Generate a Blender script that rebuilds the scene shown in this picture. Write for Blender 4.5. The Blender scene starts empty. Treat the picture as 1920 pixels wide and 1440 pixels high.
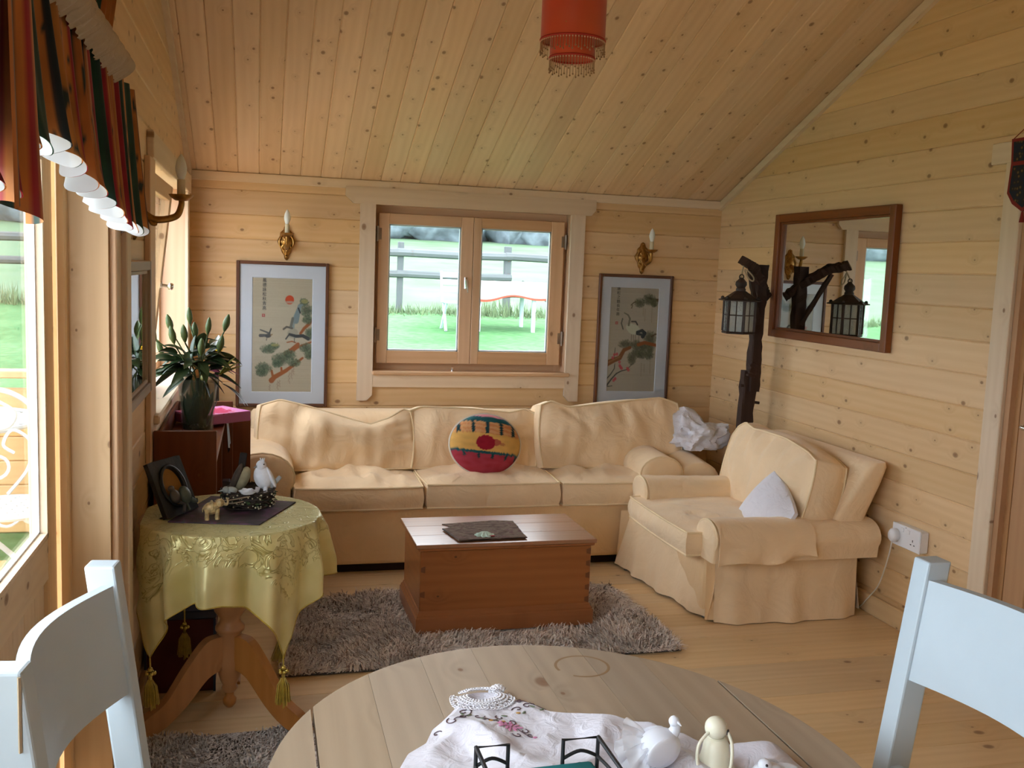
import bpy, bmesh, math, random
import numpy as np
from mathutils import Vector, Matrix, noise
random.seed(7); np.random.seed(7)
S = bpy.context.scene
COL = S.collection
R_ = math.radians

# ------------------------------------------------------------------ camera, sky, exposure
cam_d = bpy.data.cameras.new('camera'); cam = bpy.data.objects.new('camera', cam_d); COL.objects.link(cam)
cam_d.sensor_width = 36.0; cam_d.lens = 1834.86/1920*36.0; cam_d.clip_start = .02; cam_d.clip_end = 500
def cam_rot(y, p, r):
    y, p, r = map(R_, (y, p, r))
    f = Vector((math.sin(y)*math.cos(p), math.cos(y)*math.cos(p), math.sin(p)))
    rt = Vector((math.cos(y), -math.sin(y), 0)); u = rt.cross(f)
    a = rt*math.cos(r)+u*math.sin(r); b = -rt*math.sin(r)+u*math.cos(r)
    return Matrix(((a.x, b.x, -f.x), (a.y, b.y, -f.y), (a.z, b.z, -f.z)))
cam.matrix_world = Matrix.Translation((0, 0, 1.5)) @ cam_rot(14.4937, -6.5766, 2.2157).to_4x4()
S.camera = cam
S.view_settings.view_transform = 'Standard'; S.view_settings.look = 'None'
S.view_settings.gamma = 1.0; S.view_settings.use_curve_mapping = False
S.view_settings.exposure = 0.34

W = bpy.data.worlds.new('overcast_sky'); S.world = W; W.use_nodes = True
nt = W.node_tree; nt.nodes.clear()
wo = nt.nodes.new('ShaderNodeOutputWorld'); bg = nt.nodes.new('ShaderNodeBackground')
tc = nt.nodes.new('ShaderNodeTexCoord'); sx = nt.nodes.new('ShaderNodeSeparateXYZ'); rp = nt.nodes.new('ShaderNodeValToRGB')
nt.links.new(tc.outputs['Generated'], sx.inputs[0]); nt.links.new(sx.outputs['Z'], rp.inputs[0])
rp.color_ramp.elements[0].position = 0.0; rp.color_ramp.elements[0].color = (.79, .87, 1.0, 1)
rp.color_ramp.elements[1].position = 1.0; rp.color_ramp.elements[1].color = (.93, .96, 1.0, 1)
nt.links.new(rp.outputs[0], bg.inputs[0]); bg.inputs[1].default_value = 6.6
nt.links.new(bg.outputs[0], wo.inputs[0])

def area(name, loc, rot, sx_, sy_, power, color):
    l = bpy.data.lights.new(name, 'AREA'); l.shape = 'RECTANGLE'; l.size = sx_; l.size_y = sy_
    l.energy = power; l.color = color
    o = bpy.data.objects.new(name, l); COL.objects.link(o); o.location = loc; o.rotation_euler = rot
    return o
# daylight through the glazed doors on the left, beside and behind the camera
area('daylight_door', (-.66, .45, 1.25), (0, R_(-90), 0), 1.1, 2.0, 10, (.84, .94, 1.0))

# ------------------------------------------------------------------ mesh helpers
WM = {}
def unit(nm):
    return bpy.data.meshes.new(nm)
def add(name, V, F, mat, parent=None, smooth=False, mw=None, cols=None, mats=None, fm=None):
    """one mesh object; V in world space, or in local space when mw is given"""
    V = np.asarray(V, dtype=float).reshape(-1, 3)
    if mw is None:
        lo, hi = V.min(0), V.max(0); c = (lo+hi)/2; c[2] = lo[2]
        V = V-c; mw = Matrix.Translation(Vector(c))
        if mat is not None and mat.get('wood'):                   # grain runs along the longest side
            o3 = sorted(range(3), key=lambda i: -(hi-lo)[i]); A = np.zeros((3, 3))
            for r, i in enumerate(o3): A[r, i] = 1
            if np.linalg.det(A) < 0: A[2] *= -1
            V = V @ A.T; mw = mw @ Matrix(A.T.tolist()).to_4x4()
    me = bpy.data.meshes.new(name); me.from_pydata(V.tolist(), [], F)
    if mat is not None: me.materials.append(mat)
    if mats:
        for m in mats: me.materials.append(m)
    if fm is not None: me.polygons.foreach_set('material_index', list(fm))
    if smooth: me.polygons.foreach_set('use_smooth', [True]*len(me.polygons))
    if cols is not None:
        at = me.color_attributes.new('Col', 'FLOAT_COLOR', 'POINT')
        c4 = np.ones((len(V), 4)); c4[:, :3] = np.asarray(cols).reshape(-1, 3)
        at.data.foreach_set('color', c4.ravel())
    me.update()
    if smooth and mw is not False: me.set_sharp_from_angle(angle=R_(55))
    o = bpy.data.objects.new(name, me); COL.objects.link(o)
    WM[o.name] = mw.copy()
    if parent is not None:
        o.parent = parent; o.matrix_parent_inverse = Matrix.Identity(4)
        o.matrix_basis = WM[parent.name].inverted() @ mw
    else:
        o.matrix_basis = mw
    return o
def tag(o, label=None, cat=None, group=None, kind=None):
    if label: o['label'] = label
    if cat: o['category'] = cat
    if group: o['group'] = group
    if kind: o['kind'] = kind
    return o
def thing(name, label, cat, loc, group=None):
    o = bpy.data.objects.new(name, None); COL.objects.link(o); o.empty_display_size = .05
    o.matrix_basis = Matrix.Translation(Vector(loc)); WM[o.name] = o.matrix_basis.copy()
    return tag(o, label, cat, group)
def struct(name, loc=(0, 0, 0)):
    o = bpy.data.objects.new(name, None); COL.objects.link(o); o.empty_display_size = .05
    o.matrix_basis = Matrix.Translation(Vector(loc)); WM[o.name] = o.matrix_basis.copy()
    o['kind'] = 'structure'; return o
def instance(src, name, parent, mw):
    o = bpy.data.objects.new(name, src.data); COL.objects.link(o); WM[o.name] = mw.copy()
    if parent is not None:
        o.parent = parent; o.matrix_basis = WM[parent.name].inverted() @ mw
    else: o.matrix_basis = mw
    return o
def copy_tree(o, mw, label=None, group=None):
    c = o.copy(); COL.objects.link(c); c.matrix_basis = mw; WM[c.name] = mw.copy()
    if label: c['label'] = label
    if group: c['group'] = group
    def rec(a, b):
        for ch in list(a.children):
            d = ch.copy(); COL.objects.link(d); d.parent = b; d.matrix_basis = ch.matrix_basis.copy()
            WM[d.name] = WM[b.name] @ d.matrix_basis; rec(ch, d)
    rec(o, c); return c
def join(*ms):
    V = []; F = []
    for v, f in ms:
        n = len(V); V.extend([tuple(p) for p in v]); F.extend([tuple(i+n for i in q) for q in f])
    return V, F
def xf(m, M):
    v, f = m
    return [tuple(M @ Vector(p)) for p in v], f
def T(x, y, z): return Matrix.Translation((x, y, z))
def RX(a): return Matrix.Rotation(R_(a), 4, 'X')
def RY(a): return Matrix.Rotation(R_(a), 4, 'Y')
def RZ(a): return Matrix.Rotation(R_(a), 4, 'Z')
def SC(x, y, z): return Matrix.Diagonal((x, y, z, 1))
def box(x0, x1, y0, y1, z0, z1, b=0.0, seg=1):
    if b <= 0:
        V = [(x0, y0, z0), (x1, y0, z0), (x1, y1, z0), (x0, y1, z0), (x0, y0, z1), (x1, y0, z1), (x1, y1, z1), (x0, y1, z1)]
        return V, [(0, 3, 2, 1), (4, 5, 6, 7), (0, 1, 5, 4), (1, 2, 6, 5), (2, 3, 7, 6), (3, 0, 4, 7)]
    bm = bmesh.new(); bmesh.ops.create_cube(bm, size=1)
    for v in bm.verts: v.co = ((x0+x1)/2+v.co.x*(x1-x0), (y0+y1)/2+v.co.y*(y1-y0), (z0+z1)/2+v.co.z*(z1-z0))
    bmesh.ops.bevel(bm, geom=bm.edges[:], offset=b, segments=seg, profile=.5, affect='EDGES', clamp_overlap=True)
    return from_bm(bm)
def from_bm(bm):
    bm.verts.index_update()
    V = [tuple(v.co) for v in bm.verts]; F = [tuple(v.index for v in f.verts) for f in bm.faces]; bm.free(); return V, F
def grid(fn, nu, nv, cu=False, cv=False):
    """fn(u,v) u,v in 0..1"""
    mu = nu if cu else nu+1; mv = nv if cv else nv+1
    V = [fn(i/nu, j/nv) for j in range(mv) for i in range(mu)]
    F = []
    for j in range(nv):
        for i in range(nu):
            a = j*mu+i; b = j*mu+(i+1) % mu; c = ((j+1) % mv)*mu+(i+1) % mu; d = ((j+1) % mv)*mu+i
            F.append((a, b, c, d))
    return V, F
def lathe(prof, n=24, c=(0, 0, 0), cap=True):
    V = []; F = []
    for r, z in prof:
        for k in range(n):
            a = 2*math.pi*k/n; V.append((c[0]+r*math.cos(a), c[1]+r*math.sin(a), c[2]+z))
    m = len(prof)
    for j in range(m-1):
        for k in range(n):
            F.append((j*n+k, j*n+(k+1) % n, (j+1)*n+(k+1) % n, (j+1)*n+k))
    if cap:
        if prof[0][0] > 1e-5: F.append(tuple(range(n-1, -1, -1)))
        if prof[-1][0] > 1e-5: F.append(tuple((m-1)*n+k for k in range(n)))
    return V, F
def tube(pts, r, n=8, closed=False, flat=1.0, up=None):
    """swept round section; r number or list; flat squashes the section along its second axis"""
    P = [Vector(p) for p in pts]; m = len(P)
    rs = r if isinstance(r, (list, tuple)) else [r]*m
    V = []; F = []
    t0 = (P[1]-P[0]).normalized()
    a = Vector(up) if up else (Vector((0, 0, 1)) if abs(t0.z) < .9 else Vector((1, 0, 0)))
    for i in range(m):
        if closed: t = (P[(i+1) % m]-P[i-1])
        else: t = P[min(i+1, m-1)]-P[max(i-1, 0)]
        if t.length < 1e-9: t = t0
        t.normalize(); b = t.cross(a)
        if b.length < 1e-6: b = t.cross(Vector((.3, .7, .2)))
        b.normalize(); a = b.cross(t).normalized()
        for k in range(n):
            q = 2*math.pi*k/n
            V.append(tuple(P[i]+b*(math.cos(q)*rs[i])+a*(math.sin(q)*rs[i]*flat)))
    mm = m if closed else m-1
    for i in range(mm):
        for k in range(n):
            F.append((i*n+k, i*n+(k+1) % n, ((i+1) % m)*n+(k+1) % n, ((i+1) % m)*n+k))
    if not closed:
        F.append(tuple(range(n-1, -1, -1))); F.append(tuple((m-1)*n+k for k in range(n)))
    return V, F
def prism(poly, d, M=None):
    """polygon (x,y) extruded 0..d along z, then moved by M"""
    n = len(poly)
    V = [(x, y, 0) for x, y in poly]+[(x, y, d) for x, y in poly]
    F = [tuple(range(n-1, -1, -1)), tuple(range(n, 2*n))]+[(i, (i+1) % n, n+(i+1) % n, n+i) for i in range(n)]
    return xf((V, F), M) if M is not None else (V, F)
def ball(c, r, n=14, m=10, s=(1, 1, 1)):
    def fn(u, v):
        t = math.pi*v; p = 2*math.pi*u
        return (c[0]+r*s[0]*math.sin(t)*math.cos(p), c[1]+r*s[1]*math.sin(t)*math.sin(p), c[2]-r*s[2]*math.cos(t))
    return grid(fn, n, m, cu=True)
def spline(pts, n=8, closed=False):
    P = [Vector(p) for p in pts]; m = len(P); out = []
    rng = range(m if closed else m-1)
    for i in rng:
        if closed: p0, p1, p2, p3 = P[i-1], P[i], P[(i+1) % m], P[(i+2) % m]
        else: p0, p1, p2, p3 = P[max(i-1, 0)], P[i], P[i+1], P[min(i+2, m-1)]
        for k in range(n):
            t = k/n
            out.append(.5*((2*p1)+(-p0+p2)*t+(2*p0-5*p1+4*p2-p3)*t*t+(-p0+3*p1-3*p2+p3)*t**3))
    if not closed: out.append(P[-1])
    return out
def loft(rings, caps=True):
    n = len(rings[0]); V = [tuple(p) for r in rings for p in r]; F = []
    for j in range(len(rings)-1):
        for k in range(n): F.append((j*n+k, j*n+(k+1) % n, (j+1)*n+(k+1) % n, (j+1)*n+k))
    if caps: F.append(tuple(range(n-1, -1, -1))); F.append(tuple((len(rings)-1)*n+k for k in range(n)))
    return V, F
def nz(x, y, z, s=1.0): return noise.noise(Vector((x*s, y*s, z*s)))
def lerp(a, b, t): return a+(b-a)*t
def sstep(a, b, x):
    t = min(1, max(0, (x-a)/(b-a))); return t*t*(3-2*t)
def piece(pts, x):
    """piecewise linear"""
    if x <= pts[0][0]: return pts[0][1]
    for (a, b), (c, d) in zip(pts, pts[1:]):
        if x <= c: return b+(d-b)*(x-a)/(c-a)
    return pts[-1][1]
# ------------------------------------------------------------------ materials
def newmat(name):
    m = bpy.data.materials.new(name); m.use_nodes = True
    n = m.node_tree; b = n.nodes['Principled BSDF']; return m, n, b
def N(n, t, **kw):
    x = n.nodes.new(t)
    for k, v in kw.items():
        if k in x.inputs.keys(): x.inputs[k].default_value = v
        else: setattr(x, k, v)
    return x
def ramp(n, stops, fac, interp='LINEAR'):
    r = n.nodes.new('ShaderNodeValToRGB'); r.color_ramp.interpolation = interp
    e = r.color_ramp.elements
    while len(e) < len(stops): e.new(.5)
    for k, (p, c) in enumerate(stops): e[k].position = p; e[k].color = (*c, 1) if len(c) == 3 else c
    n.links.new(fac, r.inputs[0]); return r
def mixc(n, fac, a, b, blend='MIX'):
    x = n.nodes.new('ShaderNodeMix'); x.data_type = 'RGBA'; x.blend_type = blend
    for s, v in ((0, fac), (6, a), (7, b)):
        if hasattr(v, 'is_output'): n.links.new(v, x.inputs[s])
        elif isinstance(v, (int, float)): x.inputs[s].default_value = v
        else: x.inputs[s].default_value = (*v, 1)
    return x.outputs[2]
def mth(n, op, a, b=None, c=None):
    x = n.nodes.new('ShaderNodeMath'); x.operation = op
    for i, v in enumerate((a, b, c)):
        if v is None: continue
        if hasattr(v, 'is_output'): n.links.new(v, x.inputs[i])
        else: x.inputs[i].default_value = v
    return x.outputs[0]
def bump(n, b, h, strength=.2, dist=.01):
    x = n.nodes.new('ShaderNodeBump'); x.inputs['Strength'].default_value = strength; x.inputs['Distance'].default_value = dist
    n.links.new(h, x.inputs['Height']); n.links.new(x.outputs[0], b.inputs['Normal']); return x
def spec(b, v):
    b.inputs['Specular IOR Level'].default_value = v
def wood(name, light, dark, knot=(.20, .085, .035), rough=.45, knots=.5, axis='x', vary=.25, gs=1.0, sp=.35, kscale=1.0, coat=0):
    m, n, b = newmat(name)
    t = N(n, 'ShaderNodeTexCoord'); oi = N(n, 'ShaderNodeObjectInfo')
    off = N(n, 'ShaderNodeVectorMath', operation='SCALE'); cmb = N(n, 'ShaderNodeCombineXYZ')
    r2 = mth(n, 'MULTIPLY', oi.outputs['Random'], 37.7); r3 = mth(n, 'FRACT', mth(n, 'MULTIPLY', oi.outputs['Random'], 91.3))
    n.links.new(r2, cmb.inputs[0]); n.links.new(mth(n, 'MULTIPLY', r3, 23.0), cmb.inputs[1]); n.links.new(r3, cmb.inputs[2])
    mp = N(n, 'ShaderNodeMapping')
    if axis == 'y': mp.inputs['Rotation'].default_value = (0, 0, R_(90))
    if axis == 'z': mp.inputs['Rotation'].default_value = (0, R_(90), 0)
    n.links.new(t.outputs['Object'], mp.inputs[0])
    ad = N(n, 'ShaderNodeVectorMath', operation='ADD'); n.links.new(mp.outputs[0], ad.inputs[0]); n.links.new(cmb.outputs[0], ad.inputs[1])
    P = ad.outputs[0]
    # knots: sparse cells stretched along the grain
    kn = N(n, 'ShaderNodeMapping'); kn.inputs['Scale'].default_value = (4.6*kscale, 6.6*kscale, 0.0); n.links.new(P, kn.inputs[0])
    vo = N(n, 'ShaderNodeTexVoronoi', voronoi_dimensions='2D'); vo.inputs['Scale'].default_value = 1.0; n.links.new(kn.outputs[0], vo.inputs['Vector'])
    sc = N(n, 'ShaderNodeSeparateColor'); n.links.new(vo.outputs['Color'], sc.inputs[0])
    exist = mth(n, 'LESS_THAN', sc.outputs[0], knots)
    size = mth(n, 'MULTIPLY_ADD', mth(n, 'POWER', sc.outputs[1], 2.0), .085, .028)
    dn = mth(n, 'DIVIDE', vo.outputs['Distance'], size)
    km = ramp(n, [(0, (1, 1, 1)), (.55, (.85, .85, .85)), (1.0, (0, 0, 0))], dn)
    km.color_ramp.interpolation = 'EASE'
    kfac = mth(n, 'MULTIPLY', km.outputs[0], exist)
    halo = mth(n, 'MULTIPLY', mth(n, 'POWER', mth(n, 'MAXIMUM', mth(n, 'SUBTRACT', 1.0, mth(n, 'MULTIPLY', vo.outputs['Distance'], 3.0)), 0.0), 2.0), exist)
    # grain
    gm = N(n, 'ShaderNodeMapping'); gm.inputs['Scale'].default_value = (1.6*gs, 26*gs, 26*gs); n.links.new(P, gm.inputs[0])
    g1 = N(n, 'ShaderNodeTexNoise', Scale=1.0, Detail=5.0, Roughness=.62, Distortion=.6); n.links.new(gm.outputs[0], g1.inputs['Vector'])
    wm = N(n, 'ShaderNodeMapping'); wm.inputs['Scale'].default_value = (.30*gs, 2.6*gs, 2.6*gs); n.links.new(P, wm.inputs[0])
    hd = N(n, 'ShaderNodeVectorMath', operation='ADD'); hc = N(n, 'ShaderNodeCombineXYZ'); n.links.new(mth(n, 'MULTIPLY', halo, .25), hc.inputs[1])
    n.links.new(wm.outputs[0], hd.inputs[0]); n.links.new(hc.outputs[0], hd.inputs[1])
    w1 = N(n, 'ShaderNodeTexWave', wave_type='BANDS', bands_direction='Y'); w1.inputs['Scale'].default_value = 3.0
    w1.inputs['Distortion'].default_value = 5.0; w1.inputs['Detail'].default_value = 2.0; w1.inputs['Detail Scale'].default_value = .8
    n.links.new(hd.outputs[0], w1.inputs['Vector'])
    g2 = N(n, 'ShaderNodeTexNoise', Scale=1.0, Detail=3.0, Roughness=.5, Distortion=.3); gm2 = N(n, 'ShaderNodeMapping'); gm2.inputs['Scale'].default_value = (.55*gs, 5*gs, 5*gs); n.links.new(P, gm2.inputs[0]); n.links.new(gm2.outputs[0], g2.inputs['Vector'])
    f = mth(n, 'ADD', mth(n, 'MULTIPLY', g1.outputs['Fac'], .42), mth(n, 'ADD', mth(n, 'MULTIPLY', w1.outputs['Fac'], .12), mth(n, 'MULTIPLY', g2.outputs['Fac'], .46)))
    base = ramp(n, [(.22, dark), (.75, light)], f)
    # tone per board
    tone = mth(n, 'MULTIPLY_ADD', oi.outputs['Random'], vary, 1.0-vary/2)
    hs = N(n, 'ShaderNodeHueSaturation'); n.links.new(base.outputs[0], hs.inputs['Color']); n.links.new(tone, hs.inputs['Value'])
    n.links.new(mth(n, 'MULTIPLY_ADD', r3, .16, .92), hs.inputs['Saturation'])
    c2 = mixc(n, mth(n, 'MULTIPLY', halo, .28), hs.outputs[0], tuple(x*.62 for x in dark))
    c3 = mixc(n, mth(n, 'MULTIPLY', kfac, .8), c2, knot)
    n.links.new(c3, b.inputs['Base Color']); b.inputs['Roughness'].default_value = rough; spec(b, sp)
    if coat: b.inputs['Coat Weight'].default_value = coat; b.inputs['Coat Roughness'].default_value = .27
    bump(n, b, f, .12, .004); m['wood'] = 1
    return m
def plain(name, c, rough=.5, metal=0, sp=.4, var=0.0, vs=8.0, bumps=0.0, bs=60.0, trans=0, alpha=1, sub=0, sheen=0):
    m, n, b = newmat(name)
    b.inputs['Roughness'].default_value = rough; b.inputs['Metallic'].default_value = metal; spec(b, sp)
    b.inputs['Base Color'].default_value = (*c, 1)
    t = N(n, 'ShaderNodeTexCoord')
    if var:
        x = N(n, 'ShaderNodeTexNoise', Scale=vs, Detail=4.0); n.links.new(t.outputs['Object'], x.inputs['Vector'])
        r = ramp(n, [(.3, tuple(v*(1-var) for v in c)), (.7, tuple(min(1, v*(1+var*.6)) for v in c))], x.outputs['Fac']); n.links.new(r.outputs[0], b.inputs['Base Color'])
    if bumps:
        x = N(n, 'ShaderNodeTexNoise', Scale=bs, Detail=3.0); n.links.new(t.outputs['Object'], x.inputs['Vector']); bump(n, b, x.outputs['Fac'], bumps, .004)
    if sheen: b.inputs['Sheen Weight'].default_value = sheen
    if trans: b.inputs['Transmission Weight'].default_value = trans
    return m
def fabric(name, c, rough=.9, weave=.25, wrinkle=.35, var=.08, sheen=.25, wscale=7.0):
    m, n, b = newmat(name); b.inputs['Roughness'].default_value = rough; spec(b, .15); b.inputs['Sheen Weight'].default_value = sheen
    t = N(n, 'ShaderNodeTexCoord')
    x = N(n, 'ShaderNodeTexNoise', Scale=3.0, Detail=5.0); n.links.new(t.outputs['Object'], x.inputs['Vector'])
    r = ramp(n, [(.3, tuple(v*(1-var) for v in c)), (.7, tuple(min(1, v*(1+var)) for v in c))], x.outputs['Fac']); n.links.new(r.outputs[0], b.inputs['Base Color'])
    a = N(n, 'ShaderNodeTexNoise', Scale=420.0, Detail=2.0); n.links.new(t.outputs['Object'], a.inputs['Vector'])
    w = N(n, 'ShaderNodeTexNoise', Scale=wscale, Detail=4.0, Distortion=1.2); n.links.new(t.outputs['Object'], w.inputs['Vector'])
    h = mth(n, 'ADD', mth(n, 'MULTIPLY', a.outputs['Fac'], weave*.12), mth(n, 'MULTIPLY', w.outputs['Fac'], wrinkle*3.0))
    bump(n, b, h, .5, .012)
    return m
def vcol(name, rough=.8, sp=.2, fine=0.0, sheen=0):
    m, n, b = newmat(name); a = N(n, 'ShaderNodeVertexColor', layer_name='Col')
    n.links.new(a.outputs['Color'], b.inputs['Base Color']); b.inputs['Roughness'].default_value = rough; spec(b, sp); b.inputs['Sheen Weight'].default_value = sheen
    if fine:
        t = N(n, 'ShaderNodeTexCoord'); x = N(n, 'ShaderNodeTexNoise', Scale=300.0, Detail=2.0); n.links.new(t.outputs['Object'], x.inputs['Vector']); bump(n, b, x.outputs['Fac'], fine, .003)
    return m
def glassmat(name, tint=(.97, .99, .98), refl=1.0, rough=0.0):
    """thin pane: clear with a Fresnel reflection"""
    m = bpy.data.materials.new(name); m.use_nodes = True; n = m.node_tree; n.nodes.clear()
    o = N(n, 'ShaderNodeOutputMaterial'); tr = N(n, 'ShaderNodeBsdfTransparent'); tr.inputs[0].default_value = (*tint, 1)
    gl = N(n, 'ShaderNodeBsdfGlossy'); gl.inputs['Roughness'].default_value = rough
    fr = N(n, 'ShaderNodeFresnel'); ge = N(n, 'ShaderNodeNewGeometry')
    n.links.new(mth(n, 'MULTIPLY_ADD', ge.outputs['Backfacing'], 1/1.45-1.45, 1.45), fr.inputs[0])   # same reflectance from either side of the pane
    mx = N(n, 'ShaderNodeMixShader'); n.links.new(mth(n, 'MULTIPLY', fr.outputs[0], refl), mx.inputs[0])
    n.links.new(tr.outputs[0], mx.inputs[1]); n.links.new(gl.outputs[0], mx.inputs[2]); n.links.new(mx.outputs[0], o.inputs[0])
    return m
M = {}
M['wall'] = wood('pine_wall', (.80, .572, .33), (.665, .43, .21), knots=.62, rough=.42, vary=.14, kscale=1.25)
M['ceil'] = wood('pine_ceiling', (.80, .60, .40), (.66, .455, .275), knots=.75, rough=.5, vary=.18, kscale=1.35)
M['floor'] = wood('pine_floor', (.80, .59, .345), (.66, .45, .235), knots=.35, rough=.3, vary=.18)
M['case'] = wood('pine_casing', (.80, .66, .50), (.68, .53, .38), knots=.5, rough=.55, vary=.12)
M['sash'] = wood('pine_sash', (.74, .50, .31), (.60, .37, .21), knots=.12, rough=.4, vary=.12)
M['door'] = wood('pine_door', (.52, .30, .15), (.40, .21, .10), knots=.3, rough=.4, vary=.1)
M['chest'] = wood('old_pine_chest', (.40, .155, .06), (.26, .09, .032), knot=(.035, .014, .008), knots=.75, rough=.3, vary=.12, sp=.5)
M['cab'] = wood('stained_pine', (.20, .062, .02), (.125, .035, .012), knots=.35, rough=.45, vary=.1)
M['table'] = wood('table_pine', (.48, .375, .27), (.345, .26, .18), knots=.7, rough=.5, vary=.2, kscale=.9, sp=.3)
M['pedestal'] = wood('pedestal_pine', (.48, .23, .08), (.34, .14, .045), knots=.2, rough=.35, vary=.1)
M['mirrorframe'] = wood('mirror_frame_wood', (.26, .085, .028), (.15, .045, .014), knots=.1, rough=.35, vary=.15)
M['picframe'] = wood('mottled_frame', (.17, .07, .035), (.06, .025, .015), knots=.2, rough=.4, vary=.2, gs=2.5)
M['post'] = wood('old_dark_timber', (.065, .036, .026), (.03, .017, .013), knots=.2, rough=.75, vary=.2, sp=.2)
M['veranda'] = wood('veranda_timber', (.72, .48, .24), (.6, .36, .16), knots=.3, rough=.6, vary=.15)
M['fencewood'] = wood('weathered_fence', (.15, .165, .17), (.09, .10, .105), knots=.2, rough=.9, vary=.2)
M['cream'] = fabric('cream_cotton', (.91, .69, .445), wrinkle=.7)
M['cream_shaded'] = fabric('cream_cotton_shaded', (.87, .61, .34), wrinkle=.45)  # same cotton, shade from nearby furniture put into a deeper colour
M['piping'] = plain('cream_piping', (.88, .69, .44), .9, var=.1)
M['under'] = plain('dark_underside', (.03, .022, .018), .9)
M['white'] = plain('white_paint', (.52, .605, .67), .42, var=.06, vs=5, bumps=.08, bs=40)
M['worn'] = plain('worn_paint', (.42, .31, .2), .6, var=.3)
M['whitecloth'] = fabric('white_cotton', (.80, .80, .88), wrinkle=.5, wscale=16)
M['plastic'] = plain('white_plastic', (.83, .84, .88), .3)
M['brass'] = plain('aged_brass', (.38, .20, .055), .33, metal=.9, var=.35, vs=60, bumps=.5, bs=90)
M['chrome'] = plain('chrome', (.75, .75, .76), .18, metal=1)
M['steel'] = plain('hinge_steel', (.30, .24, .19), .4, metal=.8)
M['bulb'] = plain('frosted_bulb', (.82, .86, .84), .35)
M['candle'] = plain('candle_sleeve', (.66, .58, .40), .6)
M['black'] = plain('black_iron', (.018, .018, .02), .45)
M['darkbrown'] = plain('dark_brown_metal', (.035, .02, .015), .55, var=.3, vs=30)
M['glass'] = glassmat('window_glass')
M['picglass'] = glassmat('picture_glass', refl=.22)
M['mat'] = plain('picture_mount', (.55, .56, .65), .85, var=.03)
M['mirror'] = plain('mirror_silver', (.80, .84, .80), .015, metal=1)
M['backing'] = plain('dark_backing', (.05, .035, .025), .9)
# ------------------------------------------------------------------ the cabin shell
XR, XL, YB = 2.734, -.389, 5.595
PITCH = .1316; YF = -1.3; EAVE = 1.968; SL = .405; RIDGE_Y = 2.15
XD = -.56                                                       # outside face of the left wall
def zc(y):                                                      # underside of the ceiling
    return EAVE+SL*(YB-y) if y >= RIDGE_Y else EAVE+SL*(YB-RIDGE_Y)-SL*(RIDGE_Y-y)
def board(name, p0, p1, wdir, w, t, mat, parent, ch=.004):
    """board from p0 to p1 (centre line of its front face), width along wdir, body behind the face"""
    p0 = Vector(p0); p1 = Vector(p1); X = (p1-p0); L = X.length; X.normalize(); Y = Vector(wdir).normalized(); Z = X.cross(Y)
    mw = Matrix(((X.x, Y.x, Z.x, p0.x), (X.y, Y.y, Z.y, p0.y), (X.z, Y.z, Z.z, p0.z), (0, 0, 0, 1)))
    h = w/2
    sec = [(-h, -t), (h, -t), (h, -ch), (h-ch, 0), (-h+ch, 0), (-h, -ch)]
    V = [(0, a, b) for a, b in sec]+[(L, a, b) for a, b in sec]; n = 6
    F = [tuple(range(n-1, -1, -1)), tuple(range(n, 2*n))]+[(i, (i+1) % n, n+(i+1) % n, n+i) for i in range(n)]
    return add(name, V, F, mat, parent, mw=mw)
def poly_board(name, poly, frame, t, mat, parent):
    """board whose face outline is poly (in the frame's x,y), thickness behind it"""
    V, F = prism(poly, t)
    V = [(x, y, z-t) for x, y, z in V]
    return add(name, V, F, mat, parent, mw=frame)

# --- floor: planks across the room
fl = struct('floor', (1.17, 2, 0)); y = -1.3; k = 0
while y < YB+.02:
    board('plank', (XL-.17, y+.0725, 0), (XR+.12, y+.0725, 0), (0, 1, 0), .145, .03, M['floor'], fl, .0016); y += .145; k += 1

# --- back wall with window_1 opening
WX0, WX1, WZ0, WZ1 = .615, 1.765, .905, 1.845                   # opening
wb = struct('wall_back', (1.17, YB, 0))
def bboard(x0, x1, z0, z1):
    if z1-z0 < .01 or x1-x0 < .01: return
    board('wall_plank', (x0, YB, (z0+z1)/2), (x1, YB, (z0+z1)/2), (0, 0, 1), z1-z0, .05, M['wall'], wb, .005)
z = 1.7515-14*PITCH
while z < EAVE+.05:
    z0, z1 = max(z, -.01), min(z+PITCH, EAVE+.06)
    o0, o1 = max(z0, WZ0), min(z1, WZ1)
    if o1-o0 <= 0: bboard(XL-.16, XR+.05, z0, z1)
    else:
        bboard(XL-.16, WX0, z0, z1); bboard(WX1, XR+.05, z0, z1)
        if o0 > z0: bboard(WX0, WX1, z0, o0)
        if o1 < z1: bboard(WX0, WX1, o1, z1)
    z += PITCH

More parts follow.
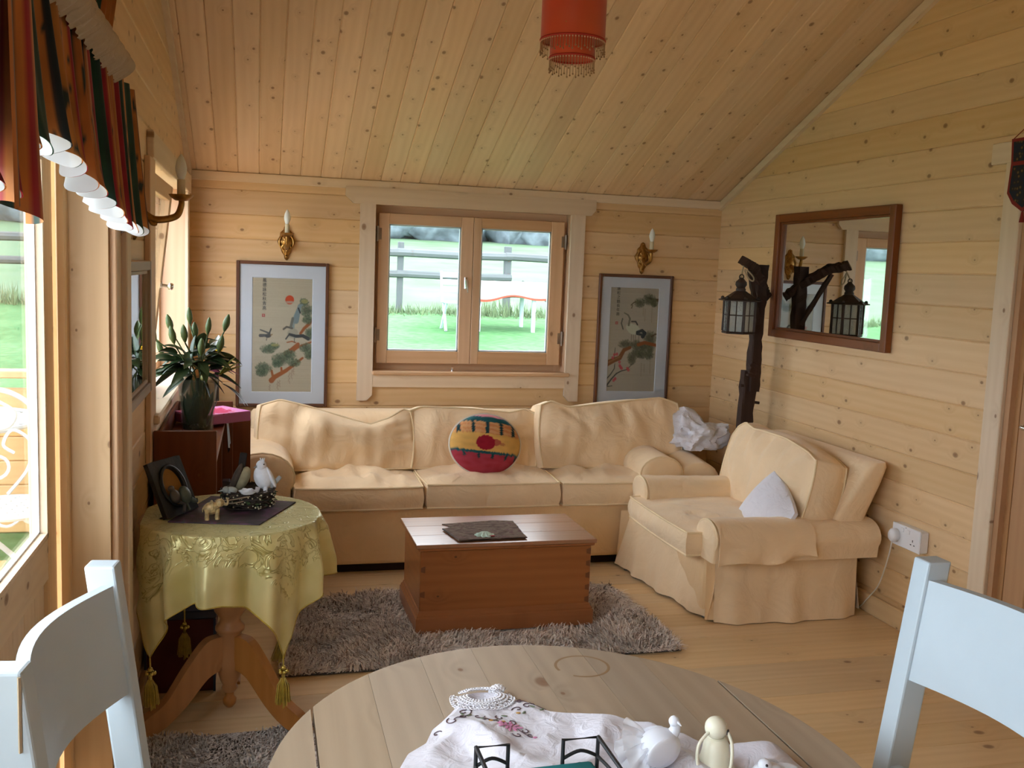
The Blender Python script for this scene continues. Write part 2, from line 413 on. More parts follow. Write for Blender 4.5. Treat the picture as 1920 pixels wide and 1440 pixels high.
# --- gable walls: boards trimmed under the rake
def gable(parent, x, side, openings, name):
    z = 1.689-13*PITCH
    Zf = Vector((-side, 0, 0))                                  # face normal (into the room)
    while z < 3.4:
        z0, z1 = max(z, -.01), z+PITCH
        # y-range under the roof at the board's lower edge
        ya, yb = YF, YB+.03
        def lim(zz):
            if zz <= EAVE: return ya, yb
            d = (zz-EAVE)/SL; hi = YB-d; lo = RIDGE_Y-(YB-RIDGE_Y)+d
            return max(ya, lo), hi
        a0, b0 = lim(z0); a1, b1 = lim(z1)
        if b0-a0 < .15: break
        segs = [(a0, b0, a1 if b1 > a1 else (a0+b0)/2, b1 if b1 > a1 else (a0+b0)/2, z0, z1)]
        for (oy0, oy1, oz0, oz1) in openings:
            q0, q1 = max(z0, oz0), min(z1, oz1)
            if q1-q0 <= 0: continue
            new = []
            for (s0, e0, s1, e1, u0, u1) in segs:
                if e0 <= oy0 or s0 >= oy1: new.append((s0, e0, s1, e1, u0, u1)); continue
                if s0 < oy0: new.append((s0, oy0, s1, oy0, u0, u1))
                if e0 > oy1: new.append((oy1, e0, oy1, e1, u0, u1))
                if q0 > u0+.01: new.append((max(s0, oy0), min(e0, oy1), max(s0, oy0), min(e0, oy1), u0, q0))
                if q1 < u1-.01: new.append((max(s0, oy0), min(e0, oy1), max(s0, oy0), min(e0, oy1), q1, u1))
            segs = new
        for (s0, e0, s1, e1, u0, u1) in segs:
            if e0-s0 < .02: continue
            # frame: local x along the board, local z out of the wall
            if side > 0: fr = Matrix(((0, 0, -1, x), (-1, 0, 0, e0), (0, 1, 0, u0), (0, 0, 0, 1)))
            else: fr = Matrix(((0, 0, 1, x), (1, 0, 0, s0), (0, 1, 0, u0), (0, 0, 0, 1)))
            h = u1-u0; c = .005
            def lx(yv): return (e0-yv) if side > 0 else (yv-s0)
            lo = [lx(s0), lx(e0)]; hi = [lx(s1), lx(e1)]
            if side > 0: lo = lo[::-1]; hi = hi[::-1]
            t = .05
            V = [(lo[0], 0, -t), (lo[1], 0, -t), (hi[1], h, -t), (hi[0], h, -t),
                 (lo[0], 0, -c), (lo[1], 0, -c), (hi[1], h, -c), (hi[0], h, -c),
                 (lo[0], c, 0), (lo[1], c, 0), (hi[1], h-c, 0), (hi[0], h-c, 0)]
            F = [(0, 3, 2, 1), (8, 9, 10, 11), (4, 5, 9, 8), (6, 7, 11, 10), (0, 1, 5, 4), (2, 3, 7, 6), (1, 2, 6, 10, 9, 5), (0, 4, 8, 11, 7, 3)]
            add('wall_plank', V, F, M['wall'], parent, mw=fr)
        z += PITCH
D2Y0, D2Y1 = 2.0, 3.095
wr = struct('wall_right', (XR, 2, 0)); gable(wr, XR, 1, [(D2Y0, D2Y1, -.1, 1.985)], 'right')
W2Y0, W2Y1, W2Z0, W2Z1 = 3.72, 5.372, .935, 1.852
D1Y0, D1Y1 = -.6, 2.756
wl = struct('wall_left', (XL, 2, 0)); gable(wl, XL, -1, [(D1Y0, D1Y1, -.1, 1.86), (W2Y0, W2Y1, W2Z0, W2Z1)], 'left')
# outer leaf of the left wall closes the thickness of the logs
def outer(y0, y1, z0, z1):
    add('outer_plank', *box(XD, XL-.05, y0, y1, z0, z1), M['wall'], wl)
outer(2.756, W2Y0, 0, 2.9); outer(W2Y1, YB+.05, 0, 2.05); outer(W2Y0, W2Y1, 0, W2Z0-.04); outer(W2Y0, W2Y1, W2Z1, 2.35); outer(YF, D1Y1, 1.86, 2.35); outer(YF, D1Y0, 0, 1.86)

# --- ceiling boards run up the slope
cl = struct('ceiling', (1.17, 3.8, 2.7))
x = 1.189-15*.1096
ang = math.atan(SL); nrm = Vector((0, SL, 1)).normalized()
while x < XR+.06:
    xa, xb = max(x, XL-.06), min(x+.1096, XR+.06)
    if xb-xa > .01:
        board('ceiling_plank', ((xa+xb)/2, RIDGE_Y, zc(RIDGE_Y)), ((xa+xb)/2, YB+.06, EAVE-SL*.06), (1, 0, 0), xb-xa, .03, M['ceil'], cl, .005)
    x += .1096
# far slope of the roof beyond the ridge, overhead and behind the camera
x = XL-.06
while x < XR+.06:
    board('ceiling_plank', (x+.15, YF-.3, zc(YF-.3)), (x+.15, RIDGE_Y, zc(RIDGE_Y)), (1, 0, 0), .3, .03, M['ceil'], cl, .005); x += .3
# front wall behind the camera: unseen, boarded solid to cut light from there
wf = struct('wall_front', (1.17, YF, 0))
for a, b_, c_, d_ in ((XL-.1, XR+.05, 0, 2.0), (-.4, 2.75, 2.0, 2.75)):
    add('wall_panel', *box(a, b_, YF-.06, YF, c_, d_), M['wall'], wf)
# --- trims
def trimobj(i, m): o = add('trim_%d' % i, *m, M['case']); o['kind'] = 'structure'; return o
trimobj(1, box(XL, XR, YB-.022, YB, EAVE-.045, EAVE+.004, .003))                                  # eaves strip
def rake(x0, x1):
    pts = [(YB-.0, EAVE-.005), (RIDGE_Y, zc(RIDGE_Y)-.005), (RIDGE_Y, zc(RIDGE_Y)-.05), (YB-.0, EAVE-.05)]
    V = [(x0, a, b) for a, b in pts]+[(x1, a, b) for a, b in pts]
    return V, [(0, 1, 2, 3), (7, 6, 5, 4)]+[(i, 4+i, 4+(i+1) % 4, (i+1) % 4) for i in range(4)]
trimobj(2, rake(XR-.022, XR)); trimobj(3, rake(XL, XL+.022))
def baseboard(nm, m):
    o = add(nm, *m, M['floor']); o['kind'] = 'structure'
baseboard('baseboard_right', box(XR-.02, XR, 3.20, YB, 0, .09, .004)); baseboard('baseboard_back', box(XL, XR-.02, YB-.02, YB, 0, .09, .004))
baseboard('baseboard_left', box(XL, XL+.02, 2.95, YB-.02, 0, .09, .004))

# --- window_1 in the back wall
w1 = struct('window_1', (1.19, YB, WZ0))
f = YB-.024
def casing(nm, poly, y, t, mat=None):                            # outline in x,z ; front face at y
    V, F = prism([(a, -b) for a, b in poly], t, RX(-90))         # (x,-z)->... keep explicit below
    V = [(a, y, b) for a, b in poly]+[(a, y+t, b) for a, b in poly]; n = len(poly)
    F = [tuple(range(n)), tuple(range(2*n-1, n-1, -1))]+[(i, n+i, n+(i+1) % n, (i+1) % n) for i in range(n)]
    lo = min(a for a, b in poly); c = Vector((lo, y, min(b for a, b in poly)))
    wid = max(a for a, b in poly)-lo; hei = max(b for a, b in poly)-c.z
    if hei > wid:                                                # local x along the height
        mw = Matrix(((0, 1, 0, c.x), (0, 0, 1, c.y), (1, 0, 0, c.z), (0, 0, 0, 1)))
    else: mw = Matrix(((1, 0, 0, c.x), (0, 0, 1, c.y), (0, 1, 0, c.z), (0, 0, 0, 1)))
    inv = mw.inverted(); V = [tuple(inv @ Vector(p)) for p in V]
    return add(nm, V, F, mat or M['case'], w1, mw=mw)
casing('head_casing', [(.462, 1.87), (.49, 1.842), (1.885, 1.842), (1.913, 1.875), (1.913, 1.935), (.447, 1.935), (.447, 1.885)], f-.004, .026)
casing('side_casing', [(.53, .775), (.578, .733), (.578, .733), (.616, .77), (.616, 1.842), (.53, 1.842)][0:1]+[(.53, .733), (.585, .733), (.616, .765), (.616, 1.842), (.53, 1.842)], f, .022)
casing('side_casing', [(1.765, .765), (1.796, .733), (1.851, .733), (1.851, 1.842), (1.765, 1.842)], f, .022)
casing('apron', [(.616, .812), (1.765, .812), (1.765, .885), (.616, .885)], f+.002, .02)
add('window_sill', *box(.612, 1.79, YB-.045, YB+.1, .883, .906, .006), M['sash'], w1)
# jamb lining and fixed frame
def part(nm, m, mat, par, **k): return add(nm, *m, mat, par, **k)
for nm, b_ in (('jamb', box(WX0-.02, WX0+.002, YB-.004, YB+.12, WZ0, WZ1)), ('jamb', box(WX1-.002, WX1+.02, YB-.004, YB+.12, WZ0, WZ1)),
               ('jamb', box(WX0-.02, WX1+.02, YB-.004, YB+.12, WZ1-.002, WZ1+.02))):
    part(nm, b_, M['sash'], w1)
fy0, fy1 = YB+.055, YB+.10
for b_ in (box(WX0, WX0+.045, fy0+.017, fy1, WZ0, WZ1), box(WX1-.045, WX1, fy0+.017, fy1, WZ0, WZ1), box(WX0+.045, WX1-.045, fy0+.018, fy1, WZ1-.065, WZ1), box(WX0+.045, WX1-.045, fy0+.018, fy1, WZ0, WZ0+.06)):
    part('window_frame', b_, M['sash'], w1)
def sash(par, x0, x1, z0, z1, y, gl, gr, gb, gt, hinge):
    """a casement: stiles, rails and pane under one child"""
    st = add('stile', *box(x0, gl, y, y+.04, z0, z1, .003), M['sash'], par)
    add('stile', *box(gr, x1, y, y+.04, z0, z1, .003), M['sash'], par)
    add('rail', *box(gl, gr, y+.001, y+.039, gt, z1, .002), M['sash'], par); add('rail', *box(gl, gr, y+.001, y+.039, z0, gb, .002), M['sash'], par)
    add('glazing_bead', *join(box(gl, gl+.008, y+.01, y+.03, gb, gt), box(gr-.008, gr, y+.01, y+.03, gb, gt), box(gl, gr, y+.01, y+.03, gb, gb+.008), box(gl, gr, y+.01, y+.03, gt-.008, gt)), M['white'], par)
    add('pane', *box(gl, gr, y+.018, y+.021, gb, gt), M['glass'], par)
    for zz in (z0+.12, z1-.16):
        hx = x0-.008 if hinge == 'l' else x1+.008
        add('hinge', *join(lathe([(.006, 0), (.006, .05)], 8, (hx, y-.004, zz)), lathe([(.0075, .05), (.0075, .085)], 8, (hx, y-.004, zz)), box(min(hx, hx+(.025 if hinge == 'l' else -.025)), max(hx, hx+(.025 if hinge == 'l' else -.025)), y-.003, y, zz+.01, zz+.075)), M['steel'], par)
sy = YB+.03
sash(w1, .640, 1.190, .945, 1.80, sy, .70, 1.118, 1.018, 1.74, 'l')
sash(w1, 1.192, 1.742, .945, 1.80, sy, 1.238, 1.662, 1.02, 1.74, 'r')
add('window_handle', *join(box(1.143, 1.162, sy-.008, sy, 1.385, 1.455, .003), tube([(1.152, sy-.012, 1.44), (1.154, sy-.03, 1.435), (1.158, sy-.032, 1.40), (1.160, sy-.03, 1.365)], [.006, .006, .006, .004], 8)), M['chrome'], w1, smooth=False)
add('stay_pin', *lathe([(.010, 0), (.010, .006), (.005, .008), (.005, .022), (.008, .026), (0, .03)], 10, (1.085, YB+.01, .906)), M['chrome'], w1)

# --- window_2 in the left wall, its sash tilted in
w2 = struct('window_2', (XL, 4.5, W2Z0))
add('head_casing', *box(XL, XL+.024, 3.655, 5.53, 1.842, 1.937, .003), M['case'], w2)
add('side_casing', *box(XL, XL+.02, 3.575, 3.74, .78, 1.842, .003), M['sash'], w2)
add('side_casing', *box(XL, XL+.02, 5.37, 5.46, .78, 1.842, .003), M['case'], w2)
add('window_sill', *box(XD-.01, XL+.04, 3.66, 5.375, .905, .938, .006), M['case'], w2)
add('apron', *box(XL, XL+.018, 3.74, 5.37, .81, .905, .002), M['case'], w2)
add('jamb', *box(XD, XL+.003, 5.37, 5.39, .935, 1.86), M['sash'], w2); add('jamb', *box(XD, XL+.003, 3.70, 3.722, .935, 1.86), M['sash'], w2)
add('jamb', *box(XD, XL+.003, 3.70, 5.39, 1.85, 1.868), M['case'], w2)
fx0, fx1 = XD+.01, XD+.05
for b_ in (box(fx0, fx1, 3.722, 3.76, .94, 1.85), box(fx0, fx1, 5.33, 5.37, .94, 1.85), box(fx0+.001, fx1-.001, 3.76, 5.33, 1.81, 1.85), box(fx0+.001, fx1-.001, 3.76, 5.33, .94, .975), box(fx0, fx1, 4.52, 4.575, .975, 1.81)):
    add('window_frame', *b_, M['sash'], w2)
add('pane', *box(XD+.025, XD+.028, 3.76, 4.52, .975, 1.81), M['glass'], w2)
# tilted casement (hinged at its foot)
tl = T(XD+.055, 0, .98) @ RY(6.5)
def tb(nm, m, mat): add(nm, *xf(m, tl), mat, w2)
tb('stile', box(0, .04, 3.77, 3.83, 0, .83, .003), M['sash']); tb('stile', box(0, .04, 4.44, 4.50, 0, .83, .003), M['sash'])
tb('rail', box(.001, .039, 3.83, 4.44, 0, .06, .002), M['sash']); tb('rail', box(.001, .039, 3.83, 4.44, .77, .83, .002), M['sash']); tb('pane', box(.018, .021, 3.83, 4.44, .06, .77), M['glass'])
add('window_handle', *join(xf(lathe([(.016, 0), (.016, .006), (.008, .008), (.007, .03), (.014, .034), (.016, .044), (.012, .052), (0, .054)], 14), tl @ T(.04, 4.44, .41) @ RY(90))), M['chrome'], w2, smooth=True)

# --- door_1: glazed door on the left, set at the outside of a deep jamb
d1 = struct('door_1', (XD, 1.4, 0))
add('jamb', *box(XD+.0, XL+.001, 2.75, 2.775, 0, 1.86), M['wall'], d1)
add('jamb', *box(XD, XL, D1Y0, 2.756, 1.845, 1.865), M['case'], d1)
add('casing', *box(XL, XL+.02, 2.765, 2.855, 0, 1.93, .003), M['sash'], d1); add('casing', *box(XL, XL+.034, 2.86, 2.945, 0, 1.93, .003), M['case'], d1)
add('head_casing', *box(XL, XL+.02, 1.0, 2.95, 1.85, 1.93, .003), M['case'], d1)
dx0, dx1 = XD+.0, XD+.045
add('door_stop', *box(XD+.05, XD+.075, 2.722, 2.756, 0, 1.845, .004), M['wall'], d1)
def leaf(y0, y1):
    add('stile', *box(dx0, dx1, y1-.10, y1, .05, 1.835, .004), M['wall'], d1); add('stile', *box(dx0, dx1, y0, y0+.10, .05, 1.835, .004), M['case'], d1)
    add('rail', *box(dx0+.001, dx1-.001, y0+.1, y1-.1, 1.735, 1.835, .003), M['case'], d1)
    add('rail', *box(dx0+.001, dx1-.001, y0+.1, y1-.1, .68, .79, .003), M['case'], d1); add('rail', *box(dx0+.001, dx1-.001, y0+.1, y1-.1, .05, .16, .003), M['case'], d1)
    n = 6; w = (y1-y0-.2)/n
    for k in range(n): board('panel_board', (dx1-.012, y0+.1+w*(k+.5), .15), (dx1-.012, y0+.1+w*(k+.5), .70), (0, -1, 0), w, .02, M['case'], d1, .006)
    g = join(box(dx0+.01, dx1, y0+.1, y0+.112, .79, 1.735), box(dx0+.01, dx1, y1-.112, y1-.1, .79, 1.735), box(dx0+.01, dx1, y0+.1, y1-.1, .79, .802), box(dx0+.01, dx1, y0+.1, y1-.1, 1.723, 1.735))
    add('glazing_bead', *g, M['case'], d1)
    add('gasket', *join(box(dx0+.018, dx0+.027, y0+.112, y0+.117, .802, 1.723), box(dx0+.018, dx0+.027, y1-.117, y1-.112, .802, 1.723), box(dx0+.018, dx0+.027, y0+.112, y1-.112, .802, .807)), M['plastic'], d1)
    add('pane', *box(dx0+.02, dx0+.024, y0+.1, y1-.1, .79, 1.735), M['glass'], d1)
leaf(1.86, 2.715); leaf(.99, 1.85); leaf(.1, .98); leaf(-.58, .09)

# --- door_2 on the right wall
d2 = struct('door_2', (XR, 2.6, 0))
add('casing', *box(XR-.02, XR, 3.098, 3.19, 0, 2.045, .003), M['case'], d2)
add('head_casing', *box(XR-.022, XR, 1.9, 3.27, 1.975, 2.055, .003), M['case'], d2)
add('jamb', *box(XR-.004, XR+.08, 3.07, 3.096, 0, 1.985), M['door'], d2); add('door_stop', *box(XR+.02, XR+.05, 3.045, 3.072, 0, 1.985), M['door'], d2)
for k, b_ in enumerate((box(XR+.022, XR+.06, 2.94, 3.045, 0, 1.98, .003), box(XR+.022, XR+.06, 2.05, 2.15, 0, 1.98, .003))): add('stile', *b_, M['door'], d2)
for b_ in (box(XR+.023, XR+.059, 2.15, 2.94, 1.86, 1.98, .002), box(XR+.023, XR+.059, 2.15, 2.94, .9, 1.02, .002), box(XR+.023, XR+.059, 2.15, 2.94, 0, .18, .002)): add('rail', *b_, M['door'], d2)
for b_ in (box(XR+.035, XR+.05, 2.15, 2.94, .18, .9), box(XR+.035, XR+.05, 2.15, 2.94, 1.02, 1.86)): add('door_panel', *b_, M['door'], d2)
add('door_handle', *join(xf(lathe([(.026, 0), (.024, .008), (.01, .014), (.01, .04)], 16), T(XR+.022, 2.985, 1.0) @ RY(-90)), tube([(XR-.02, 2.985, 1.0), (XR-.026, 2.96, 1.0), (XR-.024, 2.88, 1.0)], .009, 10)), M['chrome'], d2, smooth=True)
# ------------------------------------------------------------------ outdoors
def gz(x, y):
    z = -.3+.0542*y if y < 18 else .675+.082*(y-18)
    return z
m, n, b = newmat('lawn_grass'); b.inputs['Roughness'].default_value = .9; spec(b, .1)
t = N(n, 'ShaderNodeTexCoord'); x1 = N(n, 'ShaderNodeTexNoise', Scale=.55, Detail=6.0); n.links.new(t.outputs['Object'], x1.inputs['Vector'])
x2 = N(n, 'ShaderNodeTexNoise', Scale=9.0, Detail=5.0); n.links.new(t.outputs['Object'], x2.inputs['Vector'])
r1 = ramp(n, [(.3, (.055, .165, .055)), (.72, (.135, .275, .13))], x1.outputs['Fac']); r2 = ramp(n, [(.35, (.5, .6, .5)), (.65, (1.05, 1.0, 1.0))], x2.outputs['Fac'])
n.links.new(mixc(n, .7, r1.outputs[0], r2.outputs[0], 'MULTIPLY'), b.inputs['Base Color']); bump(n, b, x2.outputs['Fac'], .6, .05)
lawn_m = m
m, n, b = newmat('rough_pasture'); b.inputs['Roughness'].default_value = .9; spec(b, .1)
t = N(n, 'ShaderNodeTexCoord'); x1 = N(n, 'ShaderNodeTexNoise', Scale=.8, Detail=6.0); n.links.new(t.outputs['Object'], x1.inputs['Vector'])
r1 = ramp(n, [(.3, (.10, .175, .095)), (.7, (.145, .21, .14))], x1.outputs['Fac']); n.links.new(r1.outputs[0], b.inputs['Base Color']); bump(n, b, x1.outputs['Fac'], .6, .08)
past_m = m
def gr(u, v, y0, y1):
    x = lerp(-40, 50, u); y = lerp(y0, y1, v); return (x, y, gz(x, y)+.03*nz(x, y, 0, .6))
V, F = grid(lambda u, v: gr(u, v, -6, 18.0), 90, 40); o = add('lawn', V, F, lawn_m, smooth=True); o['kind'] = 'structure'
V, F = grid(lambda u, v: gr(u, v, 18.0, 60), 60, 30); o = add('pasture', V, F, past_m, smooth=True); o['kind'] = 'structure'
# trees and hedge at the head of the field
hm = plain('hedge_leaves', (.22, .265, .30), .95, var=.55, vs=1.6, sp=.1)  # leaf colour paled and blued, so the distance haze sits in the colour
rr = random.Random(3); bl = []
for k in range(52):
    x = -38+k*1.75+rr.uniform(-.4, .4); r = rr.uniform(1.6, 2.6); yy = 44+rr.uniform(-1.2, 1.2); h = rr.uniform(1.5, 2.8)
    bm = bmesh.new(); bmesh.ops.create_icosphere(bm, subdivisions=3, radius=1)
    for v in bm.verts:
        d = 1+.35*nz(v.co.x+k*3, v.co.y, v.co.z, 1.7)+.15*nz(v.co.x, v.co.y+k, v.co.z, 5)
        v.co = Vector((x+v.co.x*r*d, yy+v.co.y*r*d, gz(x, 44)+h*.8+v.co.z*h*1.2*d))
    bl.append(from_bm(bm))
tag(add('hedge', *join(*bl), hm, smooth=True), 'dark overgrown hedge along the head of the field beyond the fence', 'hedge', kind='stuff')
# tufts of long grass at the fence line
tv = []; tf = []
for k in range(5200):
    x = rr.uniform(-9, 9); y = 17.8+rr.gauss(0, .22); z = gz(x, y); h = rr.uniform(.06, .26)*(1.5 if nz(x, 0, 0, .8) > .15 else .8); a = rr.uniform(0, 6.28); w = .012
    i = len(tv); tv += [(x-w*math.cos(a), y-w*math.sin(a), z-.02), (x+w*math.cos(a), y+w*math.sin(a), z-.02), (x+rr.gauss(0, .05), y+rr.gauss(0, .05), z+h)]; tf.append((i, i+1, i+2))
tag(add('grass_tufts', tv, tf, plain('dry_grass', (.14, .20, .10), .9, var=.4, vs=3)), 'long dry grass growing under the paddock fence', 'grass', kind='stuff')
# post and rail fence
fn = thing('paddock_fence', 'grey weathered post and rail fence across the field', 'fence', (2.45, 18, gz(0, 18)))
for k in range(-4, 3):
    x = 2.45+k*2.03; z = gz(x, 18)
    lean = .02*nz(k, 1, 2, 1.3)
    w = .055+.012*(k % 2)
    add('post', *xf(box(-w, w, -.05, .05, -.1, 1.28, .012), T(x, 18, z) @ RY(lean*60)), M['fencewood'], fn)
for k in range(-4, 2):
    xa = 2.45+k*2.03; 
    for zz, h in ((1.09, .085), (.70, .075)):
        if k == 1 and zz < 1: continue
        add('rail', *tube([(xa-.06, 17.94, gz(0, 18)+zz+.004*k), (xa+1.0, 17.94, gz(0, 18)+zz-.015), (xa+2.09, 17.94, gz(0, 18)+zz-.004)], h, 8, flat=.9), M['fencewood'], fn)
add('brace', *tube([(4.75, 17.95, gz(0, 18)+.62), (5.75, 17.9, gz(0, 18)+.0)], .05, 6), M['fencewood'], fn)
# covered table and a chair on the lawn
Y0 = 15.2; g0 = gz(0, Y0)
tb_ = thing('garden_table', 'white garden table with slim legs on the lawn', 'table', (4.1, Y0+.4, g0))
for x, y in ((3.34, Y0), (4.24, Y0), (3.34, Y0+.75), (4.24, Y0+.75)):
    add('leg', *xf(box(-.028, .028, -.028, .028, 0, .76, .006), T(x, y, gz(x, y))), M['white'], tb_)
add('tabletop', *box(3.26, 4.5, Y0-.06, Y0+.85, g0+.765, g0+.79, .006), M['white'], tb_)
m_cl = vcol('garden_cloth_print', .8)
def gc(u, v):
    # perimeter u, drop v
    per = [(3.23, Y0-.09), (4.55, Y0-.09), (4.55, Y0+.88), (3.23, Y0+.88)]
    k = min(3, int(u*4)); f_ = u*4-k; a = per[k]; c = per[(k+1) % 4]
    x = lerp(a[0], c[0], f_); y = lerp(a[1], c[1], f_)
    drop = .27+.03*math.sin(u*41)+.025*math.sin(u*23+1)
    cx, cy = 3.89, Y0+.4; fl = .03*v*(1+math.sin(u*60))
    return (x+(x-cx)*fl*.6, y+(y-cy)*fl*.6, g0+.80-drop*v)
V, F = grid(gc, 96, 10, cu=True); i = len(V); V.append((3.89, Y0+.4, g0+.80)); F += [(k, (k+1) % 96, i) for k in range(96)]
cols = [((.78, .34, .22) if (q[2] < 0) else (.86, .90, .92)) for q in V]
cols = [((.30, .07, .045) if (j//96) >= 9 and j < 96*11 else (.70, .74, .76)) for j in range(len(V))]
tag(add('garden_cloth', V, F, m_cl, cols=cols, smooth=True), 'white cloth with a red scalloped hem over the garden table', 'tablecloth')
gch = thing('garden_chair', 'white folding garden chair beside the covered lawn table', 'chair', (2.98, 15.3, gz(0, 15.3)))
g1 = gz(0, 15.3)
for x in (2.80, 3.16):
    add('leg', *tube([(x, 15.1, g1), (x+.02, 15.5, g1+.45)], .022, 6), M['white'], gch); add('leg', *tube([(x, 15.55, g1), (x+.01, 15.15, g1+.45)], .022, 6), M['white'], gch)
    add('back_post', *tube([(x, 15.5, g1+.43), (x-.01, 15.62, g1+.93)], .02, 6), M['white'], gch)
add('seat', *box(2.78, 3.19, 15.08, 15.52, g1+.43, g1+.46, .008), M['white'], gch)
for k in range(3): add('back_slat', *xf(box(2.79, 3.17, -.01, .01, 0, .085, .004), T(0, 15.56+.028*k, g1+.60+.115*k)), M['white'], gch)

# veranda: deck, balustrade, ironwork table and chairs
vd = struct('veranda_deck', (-1.4, 3, -.02)); x = XD-.06
while x > -3.6:
    board('deck_board', (x, -2, -.02), (x, 5.7, -.02), (-1, 0, 0), .125, .03, M['veranda'], vd, .006); x -= .13
br = thing('veranda_balustrade', 'low boarded pine balustrade closing the far end of the veranda', 'balustrade', (-1.9, 5.6, 0))
add('handrail', *box(-3.6, -.62, 5.54, 5.66, .845, .885, .006), M['veranda'], br)
for k in range(6): board('board', (-3.6, 5.585, .075+.13*k), (-.63, 5.585, .075+.13*k), (0, 0, 1), .128, .025, M['veranda'], br, .006)
for xx in (-.66, -2.1, -3.5): add('post', *box(xx-.04, xx+.04, 5.60, 5.68, -.02, .85, .004), M['veranda'], br)
it = thing('iron_table', 'white ironwork table with a lace top on the veranda', 'table', (-1.35, 5.0, 0))
def iron_table():
    c = (-1.42, 4.95)
    ring = [(c[0]+.42*math.cos(a), c[1]+.42*math.sin(a), .715) for a in np.linspace(0, 2*math.pi, 40, endpoint=False)]
    add('rim', *tube(ring, .012, 6, closed=True), M['white'], it)
    cells = []
    for i in range(-6, 7):
        for j in range(-6, 7):
            x, y = i*.064+(.032 if j % 2 else 0), j*.056
            if math.hypot(x, y) < .40:
                cells.append(tube([(c[0]+x+.024*math.cos(a), c[1]+y+.024*math.sin(a), .715) for a in np.linspace(0, 2*math.pi, 10, endpoint=False)], .0075, 4, closed=True))
    add('lace_top', *join(*cells), M['white'], it)
    for k in range(3):
        a = k*2.094+.4
        add('leg', *tube(spline([(c[0]+.05*math.cos(a), c[1]+.05*math.sin(a), .70), (c[0]+.16*math.cos(a), c[1]+.16*math.sin(a), .5), (c[0]+.08*math.cos(a), c[1]+.08*math.sin(a), .3), (c[0]+.3*math.cos(a), c[1]+.3*math.sin(a), .02)], 8), .014, 6), M['white'], it)
iron_table()
def iron_chair(loc, rz, label):
    t = thing('iron_chair', label, 'chair', loc); B = T(*loc) @ RZ(rz)
    t.matrix_basis = Matrix.Translation(Vector(loc))
    def p(nm, m): add(nm, *xf(m, B), M['white'], t)
    ring = lambda r, z, yy=0: [(r*math.cos(a), yy+r*math.sin(a), z) for a in np.linspace(0, 2*math.pi, 28, endpoint=False)]
    p('seat_rim', tube(ring(.2, .43), .012, 6, closed=True))
    cl_ = []
    for i in range(-3, 4):
        for j in range(-3, 4):
            x, y = i*.06+(.03 if j % 2 else 0), j*.052
            if math.hypot(x, y) < .185: cl_.append(tube([(x+.023*math.cos(a), y+.023*math.sin(a), .43) for a in np.linspace(0, 2*math.pi, 9, endpoint=False)], .007, 4, closed=True))
    p('lace_seat', join(*cl_))
    for k in range(4):
        a = k*math.pi/2+.785
        p('leg', tube(spline([(.17*math.cos(a), .17*math.sin(a), .42), (.19*math.cos(a), .19*math.sin(a), .25), (.15*math.cos(a), .15*math.sin(a), .12), (.23*math.cos(a), .23*math.sin(a), .0)], 6), .012, 6))
    p('back_hoop', tube(spline([(-.19, .12, .43), (-.21, .2, .62), (-.15, .25, .82), (0, .27, .90), (.15, .25, .82), (.21, .2, .62), (.19, .12, .43)], 8), .012, 6))
    sc = []
    for s in (-1, 1):
        sc.append(tube(spline([(s*.03, .17, .45), (s*.12, .2, .55), (s*.14, .22, .66), (s*.07, .235, .72), (s*.03, .23, .66), (s*.07, .22, .62)], 8), .008, 5))
        sc.append(tube(spline([(0, .25, .86), (s*.08, .24, .80), (s*.06, .235, .74), (0, .235, .72)], 8), .008, 5))
    sc.append(tube([(.05*math.cos(a), .225, .56+.05*math.sin(a)) for a in np.linspace(0, 2*math.pi, 16, endpoint=False)], .008, 5, closed=True))
    p('back_scroll', join(*sc))
    p('apron', join(*[tube([(.2*math.cos(q)+0, .2*math.sin(q), .43-.03*abs(math.sin(q*6))) for q in np.linspace(0, 2*math.pi, 72, endpoint=False)], .007, 5, closed=True)]))
iron_chair((-1.02, 4.42, 0), 25, 'white scrollwork iron chair nearest the glazed door')
iron_chair((-2.05, 5.15, 0), -110, 'white scrollwork iron chair behind the lace topped veranda table')
